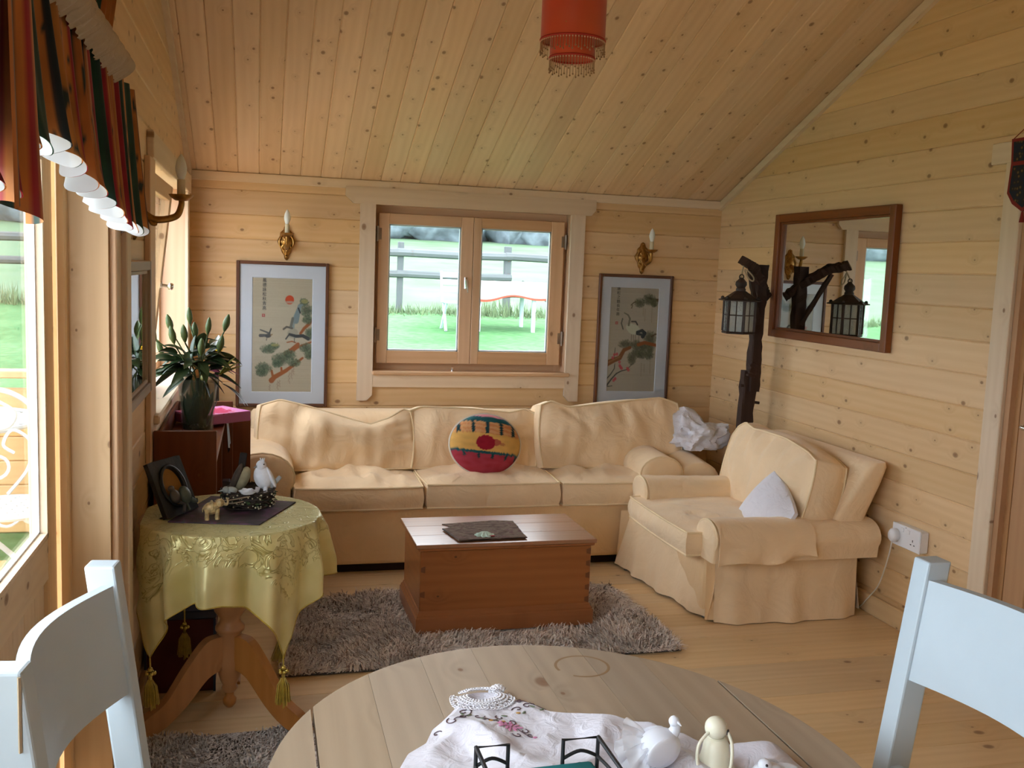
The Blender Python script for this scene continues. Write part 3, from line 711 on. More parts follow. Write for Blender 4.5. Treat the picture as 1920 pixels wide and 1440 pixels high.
# ------------------------------------------------------------------ soft furniture
def cushion(w, h, t, k=.22, puff=.05, top=None, side=None, wr=.006, seed=0, nu=44, nv=30, bulge=.02, cr=()):
    """box cushion standing in local x (width), z (height, from 0), y thickness (front at -t/2).
    top(u): change of height along the upper edge; returns mesh and its two seam loops"""
    def pos(u, v, s, e):
        # u,v in -1..1 ; s = -1 front / 1 back ; e unused
        x = w/2*u*math.sqrt(max(0, 1-k*v*v/2)); z = h/2*v*math.sqrt(max(0, 1-k*u*u/2))+h/2
        if top: z += top(u)*((v+1)/2)**1.5
        if side: x += side(u, v)
        d = puff*(1-abs(u)**2.6)*(1-abs(v)**2.6)
        y = s*(t/2+d)
        return x, y, z
    V = []; F = []; idx = {}
    def vert(u, v, s):
        x, y, z = pos(u, v, s, 0)
        q = wr*(1-max(abs(u), abs(v))**6)
        y += q*(noise.noise(Vector((x*7+seed, z*7, s*3)))*1.0+.6*noise.noise(Vector((x*16+seed, z*5, s*5))))
        for (au, av, bu, bv, wd, am) in (cr if s < 0 else ()):              # pulled creases on the front
            ax, az, bx, bz_ = au*w/2, av*h/2+h/2, bu*w/2, bv*h/2+h/2; L2 = (bx-ax)**2+(bz_-az)**2
            tt = ((x-ax)*(bx-ax)+(z-az)*(bz_-az))/L2; tc_ = min(1, max(0, tt)); d = math.hypot(x-ax-tc_*(bx-ax), z-az-tc_*(bz_-az))
            y += am*(1-max(abs(u), abs(v))**7)*(1-tc_*.8)*(math.exp(-(d/wd)**2)-.55*math.exp(-((d-wd*1.9)/(wd*.9))**2))
        V.append((x, y, z)); return len(V)-1
    for s in (-1, 1):
        for j in range(nv+1):
            for i in range(nu+1): idx[s, i, j] = vert(-1+2*i/nu, -1+2*j/nv, s)
        for j in range(nv):
            for i in range(nu):
                q = (idx[s, i, j], idx[s, i+1, j], idx[s, i+1, j+1], idx[s, i, j+1])
                F.append(q if s < 0 else q[::-1])
    per = [(i, 0) for i in range(nu)]+[(nu, j) for j in range(nv)]+[(i, nv) for i in range(nu, 0, -1)]+[(0, j) for j in range(nv, 0, -1)]
    nb = 4; rings = [[idx[-1, i, j] for i, j in per]]
    cx, cz = 0, h/2
    for b in range(1, nb):
        f = b/nb; rr = []
        for i, j in per:
            a = Vector(V[idx[-1, i, j]]); c = Vector(V[idx[1, i, j]]); p = a.lerp(c, f)
            o = Vector((p.x-cx, 0, p.z-cz)); o.normalize()
            p += o*(bulge*math.sin(math.pi*f)+.004*noise.noise(Vector((p.x*12+seed, p.y*9, p.z*12))))
            V.append(tuple(p)); rr.append(len(V)-1)
        rings.append(rr)
    rings.append([idx[1, i, j] for i, j in per]); n = len(per)
    for a, c in zip(rings, rings[1:]):
        for q in range(n): F.append((a[(q+1) % n], a[q], c[q], c[(q+1) % n]))
    loops = [[V[i] for i in rings[0]], [V[i] for i in rings[-1]]]
    return (V, F), loops
def put_cushion(nm, parent, mw, mat=None, pip=.0055, **kw):
    (V, F), loops = cushion(**kw)
    V = [tuple(mw @ Vector(p)) for p in V]
    o = add(nm, V, F, mat or M['cream'], parent, smooth=True)
    if pip:
        for lp in loops:
            P = [mw @ Vector(p) for p in lp]
            add('piping', *tube(P, pip, 6, closed=True), M['piping'], o, smooth=True)
    return o
def soft_box(x0, x1, y0, y1, z0, z1, r, n=3, wr=.0, seed=0, sub=6):
    """rounded upholstered block"""
    bm = bmesh.new(); bmesh.ops.create_cube(bm, size=1)
    for v in bm.verts: v.co = ((x0+x1)/2+v.co.x*(x1-x0), (y0+y1)/2+v.co.y*(y1-y0), (z0+z1)/2+v.co.z*(z1-z0))
    bmesh.ops.bevel(bm, geom=bm.edges[:], offset=r, segments=n, profile=.5, affect='EDGES')
    return from_bm(bm)
# --- the sofa along the back wall
sf = thing('sofa', 'long three seat sofa in loose cream covers under the window', 'sofa', (1.1, 5.1, 0))
add('base', *soft_box(-.16, 2.40, 4.675, 5.56, .045, .325, .02), M['cream_shaded'], sf, smooth=False)
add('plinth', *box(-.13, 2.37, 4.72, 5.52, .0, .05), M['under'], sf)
# back: a padded slab with a soft rolled top
def rolled(x0, x1, yf, yb, z0, z1, n=10):
    r = (yb-yf)/2; prof = [(yf, z0)]+[(yf+r-r*math.cos(a), z1-r+r*math.sin(a)) for a in np.linspace(0, math.pi, n)]+[(yb, z0)]
    rings = []
    for x, s in ((x0, .6), (x0+.012, .92), (x0+.04, 1), (x1-.04, 1), (x1-.012, .92), (x1, .6)):
        cy, cz = (yf+yb)/2, (z0+z1)/2
        rings.append([(x, cy+(a-cy)*s, cz+(b-cz)*(1-(1-s)*.25)) for a, b in prof])
    return loft(rings)
add('back', *rolled(-.05, 2.36, 5.36, 5.56, .30, .705), M['cream'], sf, smooth=True)
def arm(x0, x1, y0, y1, z0, ztop, slope, mat):
    """rolled sofa arm: section in x,z swept along y; front face closed and piped"""
    w = x1-x0; r = w/2
    def sec(y, s=1.0):
        zt = ztop-slope*(y1-y)
        pts = [(x0+.012, z0)]+[((x0+x1)/2-r*1.02*math.cos(a), zt-r*.8+r*.8*math.sin(a)) for a in np.linspace(-.5, math.pi+.5, 15)]+[(x1-.012, z0)]
        cx, cz = (x0+x1)/2, zt-r*.6
        return [(cx+(a-cx)*s, y, cz+(b-cz)*s if b > z0+.001 else b) for a, b in pts]
    ys = [(y0-.012, .8), (y0-.008, .94), (y0, 1), (y0+.02, 1.0)]+[(y, 1) for y in np.linspace(y0+.1, y1, 7)]
    m_ = loft([sec(y, s) for y, s in ys])
    return m_, sec(y0)[1:-1]
m_, lp = arm(-.14, .158, 4.70, 5.46, .30, .615, .02, None); a1 = add('arm', *m_, M['cream'], sf, smooth=True)
add('piping', *tube(lp, .005, 6), M['piping'], a1, smooth=True)
m_, lp = arm(1.93, 2.16, 4.70, 5.46, .30, .605, .055, None); a2 = add('arm', *m_, M['cream'], sf, smooth=True)
add('piping', *tube(lp, .005, 6), M['piping'], a2, smooth=True)
m_, lp = arm(2.15, 2.39, 4.73, 5.46, .30, .59, .09, None); add('outer_roll', *m_, M['cream'], sf, smooth=True)
# seat cushions (lying): local z -> depth
def seat(x0, x1, z0, t, seed, wr, y0=4.655, y1=5.28, puff=.036, tilt=0, nm='seat_cushion', top=None, cr=()):
    mw = T((x0+x1)/2, y0, z0+t/2) @ RX(-90+tilt) @ T(0, 0, 0)
    # local: x width, z (height) -> +y world, y(front=-) -> +z
    mw = Matrix(((1, 0, 0, (x0+x1)/2), (0, 0, 1, y0), (0, -1, 0, z0+t/2), (0, 0, 0, 1)))
    return put_cushion(nm, sf, mw, w=x1-x0, h=y1-y0, t=t, k=.13, puff=puff, seed=seed, wr=wr, bulge=.012, cr=cr)
seat(.155, .785, .325, .105, 1, .030, cr=((.9, -.95, .35, -.35, .022, .014), (.6, -.9, .15, -.2, .02, .010), (.1, -.6, .0, .2, .012, .006))); seat(.79, 1.487, .325, .115, 2, .018, cr=((.3, -.6, .75, .3, .03, .008), (-.9, .2, -.5, -.3, .02, .008))); seat(1.49, 2.12, .325, .11, 3, .028, cr=((.55, -.9, .5, -.2, .016, .012), (.75, -.9, .68, -.1, .016, .012), (.9, -.9, .85, .1, .016, .012), (.3, -.85, .3, -.3, .018, .009)))
# back cushions, leaning
def backc(xc, w, h, lean, y, z, seed, top, wr, t=.17, rot=0, puff=.045, side=None, cr=()):
    mw = T(xc, y, z) @ RX(-lean) @ RY(rot)
    return put_cushion('back_cushion', sf, mw, w=w, h=h, t=t, k=.16, puff=puff, seed=seed, top=top, wr=wr, side=side, cr=cr)
backc(.385, .80, .345, 16, 5.09, .425, 11, lambda u: piece([(-1, .0), (-.75, .025), (-.4, -.01), (.15, -.075), (.45, -.105), (.7, -.07), (.9, -.02), (1, -.035)], u), .036, cr=((.98, .42, .45, .10, .020, .016), (.98, .12, .40, -.12, .018, .016), (.98, -.2, .5, -.28, .018, .013), (.9, .62, .5, .45, .016, .012), (-.9, .5, -.4, .1, .03, .008)))
backc(1.105, .715, .325, 15, 5.10, .425, 12, lambda u: piece([(-1, -.01), (-.8, .01), (0, -.005), (.6, -.022), (.85, .0), (1, -.02)], u), .016, cr=((.9, .3, .5, .1, .02, .010), (.92, -.1, .6, -.1, .02, .008)))
backc(1.87, .83, .34, 15, 5.05, .43, 13, lambda u: piece([(-1, .01), (-.85, .03), (-.62, -.005), (-.4, .0), (.3, .03), (.75, .05), (1, .02)], u), .030, t=.19, rot=0, cr=((-.62, .9, -.30, .2, .018, .016), (-.45, .9, -.28, .45, .016, .012), (.15, .95, .22, .1, .03, .010), (.35, .95, .48, .0, .03, .010), (.58, .9, .72, .2, .03, .008), (-.98, -.1, -.5, .0, .02, .010)))

# --- round patterned cushion
def round_cushion():
    nu, nv = 80, 34; R = .187; V = []; cols = []; F = []
    for s in (-1, 1):
        for j in range(nv+1):
            for i in range(nu):
                r = j/nv; a = 2*math.pi*i/nu; x, z = R*r*math.cos(a), R*r*math.sin(a)
                d = .075*math.sqrt(max(0, 1-r**2.6))+.003*nz(x*9, z*9, s)
                V.append((x, s*d, z)); cols.append(pat(x/R, z/R, s))
    for s in (0, 1):
        o = s*(nv+1)*nu
        for j in range(nv):
            for i in range(nu):
                q = (o+j*nu+i, o+j*nu+(i+1) % nu, o+(j+1)*nu+(i+1) % nu, o+(j+1)*nu+i)
                F.append(q if s == 1 else q[::-1])
    return V, F, cols
def pat(x, z, s):
    z2 = z+.06*x-.05*(1-x*x)*(1 if z > 0 else -.3)+.02*nz(x*3, z*3, 0); n1 = .5+.5*nz(x*5, z*9, 1)
    teal = (.015, .10, .115); red = (.36, .03, .045); org = (.60, .22, .10); yel = (.72, .42, .12); pink = (.45, .06, .10)
    if z2 > .84: return (.6, .22, .25)
    if z2 > .67: return tuple(c*(.7+.6*n1) for c in teal)
    if z2 > .28:
        for q in (-.80, -.42, -.04, .36, .72):
            if abs(x-q) < .042+.006*n1 and z2 < .70: return (.012, .05, .06)
        b = (z2*14+n1*1.3) % 2
        return tuple(lerp(a, c, n1*.5) for a, c in zip(org if b < 1 else (.66, .34, .18), yel))
    if z2 > -.235:
        if (x+.07)**2/.070+(z-.035)**2/.058 < 1: return tuple(c*(.8+.4*n1) for c in (.33, .012, .03))
        if (x-.20)**2/.028+(z-.05)**2/.012 < 1: return (.45, .12, .07)
        if (x-.40)**2/.006+(z-.0)**2/.002 < 1: return (.50, .22, .08)
        return tuple(c*(.85+.3*n1) for c in yel)
    if z2 > -.32: return tuple(c*(.7+.5*n1) for c in teal)
    for q in (-.62, -.24, .14, .52, .82):
        if (x-q)**2/.0016+(z2+.40)**2/.006 < 1: return (.02, .06, .07)
    return tuple(lerp(a, c, n1) for a, c in zip(pink, red))
V, F, cols = round_cushion()
mw = T(1.125, 4.86, .605) @ RX(-14) @ RY(4) @ SC(1.0, 1.0, .84)
rc = thing('round_cushion', 'round cushion with teal, orange and red bands leaning on the middle back cushion', 'cushion', (1.125, 4.86, .44))
add('cover', [tuple(mw @ Vector(p)) for p in V], F, vcol('cushion_print', .85, fine=.2), rc, cols=cols, smooth=True)
add('piping', *tube([mw @ Vector((.187*math.cos(a), 0, .187*math.sin(a))) for a in np.linspace(0, 2*math.pi, 60, endpoint=False)], .006, 6, closed=True), plain('pale_piping', (.75, .70, .62), .9), rc, smooth=True)

# --- crumpled white cloth on the sofa arm
def crumple(c, sx_, sy_, sz_, seed, rz=0, sub=5, lob=None):
    bm = bmesh.new(); bmesh.ops.create_icosphere(bm, subdivisions=sub, radius=1)
    for v in bm.verts:
        p = v.co.copy(); f = 1+.30*noise.noise(p*1.5+Vector((seed, 0, 0)))+.20*(1-2*abs(noise.noise(p*2.6+Vector((0, seed, 0)))))-.12
        f += .06*(1-2*abs(noise.noise(p*6.0+Vector((seed, 5, 0)))))
        v.co = Vector((p.x*sx_*f, p.y*sy_*f, max(-sz_*.55, p.z*sz_*f)))
        if lob: v.co += lob(p)
    V, F = from_bm(bm); return xf((V, F), T(*c) @ RZ(rz))
def lob1(p):
    d = Vector((0, 0, 0))
    a = max(0, p.dot(Vector((-.45, 0, .9)))-.72)/.28; d += Vector((-.01, 0, .07))*a
    a = max(0, p.dot(Vector((.95, -.2, .1)))-.75)/.25; d += Vector((.04, -.02, .05))*a
    return d
tag(add('crumpled_cloth', *crumple((2.37, 5.03, .605), .155, .14, .095, 4.2, lob=lob1), M['whitecloth'], smooth=True), 'crumpled white cloth dumped on the right arm of the sofa', 'cloth')

# --- the armchair
ac = thing('armchair', 'low cream armchair with a long skirt in front of the right wall', 'armchair', (2.25, 4.25, 0))
# skirt panels: (start, end) along the floor, wavy, tapering inward to the top
def skirt(p0, p1, ztop, inset, seed, amp, n=44, zb=.012, sag=None, bow=0):
    p0 = Vector((*p0, 0)); p1 = Vector((*p1, 0)); d = p1-p0; L = d.length; d.normalize(); nn = Vector((d.y, -d.x, 0))
    def fn(u, v):
        q = p0+d*(L*u); fl = (1-v)
        wv = amp*fl**1.3*(math.sin(u*L*26+seed)+.6*math.sin(u*L*47+seed*2)+1.1*noise.noise(Vector((u*L*4, seed, v))))
        q = q+nn*(-inset*v+wv+bow*math.sin(math.pi*u)*(1-v*.6)); z = lerp(zb+(sag(u) if sag else 0), ztop(u) if callable(ztop) else ztop, v)
        return (q.x, q.y, z)
    V, F = grid(fn, n, 16); m0 = len(V)
    V2 = [tuple(Vector(p)-nn*.006) for p in V]; F2 = [tuple(m0+i for i in f[::-1]) for f in F]
    return V+V2, F+F2+[(i+1, i, m0+i, m0+i+1) for i in range(n)]
add('body', *soft_box(1.90, 2.66, 3.84, 4.62, .03, .30, .03), M['cream_shaded'], ac)
add('skirt', *skirt((1.795, 4.655), (1.905, 3.80), .285, .055, 2.0, .010, bow=.01), M['cream'], ac, smooth=True)
add('skirt', *skirt((1.935, 3.775), (2.63, 3.765), .335, .035, 5.1, .010, bow=.03, zb=.004), M['cream'], ac, smooth=True)
add('skirt', *skirt((2.64, 3.79), (2.69, 3.95), .335, .03, 1.1, .01, n=10, zb=.03), M['cream'], ac, smooth=True)
add('pleat', *skirt((1.90, 3.805), (1.945, 3.795), .31, .03, 1.1, .0, n=6, zb=.01), M['cream_shaded'], ac, smooth=True)
add('skirt', *skirt((2.70, 4.655), (1.80, 4.655), .30, .03, 3.3, .008), M['cream'], ac, smooth=True)
fm_ = plain('grey_fringe', (.30, .28, .26), .9, var=.3)
for k in range(11): add('fringe_tuft', *tube([(1.815+.0104*k+.01, 4.57-.070*k, .022), (1.815+.0104*k, 4.57-.070*k-.012, .004)], [.006, .009], 6), fm_, ac)
# arms (swept along x), with throw-over caps
def xarm(y0, y1, x0, x1, z0, zt, drop, seed):
    w = y1-y0; r = w/2
    def sec(x, s=1.0):
        z = zt-drop*(x-x0)
        pts = [(y0+.02, z0)]+[((y0+y1)/2-r*math.cos(a), z-r*.72+r*.72*math.sin(a)) for a in np.linspace(-.55, math.pi+.55, 17)]+[(y1-.02, z0)]
        cy, cz = (y0+y1)/2, z-r*.5
        return [(x, cy+(a-cy)*s, (cz+(b-cz)*s)+.004*noise.noise(Vector((x*9, a*9, seed))) if b > z0+.001 else b) for a, b in pts]
    xs = [(x0-.010, .78), (x0-.008, .93), (x0, 1)]+[(x, 1) for x in np.linspace(x0+.03, x1, 12)]
    rings = [sec(x, s)[::-1] for x, s in xs]
    return loft(rings), [p for p in sec(x0)[1:-1]]
m_, lp = xarm(3.70, 3.90, 1.885, 2.68, .29, .462, .012, 1); an = add('arm', *m_, M['cream'], ac, smooth=True)
add('piping', *tube(lp, .0055, 6), M['piping'], an, smooth=True)
m_, lp = xarm(4.455, 4.645, 1.87, 2.62, .29, .492, .02, 2); af = add('arm', *m_, M['cream'], ac, smooth=True)
add('piping', *tube(lp, .0055, 6), M['piping'], af, smooth=True)
def cap(y0, y1, x0, x1, zt, zn, zf, seed, drop):
    """loose cloth over an arm; zn/zf = hem height on the near and far side as functions of t"""
    cy = (y0+y1)/2; r = (y1-y0)/2+.009
    def fn(u, v):
        x = lerp(x0, x1, u); z = zt-drop*(x-x0)+.004
        per = [(-1.0, 0)]; s = lerp(-1.5, 1.5, v)
        if abs(s) <= 1: a = s*math.pi/2*1.12; yy = cy+r*math.sin(a); zz = z-r*.72+r*.72*math.cos(a)
        else:
            q = (abs(s)-1)/.5; a = math.pi/2*1.12; sg = 1 if s > 0 else -1
            yb = cy+sg*r*math.sin(a); zb = z-r*.72+r*.72*math.cos(a); he = (zf if sg > 0 else zn)(u)
            yy = yb+sg*(.012*q+.010*q*math.sin(x*34+seed)+.006*noise.noise(Vector((x*14, q, seed)))); zz = lerp(zb, he, q)
        k = 1+.01*noise.noise(Vector((x*10, v*5, seed)))
        return (x, cy+(yy-cy)*k, zz+.003*noise.noise(Vector((x*18, v*9, seed))))
    V, F = grid(fn, 40, 36); n = len(V)
    V2 = [(a, cy+(b_-cy)*.975, c-.003) for a, b_, c in V]
    F2 = [tuple(n+i for i in f[::-1]) for f in F]
    e1 = [j*41 for j in range(37)]; e2 = [j*41+40 for j in range(37)]; s1 = list(range(41)); s2 = [36*41+i for i in range(41)]
    for e, fl in ((e1, 1), (e2, 0), (s1, 0), (s2, 1)):
        for a, c in zip(e, e[1:]): F2.append((a, c, n+c, n+a) if fl else (c, a, n+a, n+c))
    return V+V2, F+F2
add('arm_cover', *cap(3.70, 3.90, 1.893, 2.35, .462, lambda u: lerp(.285, .315, u)+.012*math.sin(u*9), lambda u: .34, 3, .012), M['cream'], ac, smooth=True)
add('arm_cover', *cap(4.455, 4.645, 1.88, 2.38, .492, lambda u: .33, lambda u: .31, 8, .02), M['cream'], ac, smooth=True)
# back: reclining slab with a soft top, widening upward
def back_slab():
    rings = []
    for s, zf in ((0, .28), (.25, .40), (.5, .52), (.75, .63), (.92, .70), (.99, .722)):
        xf_ = lerp(2.42, 2.60, s); xb = lerp(2.585, 2.705, s**.8); pin = .0 if s < .9 else (.004 if s < .95 else .016)
        y0 = lerp(3.80, 3.69, s)+pin; y1 = lerp(4.56, 4.62, s)-pin; r = .030
        pts = []
        for cx, cy, a0 in ((xf_+r+pin, y0+r, 180), (xb-r-pin, y0+r, 270), (xb-r-pin, y1-r, 0), (xf_+r+pin, y1-r, 90)):
            for q in (0, 30, 60, 90):
                a = R_(a0+q); pts.append((cx+r*math.cos(a), cy+r*math.sin(a), zf))
        rings.append(pts)
    return loft(rings)
add('back', *back_slab(), M['cream'], ac, smooth=True)
# seat cushion: local z -> +x
mw = Matrix(((0, 0, 1, 1.80), (-1, 0, 0, 4.18), (0, -1, 0, .345), (0, 0, 0, 1)))
put_cushion('seat_cushion', ac, mw @ RY(0), w=.70, h=.66, t=.10, k=.10, puff=.02, seed=21, cr=((.2, -.5, .8, -.2, .03, .008), (-.5, -.6, .1, -.2, .02, .006)), wr=.010, bulge=.014)
# back cushion: local x -> -y, local y front(-) -> -x
mw = T(2.40, 4.20, .385) @ RZ(-90) @ RX(-14) @ RY(-2.5)
put_cushion('back_cushion', ac, mw, w=.83, h=.375, t=.16, k=.18, puff=.050, seed=22, cr=((-.62, .95, -.66, .2, .016, .016), (-.45, .95, -.46, .3, .016, .015), (-.25, .95, -.28, .4, .018, .012), (.0, .95, -.04, .4, .02, .012), (.35, .9, .3, .3, .024, .012), (.7, .7, .5, .3, .02, .010), (.85, -.2, .5, -.1, .02, .010)), wr=.026, top=lambda u: piece([(-1, -.05), (-.9, .0), (-.75, .025), (-.5, .0), (-.3, .0), (.3, -.01), (.8, -.04), (1, -.065)], u), bulge=.022)
# white pillow leaning in the chair
(Vp, Fp), lp = cushion(.33, .29, .02, k=.42, puff=.055, wr=.012, seed=31, bulge=.0, nu=26, nv=22)
mw = T(2.20, 4.03, .335) @ RZ(-84) @ RX(-24) @ RY(30)
tag(add('white_pillow', [tuple(mw @ Vector(p)) for p in Vp], Fp, M['whitecloth'], smooth=True), 'small white pillow propped on one corner in the armchair', 'pillow')
# ------------------------------------------------------------------ chest, rugs
ch = thing('blanket_chest', 'old red brown pine blanket chest used as a coffee table on the rug', 'chest', (.99, 3.99, .03))
CB = T(.988, 3.995, .03) @ RZ(.6)
def cp(nm, m, mat=None): return add(nm, *xf(m, CB), mat or M['chest'], ch)
hw, hd = .362, .205
cp('front_board', box(-hw+.0, hw, -hd, -hd+.02, .02, .345, .002)); cp('back_board', box(-hw, hw, hd-.02, hd, .02, .345, .002))
cp('side_board', box(-hw, -hw+.02, -hd+.02, hd-.02, .02, .345)); cp('side_board', box(hw-.02, hw, -hd+.02, hd-.02, .02, .345))
cp('bottom_board', box(-hw+.02, hw-.02, -hd+.02, hd-.02, .02, .035))
# plinth with a moulded top edge
def moulding(x0, x1, y0, y1, prof):
    rings = []
    for o, z in prof: rings.append([(x0-o, y0-o, z), (x1+o, y0-o, z), (x1+o, y1+o, z), (x0-o, y1+o, z)])
    return loft(rings)
pl_ = moulding(-hw, hw, -hd, hd, [(.016, 0), (.016, .062), (.012, .066), (.012, .072), (.005, .080), (.003, .088), (.0, .09)])
cp('plinth', pl_)
# lid of three boards with a bull-nosed moulding under the rim
z0 = .352
for k in range(3):
    a = -hd-.014+k*(2*hd+.028)/3; c = a+(2*hd+.028)/3
    cp('lid_board', box(-hw-.02, hw+.02, a, c-.0008, z0, z0+.016, .0015), wood('chest_lid', (.40, .165, .07), (.26, .095, .035), knot=(.03, .012, .006), knots=.3, rough=.28, vary=.05, sp=.8, coat=1) if k == 0 else bpy.data.materials['chest_lid'])
cp('lid_moulding', moulding(-hw, hw, -hd, hd, [(.004, .338), (.010, .342), (.012, .352), (.014, .352)]))
dk = plain('end_grain', (.17, .06, .025), .5)
for sx_ in (-1, 1):
    for k in range(0, 6, 1 if sx_ > 0 else 2):
        z = .045+k*.052; xx = sx_*(hw-.011)
        cp('dovetail', join(prism([(xx-.009, z), (xx+.009, z-.005), (xx+.009, z+.023), (xx-.009, z+.018)], .0012, T(0, -hd+.0002, 0) @ RX(90))), dk)
# placemats and a crocheted piece on the chest
def slabpoly(poly, z, t, mat, nm, par, jag=.0, seed=0):
    P = []
    for a, b in zip(poly, poly[1:]+poly[:1]):
        for k in range(10):
            f_ = k/10; x = lerp(a[0], b[0], f_); y = lerp(a[1], b[1], f_)
            P.append((x+jag*nz(x*40, y*40, seed), y+jag*nz(x*40, y*40, seed+5)))
    V, F = prism(P, t); return add(nm, [(x, y, zz+z) for x, y, zz in V], F, mat, par)
m, n, b = newmat('tapestry'); b.inputs['Roughness'].default_value = .95
t = N(n, 'ShaderNodeTexCoord'); mp = N(n, 'ShaderNodeMapping'); mp.inputs['Scale'].default_value = (14, 30, 30); n.links.new(t.outputs['Object'], mp.inputs[0])
x1 = N(n, 'ShaderNodeTexNoise', Scale=1.0, Detail=6.0, Distortion=1.6); n.links.new(mp.outputs[0], x1.inputs['Vector'])
r1 = ramp(n, [(.28, (.045, .025, .02)), (.42, (.12, .07, .05)), (.52, (.20, .15, .11)), (.62, (.12, .05, .05)), (.75, (.22, .19, .17))], x1.outputs['Fac']); n.links.new(r1.outputs[0], b.inputs['Base Color']); bump(n, b, x1.outputs['Fac'], .5, .004)
tap = m
zl = .03+z0+.016
p1 = thing('placemat', 'brown tapestry placemat lying underneath on the chest, ragged at its left end', 'placemat', (.92, 3.97, zl)); slabpoly([(.765, 4.075), (.80, 4.02), (.775, 4.0), (.98, 3.96), (1.085, 4.0), (1.065, 4.10), (1.0, 4.115)], zl, .004, tap, 'weave', p1, .004, 1)
p2 = thing('placemat', 'brown tapestry placemat lying on top at the front edge of the chest', 'placemat', (.92, 3.9, zl+.004)); slabpoly([(.75, 3.985), (.785, 3.80), (1.075, 3.815), (1.082, 4.08), (.99, 4.09)], zl+.0045, .004, tap, 'weave', p2, .004, 4)
add('hem', *tube([(.752, 3.983, zl+.007), (.787, 3.802, zl+.007), (1.073, 3.817, zl+.007)], .003, 5), M['darkbrown'], p2)
cro = thing('crochet_shell', 'small mint green crocheted shell with a red tag on the chest placemat', 'ornament', (.905, 3.86, zl+.009))
mint = plain('mint_cotton', (.62, .78, .68), .9, var=.2, vs=40, bumps=.6, bs=200)
V, F = grid(lambda u, v: (.905+.034*v*math.cos(u*6.283)*(1+.12*math.cos(u*6.283*9)*v), 3.86+.028*v*math.sin(u*6.283)*(1+.12*math.cos(u*6.283*9)*v), zl+.009+.016*(1-v*v)+.003*math.cos(u*6.283*9)*v), 72, 10, cu=True)
add('shell', V, F, mint, cro, smooth=True)
for k in range(9):
    a = k*.698+.2; add('scallop', *tube([(.905+.034*math.cos(a)+.007*math.cos(q), 3.86+.028*math.sin(a)+.007*math.sin(q), zl+.011) for q in np.linspace(0, 6.283, 10, endpoint=False)], .0022, 5, closed=True), mint, cro)
add('tag', *xf(box(-.011, .011, -.004, .004, 0, .004, .001), T(.932, 3.838, zl+.0095) @ RZ(12)), plain('red_tag', (.35, .02, .03), .7), cro)

# shaggy rugs: backing plus a pile of twisted strands
def rug(nm, label, x0, x1, y0, y1, z0, count, cols, ln, seed, rz=0):
    c = ((x0+x1)/2, (y0+y1)/2); r = thing(nm, label, 'rug', (c[0], c[1], z0)); rg = np.random.default_rng(seed)
    B = T(c[0], c[1], z0) @ RZ(rz); w, h = (x1-x0)/2, (y1-y0)/2
    add('backing', *xf(box(-w, w, -h, h, 0.001, .008, .003), B), plain('rug_backing', (.10, .085, .075), .95), r)
    x = rg.uniform(-w, w, count); y = rg.uniform(-h, h, count)
    gx = np.array([nz(a*3.1+seed, b_*3.1, 0)+.6*nz(a*9+seed, b_*9, 4) for a, b_ in zip(x, y)])
    gy = np.array([nz(a*3.1, b_*3.1+seed, 7)+.6*nz(a*9, b_*9+seed, 9) for a, b_ in zip(x, y)])
    L = ln*rg.uniform(.7, 1.2, count); dx = gx*1.6+rg.normal(0, .35, count); dy = gy*1.6-.35+rg.normal(0, .35, count)
    q = np.hypot(dx, dy)+1e-6; m_ = np.minimum(q, .95)/q; dx *= m_; dy *= m_
    dz = np.sqrt(np.maximum(.10, 1-dx**2-dy**2)); a = rg.uniform(0, 6.283, count); wd = .0028
    ax, ay = np.cos(a)*wd, np.sin(a)*wd
    b0 = np.stack([x, y, np.full(count, .006)], 1); mid = b0+np.stack([dx*.35, dy*.35, dz*.75], 1)*L[:, None]; tip = b0+np.stack([dx, dy, dz*.95], 1)*L[:, None]
    sd = np.stack([ax, ay, np.zeros(count)], 1)
    V = np.stack([b0-sd, b0+sd, mid+sd*.9, mid-sd*.9, tip+sd*.45, tip-sd*.45], 1).reshape(-1, 3)
    i = np.arange(count)*6
    F = np.stack([np.stack([i, i+1, i+2, i+3], 1), np.stack([i+3, i+2, i+4, i+5], 1)], 1).reshape(-1, 4)
    t_ = rg.uniform(0, 1, count); C = np.array(cols); ci = C[0]*(1-t_[:, None])+C[1]*t_[:, None]
    ci = np.where((rg.uniform(0, 1, count) < .22)[:, None], C[2], ci)*(.88+.28*np.clip(gx+.4, -.4, 1))[:, None]
    col = np.repeat(ci, 6, 0)
    Rm = np.array(B.to_3x3()); V = V @ Rm.T+np.array(B.translation)
    o = add('pile', V, F.tolist(), vcol('rug_pile_'+str(seed), .8, sheen=.4), r, cols=np.clip(col, 0, 1), smooth=False)
    o['kind'] = 'stuff'
rug('shaggy_rug', 'mauve brown shaggy rug under the pine chest', .075, 1.655, 3.50, 4.33, .0, 50000, [(.74, .61, .53), (.95, .85, .78), (.36, .25, .20)], .042, 3, .4)
rug('shaggy_rug', 'pale grey shaggy rug by the foot of the draped side table', -.42, .62, 2.35, 3.085, .0, 36000, [(.60, .54, .52), (.76, .71, .69), (.30, .22, .19)], .026, 5, 2.0)

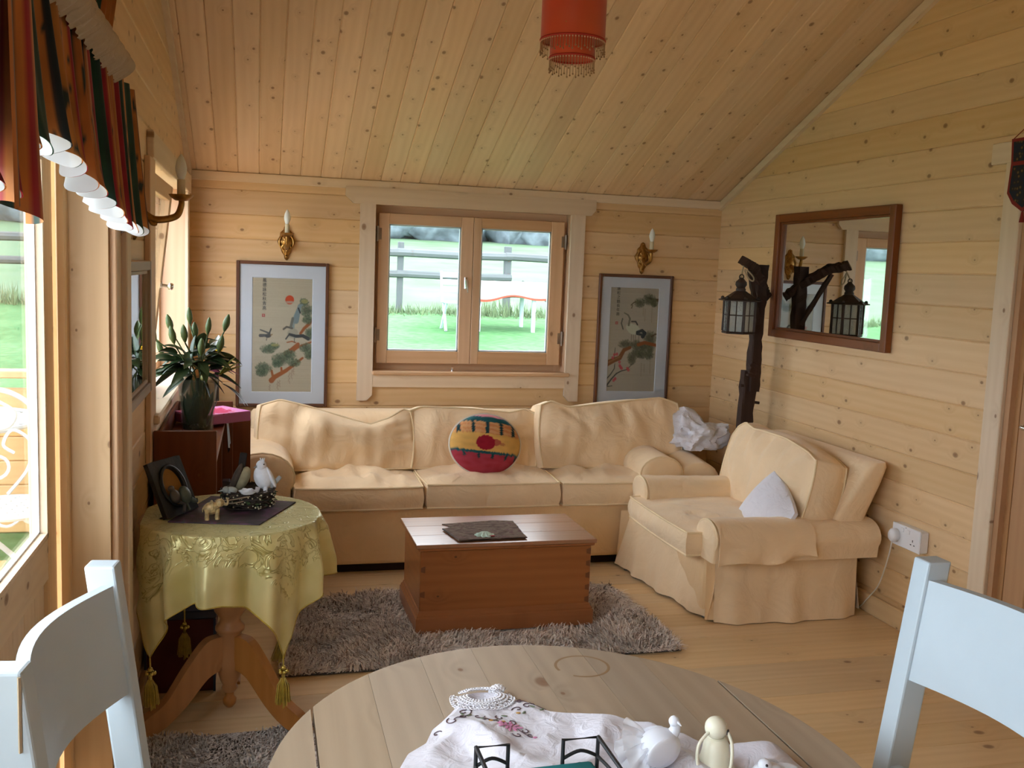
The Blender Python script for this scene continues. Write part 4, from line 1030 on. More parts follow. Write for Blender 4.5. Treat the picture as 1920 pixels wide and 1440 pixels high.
# ------------------------------------------------------------------ side table, its cloth and what stands on it
st = thing('side_table', 'round pine pedestal table on three legs under the yellow cloth', 'table', (-.09, 3.2, 0))
TX, TY, TZ, TR = -.09, 3.19, .69, .278
add('tabletop', *lathe([(0, .665), (TR-.01, .665), (TR-.002, .67), (TR, .679), (TR-.004, .687), (TR-.012, .69), (0, .69)], 48, (TX, TY, 0)), M['pedestal'], st)
add('column', *lathe([(0, .10), (.018, .10), (.026, .112), (.022, .125), (.03, .14), (.036, .16), (.04, .20), (.037, .22), (.037, .30), (.046, .31), (.046, .322), (.034, .335), (.032, .35), (.05, .375), (.058, .41), (.05, .445), (.034, .47), (.03, .50), (.036, .53), (.03, .56), (.04, .60), (.06, .64), (.06, .665), (0, .665)], 28, (TX, TY, 0)), M['pedestal'], st, smooth=True)
add('finial', *lathe([(0, .045), (.012, .047), (.021, .06), (.022, .075), (.014, .085), (.014, .10), (0, .10)], 20, (TX, TY, 0)), M['pedestal'], st, smooth=True)
def tleg(a):
    # S-curved leg in a vertical plane
    up = spline([(.03, .295), (.085, .285), (.15, .21), (.215, .12), (.285, .075), (.315, .03), (.312, .0)], 6); lo = spline([(.03, .185), (.08, .165), (.15, .09), (.21, .042), (.262, .018), (.278, .0)], 6)
    # keep the same count on both edges
    P = [(p.x, p.y) for p in [Vector((q[0], q[1], 0)) for q in up]]+[(p.x, p.y) for p in [Vector((q[0], q[1], 0)) for q in lo]][::-1]
    V, F = prism(P, .036); V = [(x, z-.018, y) for x, y, z in V]
    F = [f[::-1] for f in F]
    return xf((V, F), T(TX, TY, 0) @ RZ(a))
def spl2(pts): return [(p[0], p[1], 0) for p in pts]
_sp = spline
def spline(pts, n=8, closed=False): return _sp([(*p, 0) if len(p) == 2 else p for p in pts], n, closed)
for a in (-37, 205, 88): add('leg', *tleg(a), M['pedestal'], st)

# sheer cloth: a square laid over the round top, corners hanging
m, n, b = newmat('yellow_organza'); a_ = N(n, 'ShaderNodeVertexColor', layer_name='Col'); sc = N(n, 'ShaderNodeSeparateColor'); n.links.new(a_.outputs['Color'], sc.inputs[0])
cv = N(n, 'ShaderNodeCombineXYZ'); n.links.new(sc.outputs[0], cv.inputs[0]); n.links.new(sc.outputs[1], cv.inputs[1])
n1 = N(n, 'ShaderNodeTexNoise', Scale=7.0, Detail=2.0); n.links.new(cv.outputs[0], n1.inputs['Vector'])
w1_ = N(n, 'ShaderNodeTexNoise', Scale=11.0, Detail=1.5, Distortion=2.6); n.links.new(cv.outputs[0], w1_.inputs['Vector'])
band = mth(n, 'SUBTRACT', 1.0, mth(n, 'MINIMUM', mth(n, 'MULTIPLY', mth(n, 'ABSOLUTE', mth(n, 'SUBTRACT', w1_.outputs['Fac'], .5)), 24.0), 1.0))
band2 = mth(n, 'SUBTRACT', 1.0, mth(n, 'MINIMUM', mth(n, 'MULTIPLY', mth(n, 'ABSOLUTE', mth(n, 'SUBTRACT', w1_.outputs['Fac'], .42)), 50.0), 1.0))
emb = mth(n, 'MULTIPLY', mth(n, 'MAXIMUM', band, band2), sc.outputs[2])       # embroidery only inside the border
col = ramp(n, [(.3, (.70, .62, .25)), (.7, (.88, .81, .42))], n1.outputs['Fac'])
n.links.new(mixc(n, mth(n, 'MULTIPLY', emb, .9), col.outputs[0], (.26, .20, .035)), b.inputs['Base Color'])
b.inputs['Roughness'].default_value = .33; spec(b, .6); b.inputs['Metallic'].default_value = .3; b.inputs['Sheen Weight'].default_value = .5; b.inputs['Sheen Tint'].default_value = (.9, .9, .5, 1)
n.links.new(mth(n, 'MULTIPLY_ADD', emb, .22, mth(n, 'MULTIPLY_ADD', sc.outputs[2], .06, .70)), b.inputs['Alpha'])
bump(n, b, emb, .5, .005)
organza = m
def cloth_pt(u, v, rot=-8, hs=.49, zt=TZ+.004):
    """u,v in -1..1 on the cloth; corner direction follows the square's diagonals"""
    x, y = u*hs, v*hs; rr_ = math.hypot(x, y); a = math.atan2(y, x)
    R0 = TR+.004
    if rr_ <= R0: p = (x, y, zt)
    else:
        d = rr_-R0; s = math.sin(4*a+math.pi)*0; cr = .5-.5*math.cos(4*a)        # 1 towards corners
        bend = min(1.0, d/.05)
        fold = (math.sin(a*12+.6+.8*math.sin(a*3))*.62+math.sin(a*19+2.0)*.34+math.sin(a*7)*.25)*min(1, d/.16)
        out = .012*bend+.050*fold*(1-.5*cr)+.035*d*(1-cr)-.05*d*cr*min(1, d/.3)
        z = zt-d+.012*(1-math.exp(-d*40))
        p = (math.cos(a)*(R0+out), math.sin(a)*(R0+out), z-.004*0)
    q = R_(rot); return (max(XL+.034+.006*math.sin(p[2]*40), TX+p[0]*math.cos(q)-p[1]*math.sin(q)), TY+p[0]*math.sin(q)+p[1]*math.cos(q), p[2])
tcl = thing('yellow_cloth', 'sheer yellow embroidered cloth with tasselled corners over the side table', 'tablecloth', (TX, TY, TZ))
NG = 130
V, F = grid(lambda u, v: cloth_pt(2*u-1, 2*v-1), NG, NG)
cols = []
for j in range(NG+1):
    for i in range(NG+1):
        u, v = 2*i/NG-1, 2*j/NG-1; cols.append((i/NG, j/NG, 1.0 if max(abs(u), abs(v)) < .76 else 0.0))
add('cloth', V, F, organza, tcl, cols=cols, smooth=True)
gold = plain('gold_thread', (.42, .30, .04), .45, var=.3, vs=60, sp=.6); beads = plain('gold_bead', (.55, .42, .10), .2, metal=.7)
hem = [cloth_pt(-1+2*k/60, -1) for k in range(60)]+[cloth_pt(1, -1+2*k/60) for k in range(60)]+[cloth_pt(1-2*k/60, 1) for k in range(60)]+[cloth_pt(-1, 1-2*k/60) for k in range(60)]
add('hem', *tube(hem, .0022, 5, closed=True), gold, tcl, smooth=True)
for cu_, cv_, sway in ((1, -1, (.0, -.004)), (-1, -1, (.004, -.004)), (1, 1, (-.03, -.02)), (-1, 1, (0, 0))):
    p = Vector(cloth_pt(cu_, cv_)); 
    ts = add('tassel', *tube([p, p+Vector((sway[0]*.2, sway[1]*.2, -.012)), p+Vector((sway[0]*.4, sway[1]*.4, -.032))], .0025, 6), gold, tcl)
    q = p+Vector((sway[0]*.4, sway[1]*.4, -.032))
    add('bead', *ball(q+Vector((0, 0, -.004)), .008, 12, 8), beads, ts, smooth=True)
    for k in range(5): add('bead', *ball(q+Vector((.011*math.cos(k*1.257), .011*math.sin(k*1.257), -.015)), .0065, 10, 7), beads, ts, smooth=True)
    add('sleeve', *lathe([(.004, -.042), (.0055, -.038), (.0055, -.02), (.004, -.018)], 10, tuple(q)), beads, ts)
    st_ = []
    for k in range(40):
        a = k*2.4; r0 = .006*math.sqrt(k/40); e = q+Vector((sway[0]+.024*math.sqrt(k/40)*math.cos(a), sway[1]+.024*math.sqrt(k/40)*math.sin(a), -.115+.008*math.sin(k)))
        st_.append(tube([q+Vector((r0*math.cos(a), r0*math.sin(a), -.036)), q.lerp(e, .5)+Vector((.006*math.cos(a), .006*math.sin(a), 0)), e], .0016, 4))
    add('skirt', *join(*st_), gold, ts)['kind'] = 'stuff'
ZT = TZ+.005
# dark printed mat
m, n, b = newmat('dark_print'); b.inputs['Roughness'].default_value = .6
t = N(n, 'ShaderNodeTexCoord'); x1 = N(n, 'ShaderNodeTexNoise', Scale=16.0, Detail=4.0, Distortion=1.0); n.links.new(t.outputs['Object'], x1.inputs['Vector'])
r1 = ramp(n, [(.35, (.022, .016, .02)), (.52, (.045, .028, .036)), (.62, (.10, .03, .08)), (.70, (.07, .065, .09)), (.8, (.13, .12, .14))], x1.outputs['Fac']); n.links.new(r1.outputs[0], b.inputs['Base Color'])
tm = thing('dark_mat', 'dark plum printed mat lying square on the yellow cloth', 'mat', (-.08, 3.23, ZT))
slabpoly([(-.272, 3.09), (.0, 3.03), (.118, 3.31), (-.16, 3.42)], ZT, .004, m, 'mat', tm, .0)
ZM = ZT+.0045
# dark plaque with an oval and two little birds in relief
dv = plain('dark_resin', (.011, .013, .014), .42, bumps=.3, bs=50); gil = plain('gilt_oval', (.36, .17, .035), .5, var=.15)
pq = thing('oval_plaque', 'dark stone plaque with a gilt oval and two small birds in relief, leaning', 'plaque', (-.232, 3.176, ZM))
PB = T(-.232, 3.176, ZM+.002) @ RZ(59) @ RX(-24) @ SC(1.3, 1, 1.04)
def pp(nm, mm, mat): return add(nm, *xf(mm, PB), mat, pq, smooth=nm not in ('frame', 'oval'))
def ring_plate(w, h, a, c, cz, t, n_=40):
    """rectangular plate with an oval hole"""
    V = []; F = []
    for s in (0, 1):
        for k in range(n_):
            q = 2*math.pi*k/n_; V.append((a*math.cos(q), s*t, cz+c*math.sin(q)))
        for k in range(n_):
            q = 2*math.pi*k/n_; d = max(abs(math.cos(q))/(w/2), abs(math.sin(q))/(h/2)); V.append((math.cos(q)/d, s*t, cz+math.sin(q)/d))
    for k in range(n_):
        l = (k+1) % n_
        F += [(k, l, n_+l, n_+k), (2*n_+k, 3*n_+k, 3*n_+l, 2*n_+l), (k, 2*n_+k, 2*n_+l, l), (n_+k, n_+l, 3*n_+l, 3*n_+k)]
    return V, F
pp('frame', ring_plate(.125, .176, .038, .058, .088, .016), dv)
pp('oval_rim', tube([(.042*math.cos(a), -.002, .088+.063*math.sin(a)) for a in np.linspace(0, 6.283, 48, endpoint=False)], .005, 8, closed=True), dv)
pp('oval', prism([(.04*math.cos(a), .06*math.sin(a)) for a in np.linspace(0, 6.283, 40, endpoint=False)], .003, T(0, .012, .088) @ RX(90)), gil)
g2_ = plain('verdigris_resin', (.10, .125, .10), .5, var=.3, vs=40); g3_ = plain('grey_resin', (.075, .07, .065), .5, var=.3, vs=40)
pp('bird', join(ball((.017, -.012, .052), .021, 14, 10, (.9, .7, 1.35)), tube(spline([(.028, -.016, .035), (.043, -.018, .02), (.048, -.018, .03)], 6), [.007]*5+[.004]*8, 6), tube([(.012, -.012, .028), (.012, -.014, .004)], .004, 6)), g2_)
pp('bird', join(ball((-.018, -.010, .056), .017, 14, 10, (1.0, .7, 1.3)), ball((-.024, -.012, .082), .0095, 12, 8), tube([(-.014, -.014, .036), (-.004, -.02, .024), (-.02, -.022, .004)], .005, 6)), g3_)
pp('easel_foot', box(-.05, .05, .016, .05, .0, .012, .003), dv)
# gilded elephant
EB = T(-.140, 3.105, ZM) @ RZ(12) @ SC(1.1, 1.15, 1.08)
el = thing('elephant_figurine', 'small gilded cream elephant figurine on the dark mat', 'figurine', (-.140, 3.085, ZM))
eg = plain('gilded_ivory', (.55, .40, .19), .35, var=.5, vs=70, sp=.5, bumps=.4, bs=160)
def ep(nm, mm): return add(nm, *xf(mm, EB), eg, el, smooth=True)
ep('body', join(ball((-.004, 0, .032), .0195, 16, 10, (1.18, .85, .95))))
for lx_, ly_ in ((-.018, -.008), (-.016, .008), (.010, -.008), (.012, .008)): ep('leg', lathe([(.0065, 0), (.0065, .004), (.0055, .010), (.007, .03), (0, .034)], 12, (lx_, ly_, 0)))
ep('head', join(ball((.020, 0, .046), .0115, 14, 10, (1, .9, 1.05)), tube(spline([(.028, 0, .044), (.037, 0, .040), (.041, 0, .050), (.036, 0, .060)], 6), [.0052-.00018*k for k in range(19)], 8)))
for s in (-1, 1): ep('ear', xf(ball((0, 0, 0), .010, 12, 8, (.75, .22, 1.0)), T(.014, s*.011, .046) @ RZ(s*25)))
ep('saddle', tube([(-.004+.0, .0145*math.cos(a), .036+.016*math.sin(a)) for a in np.linspace(-.4, 3.54, 14)], .0035, 6))
ep('tail', tube([(-.025, 0, .04), (-.029, 0, .03), (-.028, 0, .022)], .0014, 5))
# nest with a white bird, a pale bird, a rose
nb = plain('twig_bark', (.05, .036, .028), .8, var=.6, vs=50)
ns = thing('twig_nest', 'dark twig nest dotted with buds on the round yellow table', 'nest', (-.03, 3.275, ZM))
NC = Vector((-.035, 3.275, ZM)); rr = random.Random(11)
add('bowl', *lathe([(0, 0), (.058, .0), (.074, .02), (.078, .045), (.070, .052), (.055, .035), (0, .022)], 28, tuple(NC)), nb, ns, smooth=True)
tw = []
for k in range(210):
    a = rr.uniform(0, 6.283); z = rr.uniform(.004, .06); r = .072+.010*rr.random()+(.004 if z > .03 else 0); da = rr.uniform(.25, .8)*rr.choice((-1, 1)); dz = rr.uniform(-.012, .012)
    P = [NC+Vector(((r+rr.uniform(-.004, .006))*math.cos(a+da*f_), (r+rr.uniform(-.004, .006))*math.sin(a+da*f_), max(.003, z+dz*f_))) for f_ in (0, .4, .8, 1.1)]
    tw.append(tube(P, rr.uniform(.0012, .0026), 5))
add('twigs', *join(*tw), nb, ns)['kind'] = 'stuff'
bd = []
for k in range(70):
    a = rr.uniform(3.0, 6.6); z = rr.uniform(.006, .055); bd.append(ball(NC+Vector((.086*math.cos(a), .086*math.sin(a), z)), rr.uniform(.0015, .0032), 6, 5))
add('buds', *join(*bd), plain('pale_buds', (.55, .50, .34), .7, var=.4, vs=90), ns)['kind'] = 'stuff'
lf = []
for k in range(26):
    a = rr.uniform(3.0, 6.6); z = rr.uniform(.01, .05); p = NC+Vector((.086*math.cos(a), .086*math.sin(a), z)); lf.append(xf(ball((0, 0, 0), .008, 6, 4, (1, .35, .2)), T(*p) @ RZ(rr.uniform(0, 360)) @ RX(rr.uniform(0, 90))))
add('moss', *join(*lf), plain('moss', (.05, .08, .03), .9), ns)['kind'] = 'stuff'
for pts in ([(-.105, -.055, .030), (-.06, -.085, .037), (.005, -.085, .049)], [(-.10, -.05, .022), (-.05, -.09, .028), (-.015, -.09, .034)]): add('pale_twig', *tube([NC+Vector(p) for p in pts], .0022, 6), plain('pale_twig', (.32, .25, .17), .8), ns)
# rose
wr_ = plain('white_petal', (.82, .84, .88), .7)
ro = thing('white_rose', 'small white fabric rose tucked in the front of the nest', 'flower', tuple(NC+Vector((-.002, -.083, .052))))
rc_ = NC+Vector((-.004, -.084, .062))
for k in range(11):
    a = k*2.4; r = .003+.0012*k; 
    V, F = grid(lambda u, v: tuple(rc_+Vector(((r+.009*v)*1.25*math.cos(a+(u-.5)*2.2), (r+.008*v)*.8*math.sin(a+(u-.5)*2.2)-.006, -.004+(.019-.0008*k)*v*(1-.3*(2*u-1)**2)))), 8, 4); add('petal', V, F, wr_, ro, smooth=True)
# white feathered bird with a grey tail
wbm = plain('white_feather', (.80, .82, .88), .85, var=.08, vs=40, bumps=.4, bs=90); grt = plain('grey_feather', (.33, .33, .33), .8)
wbx = thing('white_bird', 'fluffy white toy bird with a grey tail perched on the nest', 'bird figurine', tuple(NC+Vector((.04, 0, .055))))
def wp(nm, mm, mat=None): return add(nm, *mm, mat or wbm, wbx, smooth=True)
c = NC+Vector((.045, -.02, .098))
wp('body', xf(ball((0, 0, 0), .03, 20, 14, (1.0, .85, 1.35)), T(*c) @ RY(-14)))
wp('head', ball(c+Vector((-.006, -.004, .040)), .017, 16, 10))
wp('wing', xf(ball((0, 0, 0), .03, 14, 10, (.28, .55, 1.25)), T(*(c+Vector((.026, -.006, .0)))) @ RY(-24)))
wp('tail', xf(box(-.007, .007, -.003, .003, 0, .048, .0025), T(*(c+Vector((.024, -.004, -.034)))) @ RY(42)), grt)
wp('crest', join(*[tube([c+Vector((-.006+.004*k, -.004, .054)), c+Vector((-.010+.007*k, -.006, .064))], .002, 5) for k in range(3)]))
for s in (-1, 1): wp('leg', tube([c+Vector((s*.012-.004, -.012, -.032)), c+Vector((s*.014-.006, -.02, -.05)), c+Vector((s*.012-.008, -.026, -.066))], [.0085, .006, .002], 8))
wp('eye', ball(c+Vector((.002, -.020, .046)), .0022, 8, 6), M['black']); wp('beak', tube([c+Vector((-.020, -.010, .038)), c+Vector((-.030, -.014, .034))], [.004, .001], 6), grt)
# brown and cream bird behind, beak at the left
bb = thing('brown_bird', 'brown winged cream toy bird sitting at the back of the nest', 'bird figurine', tuple(NC+Vector((-.03, .03, .05))))
bw = plain('brown_feather', (.10, .075, .06), .85, var=.4, vs=40); bc = plain('cream_feather', (.42, .38, .24), .85, var=.25, vs=30)
c = NC+Vector((-.028, .022, .086))
add('body', *xf(ball((0, 0, 0), .028, 18, 12, (.75, .8, 1.5)), T(*(c+Vector((.008, -.004, 0)))) @ RY(24)), bc, bb, smooth=True)
add('wing', *xf(ball((0, 0, 0), .028, 16, 10, (.45, .75, 1.75)), T(*(c+Vector((-.012, -.008, .006)))) @ RY(22)), bw, bb, smooth=True)
add('tail', *xf(box(-.012, .012, -.004, .004, 0, .05, .003), T(*(c+Vector((.004, 0, .036)))) @ RY(8)), plain('dark_tail', (.03, .022, .02), .8), bb)
add('head', *ball(c+Vector((-.034, -.018, -.034)), .014, 14, 10), bw, bb, smooth=True); add('beak', *tube([c+Vector((-.045, -.024, -.036)), c+Vector((-.062, -.03, -.040))], [.004, .001], 6), bc, bb)
gb = thing('grey_bird', 'tiny pale grey bird head peeping at the left rim of the nest', 'bird figurine', tuple(NC+Vector((-.07, -.03, .05)))); c = NC+Vector((-.072, -.04, .062))
pg = plain('pale_grey_feather', (.45, .50, .48), .85, var=.2, vs=60)
add('body', *ball(c+Vector((.016, .006, -.004)), .014, 14, 10, (1.5, .9, .9)), pg, gb, smooth=True); add('head', *ball(c, .011, 14, 10), pg, gb, smooth=True); add('beak', *tube([c+Vector((-.009, -.003, -.001)), c+Vector((-.024, -.006, -.004))], [.0032, .0006], 6), pg, gb)
# the box standing under the table
bx_ = thing('storage_box', 'dark red box with navy lid edges standing on the floor beneath the side table', 'box', (-.26, 3.51, 0))
dr = plain('dark_red_card', (.075, .012, .010), .6); nv = plain('navy_edge', (.03, .04, .075), .45)
add('box', *box(-.375, -.147, 3.43, 3.60, .0, .262, .003), dr, bx_); add('lid', *box(-.38, -.142, 3.425, 3.605, .262, .292, .004), nv, bx_)
for x in (-.378, -.15): add('corner_strip', *box(x-.002, x+.006, 3.424, 3.432, .0, .262), nv, bx_)
# ------------------------------------------------------------------ embroidered pictures: painted thread on silk, kept as a fine coloured grid
class Canvas:
    def __init__(s, w, h, base, seed):
        s.w, s.h = w, h; rg = np.random.default_rng(seed)
        s.a = np.ones((h, w, 3))*np.array(base)*(1+.05*rg.normal(0, 1, (h, 1, 1))*.5+.02*rg.normal(0, 1, (h, w, 1)))
        s.yy, s.xx = np.mgrid[0:h, 0:w]; s.xx = (s.xx+.5)/w; s.yy = 1-(s.yy+.5)/h; s.asp = h/w; s.rg = rg
    def blob(s, x, y, rx, ry, c, rot=0, hard=6, k=1.0):
        dx = s.xx-x; dy = (s.yy-y)*s.asp; q = R_(rot); u = (dx*math.cos(q)+dy*math.sin(q))/rx; v = (-dx*math.sin(q)+dy*math.cos(q))/(ry*s.asp)
        m = np.clip((1-np.sqrt(u*u+v*v))*hard, 0, 1)[..., None]*k; s.a[:] = s.a*(1-m)+np.array(c)*m
    def line(s, pts, r, c, k=1.0):
        """polyline with radius r (in widths); r may taper (r0, r1)"""
        r0, r1 = r if isinstance(r, tuple) else (r, r); n_ = len(pts)-1
        for i in range(n_):
            (ax, ay), (bx, by) = pts[i], pts[i+1]; ay *= s.asp; by *= s.asp; L2 = (bx-ax)**2+(by-ay)**2+1e-9
            px, py = s.xx, s.yy*s.asp; t_ = np.clip(((px-ax)*(bx-ax)+(py-ay)*(by-ay))/L2, 0, 1)
            d = np.hypot(px-ax-t_*(bx-ax), py-ay-t_*(by-ay)); rr_ = r0+(r1-r0)*(i+t_)/n_
            m = np.clip((rr_-d)/.006+.5, 0, 1)[..., None]*k; s.a[:] = s.a*(1-m)+np.array(c)*m
    def pine(s, x, y, rx, ry, dark, light, n_=130):
        s.blob(x, y, rx, ry, dark, hard=1.6, k=.85)
        for k in range(n_):
            a = s.rg.uniform(0, 6.283); q = math.sqrt(s.rg.uniform(0, 1)); px = x+rx*q*math.cos(a)*.9; py = y+ry*q*math.sin(a)*.9
            l = .025; b = s.rg.uniform(.3, 2.8); c = np.array(dark)+(np.array(light)-np.array(dark))*s.rg.uniform(0, 1)
            s.line([(px, py), (px+l*math.cos(b), py+l*math.sin(b)/s.asp)], .0035, c, .8)
def picture(nm, label, x0, x1, z0, z1, ax0, ax1, az0, az1, cv, text, tx, tz, th, seal, tc):
    y = YB-.012; fw = .018
    t = thing(nm, label, 'picture', ((x0+x1)/2, YB, z0))
    for b_ in (box(x0, x0+fw, y-.012, YB-.001, z0, z1, .003), box(x1-fw, x1, y-.012, YB-.001, z0, z1, .003), box(x0+fw, x1-fw, y-.0115, YB-.001, z1-fw, z1, .003), box(x0+fw, x1-fw, y-.0115, YB-.001, z0, z0+fw, .003)):
        add('frame', *b_, M['picframe'], t)
    # mount with a bevelled window
    a = [(x0+fw, z0+fw), (x1-fw, z0+fw), (x1-fw, z1-fw), (x0+fw, z1-fw)]; c = [(ax0, az0), (ax1, az0), (ax1, az1), (ax0, az1)]; e = [(ax0+.003, az0+.003), (ax1-.003, az0+.003), (ax1-.003, az1-.003), (ax0+.003, az1-.003)]
    V = [(q[0], y, q[1]) for q in a]+[(q[0], y, q[1]) for q in c]+[(q[0], y+.003, q[1]) for q in e]
    F = [(i, (i+1) % 4, 4+(i+1) % 4, 4+i) for i in range(4)]+[(4+i, 4+(i+1) % 4, 8+(i+1) % 4, 8+i) for i in range(4)]
    add('mount', V, F, M['mat'], t)
    w, h = cv.w, cv.h; X = np.linspace(ax0, ax1, w); Z = np.linspace(az1, az0, h)
    V = [(xx, y+.0031, zz) for zz in Z for xx in X]; F = [(j*w+i, (j+1)*w+i, (j+1)*w+i+1, j*w+i+1) for j in range(h-1) for i in range(w-1)]
    add('embroidery', V, F, silk, t, cols=np.clip(cv.a.reshape(-1, 3), 0, 1))
    for k, chh in enumerate(text):
        o = glyph(chh, th*1.04, .0004, (tx, y+.0024, tz-k*th*1.16), ink if tc is None else tc, t, 'character')
    sv = [(tx-.001, y+.0022, seal), (tx+.015, y+.0022, seal), (tx+.015, y+.0022, seal+.017), (tx-.001, y+.0022, seal+.017)]
    add('seal', *box(tx-.001, tx+.015, y+.0022, y+.0028, seal, seal+.017), sealm, t)
    for q in (.35, .65): add('seal_stroke', *box(tx-.001+.016*q-.001, tx-.001+.016*q+.001, y+.0020, y+.0023, seal+.003, seal+.014), silkpale, t)
    add('picture_glass', *box(x0+fw, x1-fw, y-.005, y-.0035, z0+fw, z1-fw), M['picglass'], t)
    add('backing_board', *box(x0+fw, x1-fw, y+.004, y+.008, z0+fw, z1-fw), M['backing'], t)
def glyph(txt, size, depth, loc, mat, parent, nm):
    cu_ = bpy.data.curves.new('txt', 'FONT'); cu_.body = txt; cu_.size = size; cu_.extrude = depth/2
    tmp = bpy.data.objects.new('txt', cu_); COL.objects.link(tmp); bpy.context.view_layer.update()
    me = bpy.data.meshes.new_from_object(tmp.evaluated_get(bpy.context.evaluated_depsgraph_get()))
    bpy.data.objects.remove(tmp); V = np.array([tuple(v.co) for v in me.vertices]).reshape(-1, 3); F = [tuple(p.vertices) for p in me.polygons]; bpy.data.meshes.remove(me)
    if len(V) == 0: return None
    V = [(loc[0]+a, loc[1]-c, loc[2]+b_) for a, b_, c in V]
    return add(nm, V, F, mat, parent)
silk = vcol('silk_thread', .75, .25); ink = plain('ink_thread', (.012, .018, .045), .8); sealm = plain('seal_red', (.36, .06, .07), .8); silkpale = plain('silk_pale', (.42, .34, .26), .8)
base = (.40, .335, .26)
c1 = Canvas(120, 220, base, 5)
G1, G2 = (.035, .055, .038), (.15, .19, .12); BR = (.27, .085, .03)
c1.blob(.615, .81, .075, .041, (.42, .055, .02), hard=14); c1.blob(.62, .79, .10, .012, (.36, .30, .24), hard=3, k=.7)
for q in ((.46, .775, .62, .77), (.44, .757, .60, .755)): c1.line([q[:2], q[2:]], .005, (.28, .27, .22), .6)
c1.line([(.99, .64), (.93, .60), (.86, .565), (.80, .52)], (.03, .022), BR)
c1.line([(1.0, .45), (.90, .43), (.76, .40), (.62, .345), (.57, .35)], (.012, .03), BR); c1.line([(.76, .425), (.64, .37), (.56, .345)], (.03, .035), BR)
c1.line([(.72, .44), (.66, .45), (.58, .44)], .01, BR)
c1.line([(.84, .305), (.70, .245), (.56, .19), (.38, .135), (.33, .105)], (.018, .045), BR); c1.line([(.36, .12), (.33, .19)], .02, BR); c1.line([(.50, .17), (.49, .215)], .018, BR)
for x, y, rx, ry in ((.90, .72, .13, .06), (.85, .79, .08, .035), (.92, .64, .10, .045), (.96, .52, .09, .06), (.90, .39, .12, .05), (.95, .33, .09, .045), (.27, .375, .14, .042), (.36, .40, .10, .03), (.20, .21, .15, .055), (.17, .17, .11, .04), (.48, .29, .17, .06), (.62, .33, .12, .05), (.70, .26, .12, .04), (.42, .25, .10, .04)): c1.pine(x, y, rx, ry, G1, G2)
c1.blob(.86, .80, .06, .02, (.36, .30, .10), k=.5); c1.blob(.38, .415, .07, .014, (.36, .30, .10), k=.5)
# standing birds with raised wings
c1.line([(.70, .50), (.66, .56), (.68, .63), (.76, .74), (.80, .76)], (.045, .012), (.20, .24, .24)); c1.line([(.72, .63), (.78, .76), (.83, .77)], (.05, .01), (.16, .20, .22)); c1.line([(.76, .74), (.79, .70)], .012, (.03, .035, .05))
c1.blob(.67, .52, .10, .045, (.30, .27, .22), rot=20); c1.line([(.52, .555), (.57, .575), (.66, .565)], .016, (.10, .09, .08)); c1.line([(.62, .51), (.73, .495), (.84, .50), (.93, .475)], (.022, .03), (.05, .05, .055)); c1.line([(.60, .50), (.56, .47)], .012, (.05, .05, .055))
c1.line([(.70, .48), (.70, .44)], .006, (.1, .08, .06)); c1.line([(.64, .58), (.67, .65)], .022, (.13, .13, .12))
# flying bird
c1.line([(.14, .545), (.22, .53), (.29, .515)], (.010, .016), (.10, .10, .10)); c1.line([(.14, .495), (.21, .497), (.29, .495)], (.026, .02), (.09, .09, .095)); c1.blob(.27, .495, .055, .02, (.07, .07, .075), rot=10); c1.line([(.31, .50), (.335, .507)], .008, (.2, .12, .06)); c1.line([(.29, .52), (.315, .555)], .012, (.06, .06, .065)); c1.line([(.25, .48), (.24, .455)], .006, (.08, .08, .08))
for x, y, l in ((.30, .07, .09), (.43, .10, .12), (.46, .11, .10), (.62, .18, .16), (.66, .20, .13), (.69, .22, .10)):
    for k in range(5): c1.line([(x+.006*math.sin(k*2), y-l*k/8), (x+.012*math.cos(k*3), y-l*(k+1)/8)], .005, (.22, .12, .10), .6)
picture('crane_picture', 'tall embroidered picture of birds, a red sun and pine left of the window', -.135, .364, .695, 1.502, -.05, .277, .777, 1.414, c1, '風德詠松秋青高', .004, 1.390, .022, 1.196, None)
c2 = Canvas(110, 216, (.37, .32, .27), 9)
c2.line([(1.0, .885), (.90, .885), (.80, .90)], (.03, .018), (.12, .07, .04))
for x, y, rx, ry in ((.60, .85, .12, .05), (.80, .885, .15, .06), (.90, .85, .08, .04), (.85, .52, .15, .075), (.86, .43, .10, .06), (.85, .36, .10, .06), (.36, .455, .17, .045), (.58, .45, .13, .05), (.60, .38, .12, .06), (.50, .32, .10, .07), (.70, .36, .12, .05), (.72, .43, .10, .05)): c2.pine(x, y, rx, ry, (.055, .06, .04), (.15, .155, .095))
c2.line([(.43, .83), (.48, .855), (.52, .86)], .010, (.10, .08, .05)); c2.line([(.44, .80), (.46, .83)], .008, (.10, .08, .05))
c2.line([(.0, .27), (.12, .30), (.25, .325), (.33, .40), (.45, .425)], (.055, .03), (.20, .075, .03)); c2.line([(.0, .275), (.12, .303), (.25, .335)], .012, (.28, .13, .06)); c2.line([(.62, .455), (.74, .475), (.85, .465), (1.0, .45)], (.035, .03), (.25, .08, .03)); c2.line([(.88, .535), (.96, .56), (1.0, .56)], .012, (.08, .05, .03))
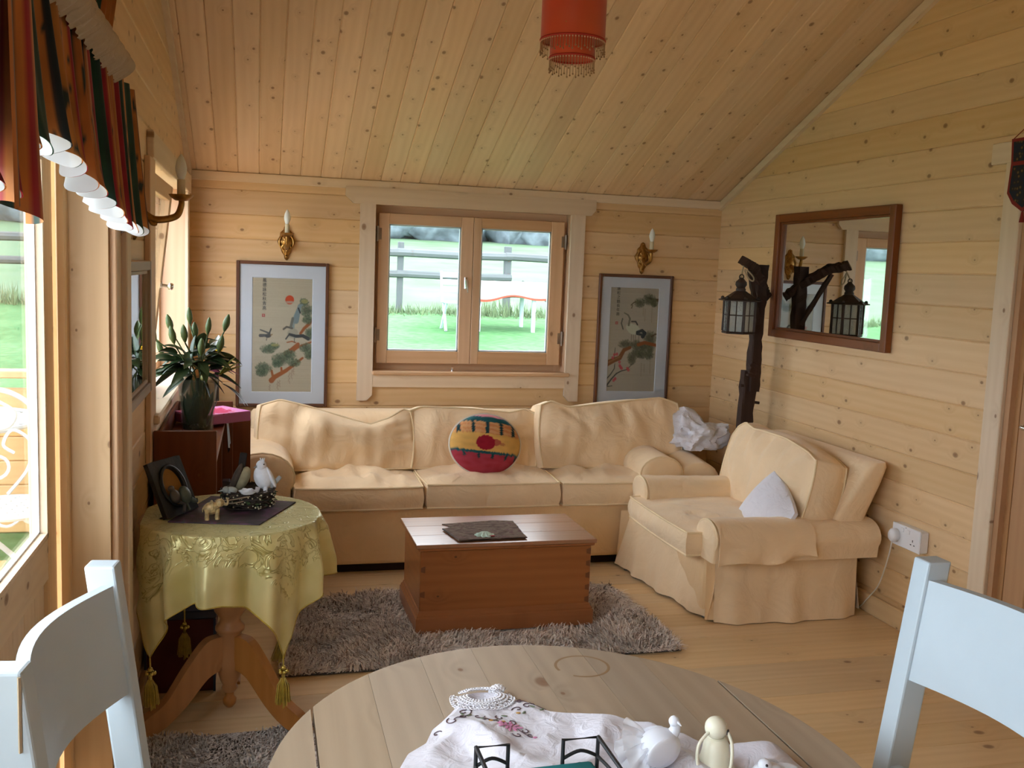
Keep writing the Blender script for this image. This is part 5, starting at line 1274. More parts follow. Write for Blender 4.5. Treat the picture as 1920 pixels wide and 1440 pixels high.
# crane: body, neck, bill, dark tail, legs
c2.blob(.50, .60, .15, .052, (.46, .46, .38), rot=-18); c2.blob(.43, .62, .09, .04, (.46, .46, .38)); c2.line([(.40, .64), (.42, .70), (.38, .735), (.30, .755)], (.022, .010), (.16, .15, .12)); c2.line([(.27, .70), (.25, .655), (.29, .60)], .012, (.10, .10, .09))
c2.line([(.46, .675), (.54, .675), (.58, .645)], .014, (.06, .06, .06)); c2.line([(.58, .575), (.68, .59), (.74, .565), (.70, .535)], (.025, .04), (.035, .04, .05)); c2.line([(.58, .56), (.68, .55)], .025, (.04, .045, .055))
for x in (.47, .51, .55, .62): c2.line([(x, .55), (x, .47)], .005, (.10, .09, .07))
TWG = (.05, .05, .055)
c2.line([(.0, .05), (.10, .12), (.20, .175), (.30, .20), (.42, .215)], (.016, .008), TWG); c2.line([(.0, .12), (.08, .165), (.15, .22), (.16, .27)], (.012, .007), TWG); c2.line([(.03, .05), (.12, .055)], .008, TWG); c2.line([(.14, .33), (.15, .42)], .006, TWG); c2.line([(.42, .22), (.52, .27)], .006, TWG)
for x, y in ((.14, .355), (.19, .36), (.11, .325), (.26, .25), (.30, .225), (.28, .235), (.42, .225), (.44, .21), (.15, .11), (.18, .125), (.25, .285)):
    for k in range(5): c2.blob(x+.016*math.cos(k*1.257), y+.009*math.sin(k*1.257), .016, .009, (.45, .07, .09), hard=4, k=.85)
for x, y, l in ((.68, .83, .10), (.72, .80, .12), (.86, .83, .16), (.70, .28, .13), (.76, .27, .08), (.88, .30, .12)): c2.line([(x, y), (x+.005, y-l)], .005, (.18, .14, .09), .6)
picture('pine_crane_picture', 'narrower embroidered picture of a crane, pine and red blossom right of the window', 1.958, 2.434, .715, 1.507, 2.036, 2.350, .795, 1.430, c2, '唐松之鶴長年壽', 2.076, 1.412, .022, 1.205, plain('black_thread', (.02, .018, .016), .8))

# ------------------------------------------------------------------ candle sconces
def sconce(label, base, rz, group='brass candle sconces'):
    """back plate in local x,z with the wall behind at y=0 (room towards -y); arm and candle in front"""
    t = thing('candle_sconce', label, 'wall lamp', base, group); B = T(*base) @ RZ(rz)
    def p(nm, m_, mat, par=t): return add(nm, *xf(m_, B), mat, par, smooth=True)
    prof = [(0, .088), (.012, .080), (.018, .062), (.034, .046), (.036, .028), (.048, .004), (.044, -.016), (.032, -.034), (.026, -.058), (.014, -.076), (.010, -.094), (0, -.104)]
    def plate(s, y, e=0):
        R1 = [Vector(q) for q in spline(prof, 3)]
        pts = [(q.x*s, y, q.y*s-.006*(1-s)) for q in R1]; pts += [(-x, yy, z) for x, yy, z in pts[-2:0:-1]]
        return pts
    p('back_plate', loft([plate(1, 0), plate(1, -.006), plate(.9, -.013), plate(.62, -.016), plate(.5, -.026), plate(.15, -.03)]), M['brass'])
    p('scroll_relief', join(*[tube([(s*.03*math.cos(a)*(1-.10*a)+s*.008, -.017, .03*math.sin(a)*1.3-.004) for a in np.linspace(-1.2, 2.6, 14)], .0048, 6) for s in (-1, 1)]+[tube(spline([(s*.005, -.018, -.05), (s*.024, -.016, -.038), (s*.018, -.02, -.02)], 6), .005, 6) for s in (-1, 1)]+[ball((0, -.018, -.083), .009, 10, 8), ball((0, -.016, .076), .008, 10, 8)]), M['brass'])
    p('arm', tube(spline([(0, -.02, -.012), (0, -.065, -.038), (0, -.125, -.026), (0, -.142, .008), (0, -.142, .028)], 8), [.0125-.00012*k for k in range(33)], 10), M['brass'])
    p('arm_leaf', tube(spline([(0, -.05, -.038), (0, -.06, -.052), (0, -.075, -.045)], 6), [.008]*6+[.007]*4+[.002]*3, 8), M['brass'])
    p('drip_pan', lathe([(0, .022), (.018, .024), (.033, .034), (.038, .042), (.034, .042), (.016, .034), (0, .034)], 20, (0, -.142, 0)), M['brass'])
    p('candle_sleeve', lathe([(.0125, .034), (.0125, .088), (.010, .089), (0, .089)], 16, (0, -.142, 0)), M['candle'])
    p('bulb', lathe([(.008, .088), (.011, .094), (.0165, .112), (.0175, .125), (.014, .143), (.008, .157), (.002, .166), (0, .167)], 18, (0, -.142, 0)), M['bulb'])
    return t
sconce('brass candle sconce above the left embroidered picture', (.130, YB-.001, 1.615), 0)
sconce('brass candle sconce above the right embroidered picture', (2.228, YB-.001, 1.615), 0)
sconce('brass candle sconce on the left wall, half hidden by the curtain valance', (XL+.001, 3.265, 1.655), 90)

# ------------------------------------------------------------------ mirrors
mt = thing('wall_mirror', 'large wooden framed mirror hanging on the right wall', 'mirror', (XR, 4.34, 1.19))
def mirror_frame(par, x, s, y0, y1, z0, z1, fw, d, mat, gl):
    """frame on a wall x=const; s = -1 right wall (room at -x), +1 left wall"""
    def bx(dx0, dx1, a, b_, c, e, bv=.003): return box(min(x+s*dx0, x+s*dx1), max(x+s*dx0, x+s*dx1), a, b_, c, e, bv)
    for a in (bx(0, d, y0, y0+fw, z0, z1), bx(0, d, y1-fw, y1, z0, z1), bx(0, d-.0006, y0+fw, y1-fw, z0, z0+fw), bx(0, d-.0006, y0+fw, y1-fw, z1-fw, z1)): add('frame', *a, mat, par)
    i = fw; k = .012
    for a in (bx(0, d*.6, y0+i, y0+i+k, z0+i, z1-i, .002), bx(0, d*.6, y1-i-k, y1-i, z0+i, z1-i, .002), bx(0, d*.59, y0+i+k, y1-i-k, z0+i, z0+i+k, .002), bx(0, d*.59, y0+i+k, y1-i-k, z1-i-k, z1-i, .002)): add('inner_moulding', *a, mat, par)
    add('mirror_glass', *bx(.004, .010, y0+i, y1-i, z0+i, z1-i, 0), M['mirror'], par); add('back_board', *bx(0, .004, y0+i, y1-i, z0+i, z1-i, 0), M['backing'], par)
mirror_frame(mt, XR-.001, -1, 3.815, 4.865, 1.20, 1.858, .042, .036, M['mirrorframe'], 0)
sm = thing('small_mirror', 'small mirror in a silvery wooden frame on the left wall beside the lilies', 'mirror', (XL, 3.17, 1.045))
mirror_frame(sm, XL+.004, 1, 2.90, 3.53, 1.045, 1.488, .032, .024, wood('silvered_wood', (.42, .33, .26), (.28, .21, .16), knots=0, rough=.4), 0)

# ------------------------------------------------------------------ rustic lamp post and lantern
lp_ = thing('lamp_post', 'dark rough timber lamp post with a bracket arm standing behind the armchair', 'lamp post', (2.56, 4.82, 0))
def rough_beam(pts, hw, hd, seed, amp=.006, n=4):
    """rectangular beam along a spine with hewn, uneven edges"""
    P = [Vector(p) for p in pts]; Q = []
    for a, c in zip(P, P[1:]):
        for k in range(10): Q.append(a.lerp(c, k/10))
    Q.append(P[-1]); rings = []
    d = (P[-1]-P[0]).normalized(); s = d.cross(Vector((0, 1, 0))); s = s.normalized() if s.length > .2 else Vector((1, 0, 0)); u = s.cross(d)
    for i, q in enumerate(Q):
        r = []
        for a, b_ in ((-1, -.8), (-.8, -1), (.8, -1), (1, -.8), (1, .8), (.8, 1), (-.8, 1), (-1, .8)):
            e = 1+amp/hw*noise.noise(Vector((i*.8, a*3+seed, b_*3)))*1.6; r.append(q+s*(a*hw*e)+u*(b_*hd*e))
        rings.append(r)
    return loft(rings)
add('base_plate', *box(2.47, 2.68, 4.76, 4.96, 0, .03, .005), M['post'], lp_)
add('lower_post', *rough_beam([(2.57, 4.85, .03), (2.575, 4.84, .55), (2.582, 4.83, 1.01)], .037, .032, 1), M['post'], lp_)
add('upper_post', *rough_beam([(2.60, 4.815, .90), (2.60, 4.815, 1.25), (2.603, 4.81, 1.585)], .031, .030, 2, .004), M['post'], lp_)
add('scarf_wedge', *rough_beam([(2.572, 4.80, .98), (2.594, 4.80, 1.06)], .024, .02, 3), M['post'], lp_)
add('bracket_arm', *rough_beam([(2.665, 4.855, 1.415), (2.60, 4.80, 1.49), (2.50, 4.715, 1.575), (2.41, 4.65, 1.60)], .022, .024, 4, .004), M['post'], lp_)
add('strut', *rough_beam([(2.598, 4.79, 1.27), (2.48, 4.705, 1.55)], .011, .011, 5, .002), M['post'], lp_)
for p, q in (((2.525, 4.81, .93), (2.555, 4.815, .93)), ((2.60, 4.82, .84), (2.645, 4.81, .835)), ((2.60, 4.83, .70), (2.635, 4.82, .70))): add('peg', *tube([p, q], .008, 7), M['post'], lp_)
rope = plain('pale_rope', (.42, .34, .22), .9, bumps=.5, bs=200)
ln = thing('hanging_lantern', 'dark metal lantern with dimpled glass hanging from the timber lamp post', 'lantern', (2.405, 4.645, 1.225))
LC = (2.405, 4.645)
hook = spline([(2.43, 4.668, 1.588), (2.418, 4.66, 1.56), (2.407, 4.648, 1.53), (2.40, 4.644, 1.512)], 6); add('rope_loop', *tube(hook, .0045, 6), rope, ln)
add('rope_bow', *tube(spline([(2.425, 4.655, 1.555), (2.44, 4.64, 1.545), (2.465, 4.63, 1.515), (2.462, 4.63, 1.497), (2.442, 4.64, 1.51), (2.425, 4.655, 1.55)], 6), .004, 6), rope, ln)
db = M['darkbrown']
add('finial', *lathe([(0, 1.434), (.024, 1.436), (.026, 1.452), (.021, 1.46), (.030, 1.475), (.028, 1.49), (.016, 1.502), (.008, 1.512), (0, 1.513)], 16, (*LC, 0)), db, ln, smooth=True)
add('hanger_ring', *tube([(LC[0]+.012*math.cos(a), LC[1], 1.516+.012*math.sin(a)) for a in np.linspace(0, 6.283, 16, endpoint=False)], .003, 6, closed=True), db, ln)
NS = 6; rot0 = .35
def hexr(r, z, n_=NS): return [(LC[0]+r*math.cos(rot0+2*math.pi*k/n_), LC[1]+r*math.sin(rot0+2*math.pi*k/n_), z) for k in range(n_)]
add('roof', *loft([hexr(.112, 1.392), hexr(.114, 1.397), hexr(.080, 1.408), hexr(.030, 1.442), hexr(.022, 1.446)]), db, ln)
add('roof_underside', *loft([hexr(.106, 1.391), hexr(.04, 1.394)]), db, ln)
for k in range(NS):
    a = rot0+2*math.pi*k/NS; add('roof_knob', *ball((LC[0]+.092*math.cos(a), LC[1]+.092*math.sin(a), 1.405), .010, 8, 6), db, ln, smooth=True)
add('floor_plate', *loft([hexr(.086, 1.222), hexr(.088, 1.228), hexr(.082, 1.234)]), db, ln)
m, n, b = newmat('dimpled_glass'); b.inputs['Base Color'].default_value = (.75, .82, .78, 1); b.inputs['Roughness'].default_value = .12; b.inputs['Alpha'].default_value = .38; spec(b, .7)
t = N(n, 'ShaderNodeTexCoord'); x1 = N(n, 'ShaderNodeTexVoronoi', Scale=110.0); n.links.new(t.outputs['Object'], x1.inputs['Vector']); bump(n, b, x1.outputs['Distance'], 1.0, .01)
dim = m
hr, hb, ht = hexr(.080, 0), 1.234, 1.393
for k in range(NS):
    p = Vector(hr[k]); q = Vector(hr[(k+1) % NS]); P0 = Vector((p.x, p.y, hb)); 
    add('corner_post', *tube([(p.x, p.y, hb), (p.x, p.y, (hb+ht)/2), (p.x, p.y, ht)], [.009, .0075, .009], 6), db, ln)
    d = (q-p); nn = Vector((d.y, -d.x, 0)).normalized()
    i1, i2 = p.lerp(q, .10), p.lerp(q, .90)
    V = [(i1.x, i1.y, hb), (i2.x, i2.y, hb), (i2.x, i2.y, ht), (i1.x, i1.y, ht)]; V += [(x-nn.x*.003, y-nn.y*.003, z) for x, y, z in V]
    add('glass_pane', V, [(0, 1, 2, 3), (7, 6, 5, 4), (0, 4, 5, 1), (1, 5, 6, 2), (2, 6, 7, 3), (3, 7, 4, 0)], dim, ln)
    mm = p.lerp(q, .5); add('glazing_bar', *join(tube([(mm.x, mm.y, hb), (mm.x, mm.y, ht)], .003, 5), tube([(i1.x, i1.y, (hb+ht)/2+.005), (i2.x, i2.y, (hb+ht)/2+.005)], .003, 5)), db, ln)
add('candle_bulb', *lathe([(0, 1.236), (.012, 1.236), (.012, 1.27), (.018, 1.29), (.016, 1.32), (.006, 1.345), (0, 1.35)], 14, (*LC, 0)), M['bulb'], ln, smooth=True)

# ------------------------------------------------------------------ socket, plug, flex
so = thing('wall_socket', 'white double wall socket low on the right wall', 'socket', (XR, 3.56, .385))
add('back_box', *box(XR-.040, XR-.001, 3.455, 3.640, .382, .475, .004), M['plastic'], so)
add('face_plate', *box(XR-.046, XR-.039, 3.453, 3.642, .380, .477, .003), M['plastic'], so)
hole = plain('socket_hole', (.03, .03, .03), .6)
for y, z, a, c in ((3.50, .425, .0022, .005), (3.489, .408, .004, .002), (3.511, .408, .004, .002)): add('pin_hole', *box(XR-.0467, XR-.0455, y-a, y+a, z-c, z+c), hole, so)
for y in (3.53, 3.57): add('rocker_switch', *box(XR-.0495, XR-.0455, y-.009, y+.009, .448, .466, .0015), M['plastic'], so)
add('print_mark', *box(XR-.0464, XR-.0458, 3.546, 3.553, .469, .4715), hole, so)
pg_ = thing('plug', 'white plug with its flex trailing down to the skirting', 'plug', (XR-.07, 3.605, .40))
add('body', *xf(lathe([(0, 0), (.022, .0), (.026, .006), (.026, .026), (.020, .034), (0, .036)], 20), T(XR-.046, 3.605, .425) @ RY(-90) @ SC(1.15, .92, 1)), M['plastic'], pg_, smooth=True)
add('flex', *tube(spline([(XR-.066, 3.608, .404), (XR-.066, 3.62, .34), (XR-.058, 3.66, .24), (XR-.045, 3.71, .16), (XR-.034, 3.77, .10), (XR-.03, 3.81, .06), (XR-.03, 3.86, .012), (XR-.04, 3.95, .006)], 6), .0032, 6), plain('white_flex', (.70, .66, .58), .5), pg_, smooth=True)

# ------------------------------------------------------------------ pendant lamp
m, n, b = newmat('red_silk_shade'); b.inputs['Base Color'].default_value = (.48, .045, .008, 1); b.inputs['Roughness'].default_value = .6; b.inputs['Alpha'].default_value = .86; b.inputs['Sheen Weight'].default_value = .3
t = N(n, 'ShaderNodeTexCoord'); x1 = N(n, 'ShaderNodeTexNoise', Scale=5.0); n.links.new(t.outputs['Object'], x1.inputs['Vector']); r1 = ramp(n, [(.3, (.50, .035, .008)), (.7, (.55, .075, .012))], x1.outputs['Fac']); n.links.new(r1.outputs[0], b.inputs['Base Color'])
shade = m
PX, PY = .742, 2.40; PZ = 2.06
pd = thing('pendant_lamp', 'two tier orange red pendant lampshade with bead fringe', 'pendant lamp', (PX, PY, PZ-.05))
def drum(r, z0, z1, nm):
    sh = add(nm, *grid(lambda u, v: (PX+r*math.cos(u*6.2832), PY+r*math.sin(u*6.2832), lerp(z0, z1, v)), 64, 6, cu=True), shade, pd, smooth=True)
    add('hoop', *tube([(PX+r*math.cos(a), PY+r*math.sin(a), z0) for a in np.linspace(0, 6.2832, 64, endpoint=False)], .0025, 6, closed=True), plain('red_braid', (.36, .02, .01), .7), sh)
    bm_ = []; bz = []
    for k in range(int(r*2*math.pi/.0075)):
        a = k*.0075/r; L = .024+.004*(k % 3); x, y = PX+r*math.cos(a), PY+r*math.sin(a)
        bz.append(tube([(x, y, z0-.002), (x, y, z0-L)], .0008, 4)); bz.append(ball((x, y, z0-L-.002), .0024, 6, 4)); bm_.append(ball((x, y, z0-.005), .0022, 6, 4))
    add('bead_fringe', *join(*bz), plain('amber_bead', (.30, .17, .08), .3, sp=.6), sh)['kind'] = 'stuff'
    add('clear_beads', *join(*bm_), plain('clear_bead', (.62, .36, .24), .15, sp=.8), sh)['kind'] = 'stuff'
drum(.080, 2.072, 2.225, 'upper_shade'); drum(.056, 2.030, 2.10, 'lower_shade')
add('shade_ring', *join(*[tube([(PX, PY, 2.10), (PX+.080*math.cos(a), PY+.080*math.sin(a), 2.10)], .0016, 5) for a in (0, 2.09, 4.19)]), M['brass'], pd)
add('lamp_holder', *lathe([(.0, 2.10), (.018, 2.10), (.018, 2.15), (.008, 2.17), (0, 2.17)], 14, (PX, PY, 0)), M['plastic'], pd, smooth=True)
add('flex', *tube([(PX, PY, 2.165), (PX, PY, zc(PY)-.01)], .003, 6), M['plastic'], pd)
add('ceiling_rose', *lathe([(0, -.03), (.03, -.03), (.045, -.012), (.046, .012), (0, .012)], 20, (PX, PY, zc(PY))), M['plastic'], pd, smooth=True)

# ------------------------------------------------------------------ curtain valance over the glazed door
cvn = thing('curtain_valance', 'gathered valance in orange, green, crimson and navy stripes over the left glazed door', 'curtain', (-.33, 2.1, 1.57))
stripes = [(.42, .15, .04), (.30, .02, .035), (.28, .018, .03), (.46, .19, .05), (.018, .065, .045), (.018, .05, .04), (.44, .16, .04), (.46, .17, .04), (.30, .02, .035), (.48, .20, .05), (.02, .06, .045), (.02, .05, .04), (.45, .15, .04), (.26, .018, .03), (.47, .18, .05), (.018, .03, .04)]
Yf, Yn = 2.86, .95; LF = 46
def hemz(y): return piece([(.9, 1.57), (1.38, 1.585), (1.44, 1.64), (1.6, 1.665), (1.85, 1.655), (2.2, 1.605), (2.5, 1.575), (2.9, 1.566)], y)
def val(s, v):
    """s 0..1 along the cloth, v 0 hem .. 1 heading"""
    y = lerp(Yn, Yf, s); ph = s*LF*2*math.pi; jit = .8*noise.noise(Vector((s*30, 0, 0)))
    amp = lerp(.034, .010, v**.6)*(1+.5*noise.noise(Vector((s*11, 2, 0)))); d = math.sin(ph*.42+jit*2)*amp+math.sin(ph+jit)*amp*.34*(v**.5+.25)
    x = -.335+d+.012*(1-v); yy = y+math.cos(ph*.42+jit*2)*amp*.12; z = lerp(hemz(y)+.016*math.sin(ph*.42+2)+.012*noise.noise(Vector((s*23, 7, 0))), 1.925, v)
    end = sstep(.975, 1, s); x = lerp(x, XL+.02, end)
    return (x, yy, z)
NU = 900
V, F = grid(lambda u, v: val(u, v), NU, 22); cols = []
for j in range(23):
    for i in range(NU+1):
        s = i/NU; k = s*84; c = np.array(stripes[int(k) % len(stripes)]); c2_ = np.array(stripes[int(k+1) % len(stripes)]); f_ = k-int(k)
        c = c*(1-sstep(.90, 1, f_))+c2_*sstep(.90, 1, f_)
        z = V[j*(NU+1)+i][2]; q = .85+.3*nz(s*90, z*22, 1)
        if c[1] > .1 and nz(s*200, z*26, 3) > .36: c = np.array((.03, .05, .045))
        cols.append(c*q)
m0 = len(V); tn = []
import itertools
Vb = []
for j in range(23):
    for i in range(NU+1):
        a = Vector(V[j*(NU+1)+max(0, i-1)]); c = Vector(V[j*(NU+1)+min(NU, i+1)]); d = (c-a); nn = Vector((d.y, -d.x, 0)).normalized(); p = Vector(V[j*(NU+1)+i]); Vb.append(tuple(p-nn*.0022))
add('striped_cloth', V, F, vcol('curtain_print', .8, sheen=.2), cvn, cols=cols, smooth=True)
add('white_lining', Vb, [f[::-1] for f in F], plain('curtain_lining', (.55, .57, .62), .9), cvn, smooth=True)
add('hem_edge', V[:NU+1]+Vb[:NU+1], [(i+1, i, NU+1+i, NU+2+i) for i in range(NU)], vcol('hem_print', .8), cvn, cols=[tuple(np.array(c)*1.5) for c in cols[:NU+1]]*2)
# cream gathered ruffle under the heading and the frill above it
def ruf(s, v):
    y = lerp(Yn, 2.44, s); n_ = 17; t_ = s*n_+.25*noise.noise(Vector((s*9, 1, 0))); f_ = t_-math.floor(t_); lobe = abs(math.sin(math.pi*f_))**.6
    bul = math.sin(math.pi*min(1, v*1.02)); fine = math.sin(s*n_*6*2*math.pi)*.004*(1-abs(v-.45))
    return (-.322+.042*bul*(.45+.55*lobe)+fine, y+.010*math.sin(2*math.pi*f_)*(1-v), lerp(1.902-.020*lobe, 1.955+.010*lobe, v))
V, F = grid(ruf, 500, 12); add('cream_ruffle', V, F, fabric('ruffle_cream', (.50, .41, .30), wrinkle=.4, wscale=30), cvn, smooth=True)
def frill(s, v):
    y = lerp(Yn, 2.50, s); ph = s*26*2*math.pi+2*noise.noise(Vector((s*17, 3, 0)))
    return (-.345+.02*math.sin(ph)*(.3+v), y+.012*math.cos(ph)*v, 1.965+.13*v+.012*math.sin(ph*.6)*v)
V, F = grid(frill, 400, 8); cols = []
for j in range(9):
    for i in range(401):
        c = np.array(stripes[int(i/400*50) % len(stripes)]); cols.append(c*(.9+.3*nz(i*.3, j*.4, 2)))
add('heading_frill', V, F, bpy.data.materials['curtain_print'], cvn, cols=cols, smooth=True)
add('pelmet_board', *box(XL+.001, -.352, Yn, 2.50, 1.93, 1.95), M['case'], cvn)
add('curtain_drop', *grid(lambda u, v: (-.30+.02*math.sin(u*9+1)*(1-v*.5), lerp(1.30, 1.445, u)+.01*(1-v)*(u-.5)*4, lerp(1.55+.012*math.sin(u*5), 1.86, v)), 24, 16), bpy.data.materials['curtain_print'], cvn, smooth=True,
    cols=[np.array((.50, .17, .04) if abs((i/24*5) % 1-.5) > .22 else ((.32, .02, .03) if int(i/24*5) % 2 else (.02, .05, .045)))*(.9+.3*nz(i*.4, j*.3, 0)) for j in range(17) for i in range(25)])

# ------------------------------------------------------------------ hanging banner by the door
bn = thing('hanging_banner', 'small red edged dark woven banner hanging over the door casing', 'banner', (XR-.03, 3.08, 1.80))
bp = [(-.075, .26), (.085, .26), (.078, .17), (.085, .06), (.055, .02), (.0, -.012), (-.055, .02), (-.075, .06)]
V, F = prism(bp, .004); BM = Matrix(((0, 0, -1, XR-.026), (1, 0, 0, 3.075), (0, 1, 0, 1.80), (0, 0, 0, 1)))
rdm = plain('banner_red', (.22, .02, .015), .85); add('border', *xf((V, F), BM), rdm, bn)
m, n, b = newmat('banner_weave'); b.inputs['Roughness'].default_value = .9; t = N(n, 'ShaderNodeTexCoord'); x1 = N(n, 'ShaderNodeTexVoronoi', Scale=55.0); n.links.new(t.outputs['Object'], x1.inputs['Vector'])
r1 = ramp(n, [(.1, (.16, .09, .03)), (.35, (.02, .015, .012)), (.7, (.01, .015, .03))], x1.outputs['Distance']); n.links.new(r1.outputs[0], b.inputs['Base Color'])
for pl2 in ([(-.062, .248), (.072, .248), (.066, .175), (-.062, .175)], [(-.062, .16), (.066, .16), (.072, .065), (.045, .032), (0, .004), (-.045, .032), (-.062, .065)]): add('woven_panel', *xf(prism(pl2, .003), BM @ T(0, 0, .003)), m, bn)
add('tassel', *xf(tube([(0, -.012, .002), (0, -.05, .002)], [.004, .009], 8), BM), rdm, bn); add('cord', *xf(tube([(-.07, .258, .002), (0, .31, .0), (.08, .258, .002)], .0018, 5), BM), rdm, bn)
# ------------------------------------------------------------------ low cabinet along the left wall and what is on it
cb = thing('side_cabinet', 'red brown pine cabinet with raised end panels against the left wall', 'cabinet', (-.265, 4.3, 0))
cx0, cx1 = XL+.022, -.152
add('end_panel', *box(cx0, cx1, 3.62, 3.642, 0, .888, .002), M['cab'], cb); add('end_panel', *box(cx0, -.122, 4.595, 4.618, 0, .860, .002), M['cab'], cb)
add('top_board', *box(cx0, cx1, 3.642, 4.595, .77, .79, .002), M['cab'], cb); add('back_board', *box(cx0, cx0+.012, 3.642, 4.595, .05, .86), M['cab'], cb)
for z in (.08, .42): add('shelf', *box(cx0+.012, cx1-.005, 3.642, 4.595, z, z+.02), M['cab'], cb)
add('mid_panel', *box(cx0+.012, cx1-.004, 4.22, 4.24, .1, .77), M['cab'], cb)
sc_ = thing('low_shelf_unit', 'darker pine shelf end between the cabinet and the sofa arm', 'shelf', (-.2, 5.2, 0))
for z in (.06, .38): add('shelf', *box(XL+.022, -.165, 5.02, 5.52, z, z+.02), M['cab'], sc_)
add('end_panel', *box(XL+.022, -.165, 5.0, 5.02, 0, .70, .002), M['cab'], sc_); add('end_panel', *box(XL+.022, -.165, 5.52, 5.54, 0, .70, .002), M['cab'], sc_)
add('top_board', *box(XL+.022, -.165, 4.99, 5.55, .70, .722, .003), M['cab'], sc_)
# a tall pine board end standing in front of the sofa arm (end of the run)
eb = thing('pine_end_board', 'upright pine board standing against the left end of the sofa', 'board', (-.09, 4.64, 0))
add('board', *box(-.145, -.044, 4.632, 4.652, 0, .776, .002), M['cab'], eb); add('foot', *box(-.145, -.044, 4.62, 4.666, 0, .03, .003), M['cab'], eb)
# pink canvas box
m, n, b = newmat('pink_print'); b.inputs['Roughness'].default_value = .7; t = N(n, 'ShaderNodeTexCoord'); x1 = N(n, 'ShaderNodeTexNoise', Scale=45.0, Detail=3.0); n.links.new(t.outputs['Object'], x1.inputs['Vector'])
sx_ = N(n, 'ShaderNodeVectorMath', operation='LENGTH'); n.links.new(t.outputs['Object'], sx_.inputs[0])
f_ = mth(n, 'ADD', x1.outputs['Fac'], mth(n, 'MULTIPLY', mth(n, 'SUBTRACT', .10, sx_.outputs['Value']), 4.0))
r1 = ramp(n, [(.42, (.70, .22, .55)), (.50, (.75, .30, .52)), (.62, (.62, .02, .12))], f_); n.links.new(r1.outputs[0], b.inputs['Base Color']); pinkm = m
pc = thing('pink_canvas', 'flat pink box with a crimson flowered lid resting across the cabinet end', 'box', (-.205, 4.40, .803))
B = T(-.205, 4.40, .803) @ RZ(38)
add('sides', *xf(box(-.13, .13, -.10, .10, 0, .040, .003), B), plain('mauve_card', (.50, .17, .40), .7), pc); add('lid', *xf(box(-.128, .128, -.098, .098, .040, .044), B), pinkm, pc)
# scarf hanging over the cabinet edge
def scarf(u, v):
    x = cx1-.05+.055*min(1, v*3)+.006*math.sin(u*9)*v; z = .796+.004*math.sin(u*12)-max(0, v-.3)*.21*(1-.55*abs(u-.42)); y = lerp(4.40, 4.55, u)+.02*v*math.sin(u*4)
    return (x+.012*v, y, z)
V, F = grid(scarf, 24, 20)
tag(add('grey_scarf', V, F, vcol('scarf_print', .85), cols=[(.30, .34, .38) if not (.2 < v/20 < .34 and .2 < u/24 < .8) else (.42, .15, .40) for v in range(21) for u in range(25)], smooth=True), 'thin grey blue scarf with a mauve band hanging off the cabinet top', 'scarf')
bk = thing('dark_case', 'small dark case with a red spine standing beside the pine board', 'case', (-.13, 4.5, .44))
add('case', *box(-.163, -.13, 4.46, 4.52, .44, .52, .003), plain('slate_case', (.06, .055, .07), .5), bk); add('spine', *box(-.166, -.163, 4.462, 4.518, .445, .515), rdm, bk)
# yellow candle on the window sill
yc = thing('yellow_candle', 'fat yellow candle on a small stand behind the lilies', 'candle', (-.21, 4.99, .722))
ym = plain('yellow_wax', (.85, .55, .01), .4); ym.node_tree.nodes['Principled BSDF'].inputs['Subsurface Weight'].default_value = .2
add('stand', *lathe([(.03, 0), (.032, .008), (.012, .02), (.010, .25), (.03, .262), (.034, .272), (0, .272)], 16, (-.21, 4.99, .722)), M['darkbrown'], yc, smooth=True)
add('wax', *lathe([(0, .272), (.026, .272), (.027, .345), (.022, .35), (0, .345)], 20, (-.21, 4.99, .722)), ym, yc, smooth=True); add('wick', *tube([(-.21, 4.99, 1.065), (-.209, 4.99, 1.08)], .0015, 5), M['black'], yc)

# vase of lilies
VX, VY, VZ = -.250, 4.16, .790
va = thing('glass_vase', 'tall clear glass vase of water standing on the side cabinet', 'vase', (VX, VY, VZ))
m, n, b = newmat('vase_glass'); b.inputs['Base Color'].default_value = (.07, .09, .06, 1); b.inputs['Roughness'].default_value = .04; b.inputs['Alpha'].default_value = .26; spec(b, .9); vg = m
m, n, b = newmat('vase_water'); b.inputs['Base Color'].default_value = (.02, .03, .015, 1); b.inputs['Roughness'].default_value = .05; b.inputs['Alpha'].default_value = .32; vw = m
po = [(.0, .0), (.058, .0), (.062, .006), (.066, .08), (.073, .16), (.080, .215), (.083, .228)]
add('glass', *lathe(po+[(.079, .228), (.069, .16), (.061, .08), (.056, .018), (0, .018)], 32, (VX, VY, VZ)), vg, va, smooth=True)
add('water', *lathe([(0, .019), (.0555, .019), (.0605, .08), (.067, .15), (0, .15)], 28, (VX, VY, VZ)), vw, va, smooth=True)
sm_ = plain('pale_stones', (.55, .50, .42), .6, var=.3, vs=30); rr = random.Random(5)
for k in range(9): add('pebble', *ball((VX+.03*math.cos(k*2.4)*math.sqrt(k/9), VY+.03*math.sin(k*2.4)*math.sqrt(k/9), VZ+.028), .012, 8, 6, (1, .8, .6)), sm_, va, smooth=True)
lg = plain('lily_leaf', (.028, .052, .018), .32, var=.35, vs=20, sp=.6); lgl = plain('lily_bud', (.085, .125, .035), .42, var=.25, vs=25, sp=.5); lst = plain('lily_stem', (.06, .09, .03), .5)
lil = thing('lily_bouquet', 'lilies in bud with broad dark green leaves, standing in the glass vase', 'flowers', (VX, VY, VZ+.02))
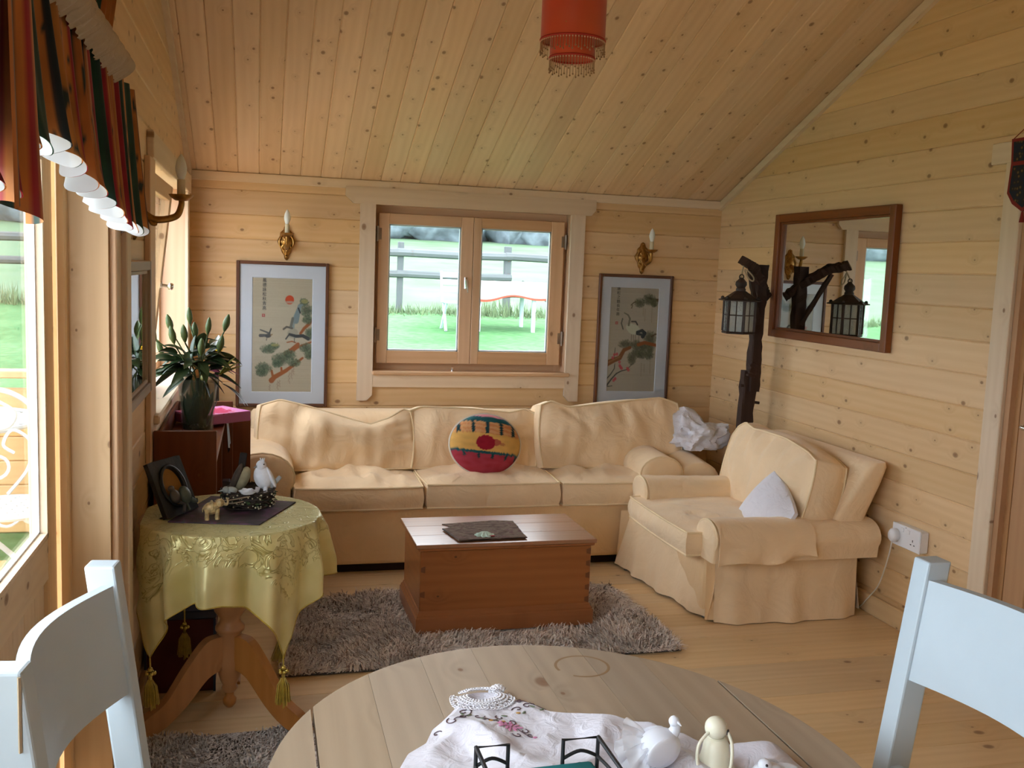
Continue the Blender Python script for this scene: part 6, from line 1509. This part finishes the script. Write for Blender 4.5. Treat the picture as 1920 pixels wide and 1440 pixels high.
def leafblade(p, d, L, w, mat, nm='leaf', droop=.4, roll=0.0, cup=.25):
    d = Vector(d).normalized(); s = d.cross(Vector((0, 0, 1)));  s = s.normalized() if s.length > .1 else Vector((1, 0, 0)); up = s.cross(d)
    s = (s*math.cos(roll)+up*math.sin(roll)); up = s.cross(d)
    def fn(u, v):
        q = v; ww = w*math.sin(math.pi*min(1, q*.93+.07))**.75*(1-q*.25); c = (u-.5)*2
        pt = Vector(p)+d*(L*q)+Vector((0, 0, -droop*L*q*q))+s*(c*ww)+up*(abs(c)**1.6*ww*cup)
        return tuple(pt)
    V, F = grid(fn, 6, 12); n0 = len(V); V2 = [tuple(Vector(a)-up*.0009) for a in V]
    return add(nm, V+V2, F+[tuple(n0+i for i in f[::-1]) for f in F], mat, lil, smooth=True)
def bud(p, d, L, r, mat=None):
    d = Vector(d).normalized(); pr = [(0, .0015), (.1, .45*r), (.35, .95*r), (.55, r), (.8, .7*r), (.95, .3*r), (1, .0008)]
    pts = [Vector(p)+d*(L*a) for a, _ in pr]; return add('bud', *tube(pts, [q for _, q in pr], 9), mat or lgl, lil, smooth=True)
neck = Vector((VX, VY, VZ+.225))
# tips seen against the wall: (x, z, depth shift)
tips = [(-.425, 1.225, -.05), (-.365, 1.255, .02), (-.345, 1.215, -.08), (-.285, 1.285, .03), (-.30, 1.22, -.06), (-.265, 1.225, .05), (-.205, 1.25, -.03), (-.135, 1.26, .04), (-.155, 1.18, -.05), (-.405, 1.15, .05), (-.23, 1.17, -.09)]
for k, (x, z, dy) in enumerate(tips):
    e = Vector((x, VY+dy, z)); b0 = Vector((VX+.03*math.cos(k*2.3), VY+.03*math.sin(k*2.3), VZ+.035)); md = neck+Vector((.028*math.cos(k*1.9), .028*math.sin(k*1.9), 0)); e2 = e-Vector(((e-neck).x*.12, 0, .055))
    P = [Vector(q) for q in spline([tuple(b0), tuple(md), tuple(md.lerp(e2, .5)+Vector((0, 0, .012))), tuple(e2)], 6)]; add('stem', *tube(P, .0032, 6), lst, lil, smooth=True)
    d = (e-e2); bud(e2, d, d.length*1.35, .0145 if k % 3 else .012)
    for j in range(2):
        a = rr.uniform(0, 6.283); q = P[rr.randint(8, 15)]; leafblade(q, (math.cos(a)*.9, math.sin(a)*.9, rr.uniform(.1, .7)), rr.uniform(.09, .14), rr.uniform(.015, .024), lg, droop=rr.uniform(.1, .6), roll=rr.uniform(-.7, .7))
# broad hanging leaves round the rim
for x, z, dx, dz, L, w, dr_ in ((-.33, 1.10, -.9, .25, .13, .022, .35), (-.34, 1.05, -.9, .05, .15, .021, .5), (-.31, 1.07, -.8, -.45, .13, .020, .25), (-.29, 1.12, -.6, .5, .12, .024, .3), (-.27, 1.10, .1, .9, .12, .026, .2), (-.24, 1.13, .15, .9, .11, .028, .25), (-.22, 1.11, .6, .6, .12, .024, .4), (-.20, 1.10, .85, .35, .13, .026, .55), (-.20, 1.06, .9, .1, .12, .028, .4), (-.18, 1.04, .85, -.25, .12, .027, .2), (-.21, 1.03, .7, -.6, .09, .024, .2), (-.27, 1.03, -.4, -.7, .08, .024, .2), (-.25, 1.02, .1, -.9, .07, .026, .1), (-.30, 1.02, -.7, -.5, .10, .022, .2), (-.17, 1.11, .9, .25, .10, .018, .6), (-.23, 1.03, .35, -.8, .08, .026, .1)):
    leafblade((x, VY-.05+rr.uniform(-.03, .05), z), (dx, rr.uniform(-.5, .2), dz), L, w, lg, droop=dr_, roll=rr.uniform(-.9, .9))
for k in range(34):
    a = rr.uniform(0, 6.283); leafblade(neck+Vector((.05*math.cos(a), .05*math.sin(a), rr.uniform(.0, .12))), (math.cos(a), math.sin(a), rr.uniform(-.2, .6)), rr.uniform(.08, .12), rr.uniform(.018, .027), lg, droop=rr.uniform(.2, .6), roll=rr.uniform(-.8, .8))
# opening bud pointing right and a small round one
for q in ((.95, -.1, .75), (1, .1, .5), (.75, .1, .95)): leafblade((-.165, VY-.06, 1.035), q, .105, .014, plain('opening_petal', (.34, .36, .10), .5), 'petal', droop=.05, cup=.5)
bud((-.225, VY-.10, 1.02), (.2, -.5, .5), .035, .013, plain('pale_bud', (.24, .24, .08), .5))
for x, z, dx in ((-.15, 1.0, .8), (-.14, .995, .9)): leafblade((x, VY-.05, z), (dx, -.1, -.35), .10, .011, lg, droop=.5)
for k in range(13): leafblade((VX+.04*math.cos(k*2.4), VY-.045*abs(math.sin(k*1.7)), VZ+.03+.012*(k % 5)), (.35*math.cos(k*2.1), .05, 1), .12, .017, lg, droop=0, roll=k*.7)

# ------------------------------------------------------------------ dining table, chairs
DT = thing('dining_table', 'oval scrubbed pine drop leaf dining table in the foreground', 'dining table', (.468, 1.334, 0))
EX, EY, EA, EB_ = .468, 1.334, .4624, .533
def ellcut(x0, x1, n_=14):
    def yy(x): return EB_*math.sqrt(max(0, 1-((x-EX)/EA)**2))
    xs = [lerp(x0, x1, k/n_) for k in range(n_+1)]
    return [(x, EY-yy(x)) for x in xs]+[(x, EY+yy(x)) for x in xs[::-1]]
def tplank(x0, x1, nm):
    P = ellcut(x0, x1); P2 = [P[0]]
    for p in P[1:]:
        if math.hypot(p[0]-P2[-1][0], p[1]-P2[-1][1]) > 1e-4: P2.append(p)
    if math.hypot(P2[0][0]-P2[-1][0], P2[0][1]-P2[-1][1]) < 1e-4: P2.pop()
    n_ = len(P2); cx_ = (x0+x1)/2
    rings = []
    for ins, z in ((.004, .718), (0, .722), (0, .736), (.0025, .7395), (.006, .740)):
        r = []
        for x, y in P2:
            d = Vector((x-EX, y-EY)); k = 1-ins/d.length; onedge = abs(((x-EX)/EA)**2+((y-EY)/EB_)**2-1) < .02
            r.append((x, EY+(y-EY)*(k if onedge else 1), z))
        rings.append(r)
    V, F = loft(rings)
    mw = Matrix(((0, 1, 0, cx_), (1, 0, 0, EY), (0, 0, -1, .74), (0, 0, 0, 1))); iv = mw.inverted()
    add(nm, [tuple(iv @ Vector(p)) for p in V], [f[::-1] for f in F], M['table'], DT, mw=mw)
J0, J1 = .092, .846
xs = [J0+(J1-J0)*k/7 for k in range(8)]
for a, c in zip(xs, xs[1:]): tplank(a+.0003, c-.0003, 'top_plank')
tplank(EX-EA+.0005, J0-.0045, 'left_leaf'); tplank(J1+.0042, EX+EA-.0005, 'right_leaf')
for a, c in ((EX-.20, 1.0), (EX+.20, 1.0), (EX-.20, 1.66), (EX+.20, 1.66)):
    add('leg', *lathe([(0, 0), (.02, 0), (.024, .02), (.02, .05), (.03, .12), (.034, .30), (.028, .44), (.036, .47), (.030, .50), (.036, .52), (.036, .70), (0, .70)], 20, (a, c, 0)), M['table'], DT, smooth=True)
for b_ in (box(EX-.21, EX+.21, 1.65, 1.672, .60, .717), box(EX-.21, EX+.21, .99, 1.012, .60, .717), box(EX-.212, EX-.19, 1.0, 1.66, .60, .717), box(EX+.19, EX+.212, 1.0, 1.66, .60, .717)): add('apron', *b_, M['table'], DT)
# ring stain left by a mug
add('ring_stain', *tube([(.612+.052*math.cos(a), 1.737+.05*math.sin(a), .7401) for a in np.linspace(-2.2, 3.4, 40)], .0028, 4, flat=.06), plain('stain', (.30, .185, .09), .5), DT)

def dchair(label, s, px, y0, y1, ztop, rake, group):
    """ladder-back chair; s=+1 sitter faces +x. px: x of the post front faces at the top"""
    t = thing('dining_chair', label, 'chair', (px+s*.2, (y0+y1)/2, 0), group)
    th, dp = .042, .048                                         # post size along y, along x
    def postx(z): return px+s*rake*(ztop-z)                      # front face x, leans back upward
    def post(ya, yb):
        bm = bmesh.new(); pr = []
        for z in (0, .42, ztop):
            f_ = postx(max(z, .42)) if z > .4 else postx(.42)-s*.02
            pr.append((f_, z))
        rings = [[(f_, ya, z), (f_, yb, z), (f_-s*dp, yb, z), (f_-s*dp, ya, z)] for f_, z in pr]
        V, F = loft(rings); bm.free(); b2 = bmesh.new()
        vs = [b2.verts.new(v) for v in V]; [b2.faces.new([vs[i] for i in f]) for f in F]; bmesh.ops.recalc_face_normals(b2, faces=b2.faces[:])
        bmesh.ops.bevel(b2, geom=b2.edges[:], offset=.004, segments=2, profile=.5, affect='EDGES'); return from_bm(b2)
    add('back_post', *post(y0, y0+th), M['white'], t); add('back_post', *post(y1-th, y1), M['white'], t)
    # curved splats: bowed away from the sitter
    def slat(z0, z1, bow, nm, thick=.018, arch=.0):
        ya, yb = y0+th-.003, y1-th+.003; rings = []
        for k in range(17):
            u = k/16; y = lerp(ya, yb, u); bz = math.sin(math.pi*u); r = []
            zt = z1-arch*(1-bz) if arch else z1
            for z, dx in ((z0, 0), (zt, 0), (zt, thick), (z0, thick)):
                r.append((postx(z)-s*(.006+bow*bz+dx), y, z))
            rings.append(r)
        V, F = loft(rings); b2 = bmesh.new(); vs = [b2.verts.new(v) for v in V]; [b2.faces.new([vs[i] for i in f]) for f in F]; bmesh.ops.recalc_face_normals(b2, faces=b2.faces[:])
        V, F = from_bm(b2); o = add(nm, V, F, M['white'], t, smooth=True); o.data.set_sharp_from_angle(angle=R_(30)); return o
    slat(ztop-.215, ztop-.032, .045, 'crest_rail'); slat(ztop-.46, ztop-.375, .04, 'lower_rail')
    sx0, sx1 = sorted((postx(.45)-s*.03, postx(.45)+s*.34))
    add('seat', *box(sx0, sx1, y0-.01, y1+.01, .43, .455, .008, 2), M['white'], t)
    fx = postx(.45)+s*.31
    for ya in (y0, y1-th): add('front_leg', *box(fx-.021, fx+.021, ya, ya+th, 0, .43, .004), M['white'], t)
    for z in (.14, .22):
        for ya in (y0+.012, y1-th+.012): add('side_stretcher', *box(min(fx, postx(.42)), max(fx, postx(.42)), ya, ya+.02, z, z+.03, .003), M['white'], t)
    add('front_rail', *box(fx-.012, fx+.012, y0+th, y1-th, .375, .43), M['white'], t)
    return t
g = 'white dining chairs at the oval table'
cl_ = dchair('white painted dining chair with chipped edges left of the table', 1, -.222, 1.225, 1.687, 1.0, .13, g)
cr_ = dchair('white painted dining chair right of the table', -1, 1.150, 1.015, 1.490, 1.015, .13, g)
for p, q in (((-.2225, 1.650, .968), (-.2225, 1.65, .93)), ((-.2235, 1.26, .965), (-.225, 1.28, .955)), ((-.2235, 1.2235, .995), (-.2235, 1.2235, .90))): add('chipped_edge', *tube([p, q], .0022, 4), M['worn'], cl_)
pv = T(-.216, 1.689, 0); cl_.matrix_basis = pv @ RZ(-6.6) @ pv.inverted() @ cl_.matrix_basis; WM[cl_.name] = cl_.matrix_basis.copy()

# ------------------------------------------------------------------ things on the dining table
ZD = .740
# embroidered blouse laid flat
L_ = [(1.645, .368), (1.632, .357), (1.60, .338), (1.573, .320), (1.545, .300), (1.52, .280), (1.476, .262), (1.447, .229), (1.40, .208), (1.30, .17), (1.15, .14), (1.02, .15)]
Rr = [(1.645, .395), (1.632, .418), (1.607, .437), (1.576, .468), (1.538, .506), (1.514, .546), (1.482, .593), (1.46, .632), (1.417, .690), (1.386, .728), (1.358, .786), (1.326, .815), (1.289, .831), (1.15, .80), (1.02, .72)]
def blouse(u, v):
    y = lerp(1.02, 1.640, v); xl = piece(sorted(L_), y); xr = piece(sorted(Rr), y); x = lerp(xl, xr, u)
    e = min(u, 1-u)*2; eb = min(1, e*6)*min(1, (1-v)*14+.0)
    r1 = abs(nz(x*5.5+3, y*4.2, 0)); r2 = abs(nz(x*11, y*9, 5)); z = ZD+.0018+eb*(.004+.022*max(0, .42-r1)*2*sstep(1.56, 1.47, y)+.008*max(0, .3-r2)*2*sstep(1.60, 1.5, y)+.004*sstep(1.47, 1.56, y)+.004*nz(x*24, y*24, 2))
    z += .020*math.exp(-((x-.79)/.04)**2-((y-1.33)/.03)**2)
    dn = math.hypot((x-.382)/.030, (y-1.603)/.026); z += .006*math.exp(-(dn-1)**2*4)*(1 if v < .995 else .3); z -= .010*max(0, 1-dn)*eb
    return (x, y, max(z, ZD+.0008))
bl_ = thing('embroidered_blouse', 'white embroidered blouse with a crocheted collar laid flat on the dining table', 'blouse', (.48, 1.35, ZD))
V, F = grid(blouse, 110, 110); bcl = fabric('blouse_cotton', (.74, .72, .80), wrinkle=.35, wscale=26); add('cloth', V, F, bcl, bl_, smooth=True)
def bz(x, y):
    best = 0; v = (y-1.02)/.62; xl = piece(sorted(L_), y); xr = piece(sorted(Rr), y); u = min(.98, max(.02, (x-xl)/(xr-xl))); return blouse(u, min(.999, v))[2]
lace = plain('crochet_cotton', (.80, .78, .82), .85); lc = []
for ring in range(5):
    ra, rb = .030+.0062*ring, .026+.0056*ring; m_ = 34+5*ring
    for k in range(m_):
        a = 2*math.pi*k/m_+ring*.09; x, y = .383+ra*math.cos(a), 1.603+rb*math.sin(a)
        if ring > 2 and .5 < a < 2.6: continue
        if ring == 3 and k % 2: continue
        zz = bz(x, min(y, 1.637))+.0022+(.006 if math.sin(a) > .5 else 0); rr0 = .0046 if ring == 3 else .0031
        lc.append(tube([(x+rr0*math.cos(q), y+rr0*math.sin(q), zz+.0008*math.sin(q*3)) for q in np.linspace(0, 6.283, 9, endpoint=False)], .00095, 4, closed=True))
for k in range(26):
    a = 2.4*k; r = .015*math.sqrt(k/26); lc.append(ball((.416+r*math.cos(a), 1.630+r*.7*math.sin(a), ZD+.012+.008*(1-k/26)), .0036, 6, 5))
add('crochet_collar', *join(*lc), lace, bl_)['kind'] = 'stuff'
brs = plain('brown_silk', (.10, .055, .07), .6); grs = plain('green_silk', (.16, .20, .13), .6); pks = plain('pink_silk', (.62, .25, .42), .6); ors = plain('orange_silk', (.62, .35, .10), .6)
def stitch(pts, r, mat, nm): 
    P = [(x, y, bz(x, y)+.0012) for x, y, *_ in [tuple(q) for q in spline(pts, 5)]]; add(nm, *tube(P, r, 5, flat=.6), mat, bl_)
def curl(x, y, s, a0, turn=1, mat=None, r=.0011):
    P = [(x+s*(1-k/11)*math.cos(a0+turn*k*.55), y+s*(1-k/11)*math.sin(a0+turn*k*.55)) for k in range(10)]; stitch(P, r, mat or brs, 'stitched_scroll')
for x, y, s, a, tn_ in ((.445, 1.578, .011, 0, 1), (.462, 1.570, .012, 2, -1), (.452, 1.555, .010, 1, 1), (.432, 1.548, .010, 3, -1), (.340, 1.556, .010, 1, 1), (.352, 1.562, .009, 3, -1), (.330, 1.528, .011, 4, 1), (.360, 1.532, .011, 0, -1), (.312, 1.512, .012, 2, 1), (.372, 1.515, .009, 4, -1), (.396, 1.527, .009, 2, 1), (.412, 1.510, .008, 5, 1), (.425, 1.478, .009, 1, -1), (.410, 1.462, .009, 3, 1), (.432, 1.462, .007, 5, -1), (.283, 1.497, .008, 0, 1)): curl(x, y, s, a, tn_)
for P in ([(.43, 1.585), (.45, 1.58), (.47, 1.575), (.485, 1.555)], [(.315, 1.515), (.335, 1.53), (.35, 1.548), (.355, 1.57)], [(.37, 1.52), (.39, 1.51), (.41, 1.505)], [(.415, 1.495), (.42, 1.475), (.43, 1.455)]): stitch(P, .001, brs, 'stitched_scroll')
for x, y, a in ((.345, 1.538, .6), (.365, 1.52, 2.2), (.385, 1.515, .4), (.44, 1.535, 1.0), (.46, 1.553, 2.4), (.405, 1.532, 2.8), (.335, 1.545, 2.0), (.475, 1.545, .5)): add('stitched_leaf', *xf(ball((0, 0, 0), .006, 8, 5, (1, .4, .15)), T(x, y, bz(x, y)+.001) @ RZ(a*57)), grs, bl_)
for k in range(16):
    a = k*2.4; r = .0165*math.sqrt(k/16); x, y = .404+r*math.cos(a)*1.25, 1.495+r*math.sin(a); add('stitched_petal', *xf(ball((0, 0, 0), .0046, 7, 5, (1.3, .6, .22)), T(x, y, bz(x, y)+.001) @ RZ(a*57)), pks, bl_)
for x, y in ((.43, 1.535), (.376, 1.508), (.398, 1.512)): add('stitched_bud', *ball((x, y, bz(x, y)+.001), .0035, 7, 5, (1.2, .8, .3)), ors, bl_)
add('stitched_bud', *ball((.437, 1.452, bz(.437, 1.452)+.001), .0036, 7, 5, (1.2, .8, .3)), pks, bl_)
lt = bz(.382, 1.600); o = glyph('LE', .010, .0004, (0, 0, 0), plain('label_ink', (.10, .12, .25), .8), None, 'label_print')
if o:
    mw_ = T(.378, 1.600, lt+.0022) @ RX(-90); o.parent = bl_; o.matrix_basis = WM[bl_.name].inverted() @ mw_ @ WM[o.name]
    add('neck_label', *box(.374, .396, 1.595, 1.613, lt+.0004, lt+.0014), plain('label_white', (.78, .80, .86), .8), bl_)
# wire napkin holder with teal napkins
ns_ = thing('napkin_holder', 'black wire napkin holder with arched bars on the blouse', 'napkin holder', (.38, 1.17, ZD+.008))
H0, H1 = ZD+.010, ZD+.106; hx0, hx1, hy0, hy1 = .292, .470, 1.08, 1.25
def wire(pts, r=.0032): add('wire', *tube(pts, r, 7), M['black'], ns_, smooth=True)
base = ZD+.0125
wire([(hx0, hy0, base), (hx1, hy0, base), (hx1, hy1, base), (hx0, hy1, base), (hx0, hy0, base)])
for xa, xb in ((hx0, .338), (.418, hx1)):
    wire([(xa, hy1, base), (xa, hy1, H1), (xb, hy1, H1), (xb, hy1, base)])
    for z in (H1-.022, H1-.042, H1-.062): wire(spline([(xa, hy1, z-.006), ((xa+xb)/2, hy1, z+.004), (xb, hy1, z-.006)], 6), .0026)
for x in (hx0, hx1):
    wire([(x, hy1, H1), (x, hy0, H1), (x, hy0, base)])
    for z in (H1-.022, H1-.042): wire(spline([(x, hy1, z-.006), (x, (hy1+hy0)/2, z+.004), (x, hy0, z-.006)], 6), .0026)
wire([(.375, 1.21, base), (.375, 1.21, H1-.03), (.378, 1.12, H1-.03), (.378, 1.12, base)])
tl_ = plain('teal_paper', (.012, .20, .22), .8, var=.1)
for k in range(2):
    tag(add('teal_napkin', *xf(box(-.082, .082, -.076, .076, 0, .0295, .006, 2), T(.381, 1.166, ZD+.0165+.030*k) @ RZ((-1.5, 2.5)[k])), tl_, smooth=True), ('folded teal paper napkin lying beneath the top one in the wire holder', 'folded teal paper napkin uppermost in the black wire holder')[k], 'napkin', 'teal napkins in the wire holder')
# gauze wrapped favour
gz_ = plain('white_satin', (.80, .82, .90), .5, sp=.5); m, n, b = newmat('white_tulle'); b.inputs['Base Color'].default_value = (.80, .81, .84, 1); b.inputs['Alpha'].default_value = .42; b.inputs['Roughness'].default_value = .9; tul = m
fv = thing('white_dove', 'white satin dove trailing tulle beside the cream wooden figure', 'dove ornament', (.60, 1.325, ZD+.006))
def dvp(nm, mm, mat=None): return add(nm, *mm, mat or gz_, fv, smooth=True)
c = Vector((.598, 1.325, .781))
dvp('body', xf(ball((0, 0, 0), .030, 22, 14, (1.15, .95, 1.0)), T(*c) @ RY(-22)))
dvp('neck', tube(spline([tuple(c+Vector((.016, 0, .014))), tuple(c+Vector((.024, -.002, .028))), tuple(c+Vector((.022, -.003, .042)))], 6), [.015, .0135, .012, .0105, .0095, .009, .0085, .008, .0078, .0076, .0075, .0072, .007], 12)); dvp('head', ball(c+Vector((.021, -.004, .043)), .0085, 12, 8)); dvp('beak', tube([c+Vector((.024, -.010, .044)), c+Vector((.027, -.018, .041))], [.003, .0006], 6))
for s in (-1, 1): dvp('wing', xf(ball((0, 0, 0), .026, 16, 10, (1.1, .22, .75)), T(*(c+Vector((-.004, s*.024, .004)))) @ RY(-25) @ RZ(-8*s)))
def tulle(k): return lambda u, v: tuple(c+Vector((-.012-.05*v*math.cos((u-.5)*1.9+k), .03*(u-.5)*2*(.4+v)+.004*math.sin(u*25), .012*(1-v)+.035*v*math.sin((u-.5)*2.4+.35+k)-.030*v*(k < 0)+.003*math.sin(u*31+v*5))))
for k in (0.15, -.5): dvp('tulle_tail', grid(tulle(k), 30, 10), tul)
# cream wooden figure with cord hoops
cw = plain('cream_lacquer', (.80, .76, .60), .35, sp=.5)
fg = thing('cream_figure', 'cream wooden bell figure with a round head and cord hoops on the table', 'figurine', (.683, 1.305, ZD+.005)); c = Vector((.684, 1.305, ZD+.004))
def fp(nm, mm, mat=None): return add(nm, *mm, mat or cw, fg, smooth=True)
fp('body', lathe([(0, 0), (.030, .0), (.032, .004), (.029, .012), (.024, .024), (.0215, .036), (.020, .046), (.016, .054), (.008, .059), (0, .060)], 28, tuple(c)))
fp('head', ball(c+Vector((-.002, 0, .072)), .0175, 20, 14)); fp('ear_hole', xf(lathe([(0, 0), (.0045, 0), (.0045, .0012), (0, .0014)], 14), T(*(c+Vector((.0115, -.0115, .069)))) @ RZ(45) @ RX(90)), M['black'])
fp('collar_ring', tube([c+Vector((.012*math.cos(a), .012*math.sin(a), .057)) for a in np.linspace(0, 6.283, 24, endpoint=False)], .0012, 5, closed=True))
fp('cord_hoop', tube(spline([c+Vector((-.016, -.006, .070)), c+Vector((-.034, -.010, .052)), c+Vector((-.036, -.014, .024)), c+Vector((-.026, -.020, .004)), c+Vector((-.012, -.024, -.001))], 8), .0026, 8))
fp('cord_hoop', tube(spline([c+Vector((.012, -.012, .069)), c+Vector((.016, -.020, .052)), c+Vector((.010, -.032, .026)), c+Vector((-.002, -.038, .006)), c+Vector((-.012, -.034, .0))], 8), .0026, 8))
for k in range(14):
    a = 2.4+k*.27; fp('cord', tube([c+Vector((.026*math.cos(a), .026*math.sin(a), .010)), c+Vector((.042*math.cos(a+.05), .042*math.sin(a+.05), .005)), c+Vector(((.058+.008*math.sin(k*3))*math.cos(a+.1), (.058+.008*math.sin(k*3))*math.sin(a+.1), .004))], .0016, 5))
# second dove, lower right
d3 = thing('small_dove', 'small white dove with a black eye at the bottom edge, right of the cream figure', 'dove ornament', (.745, 1.275, ZD+.006)); c = Vector((.752, 1.262, ZD+.018))
add('body', *xf(ball((0, 0, 0), .02, 18, 12, (1.3, .9, .85)), T(*c) @ RZ(-20)), gz_, d3, smooth=True); add('head', *ball(c+Vector((-.010, -.004, .016)), .0105, 14, 10), gz_, d3, smooth=True); add('eye', *ball(c+Vector((-.012, -.0135, .0205)), .0022, 8, 6), M['black'], d3, smooth=True); add('beak', *tube([c+Vector((-.018, -.010, .014)), c+Vector((-.026, -.014, .010))], [.003, .0006], 6), cw, d3)
add('tail', *xf(ball((0, 0, 0), .016, 12, 8, (1.5, .7, .2)), T(*(c+Vector((.028, .008, .004)))) @ RZ(-10)), gz_, d3, smooth=True)
for s in (-1, 1): add('wing', *xf(ball((0, 0, 0), .015, 12, 8, (1.4, .22, .7)), T(*(c+Vector((.006, s*.016, .004))))), gz_, d3, smooth=True)
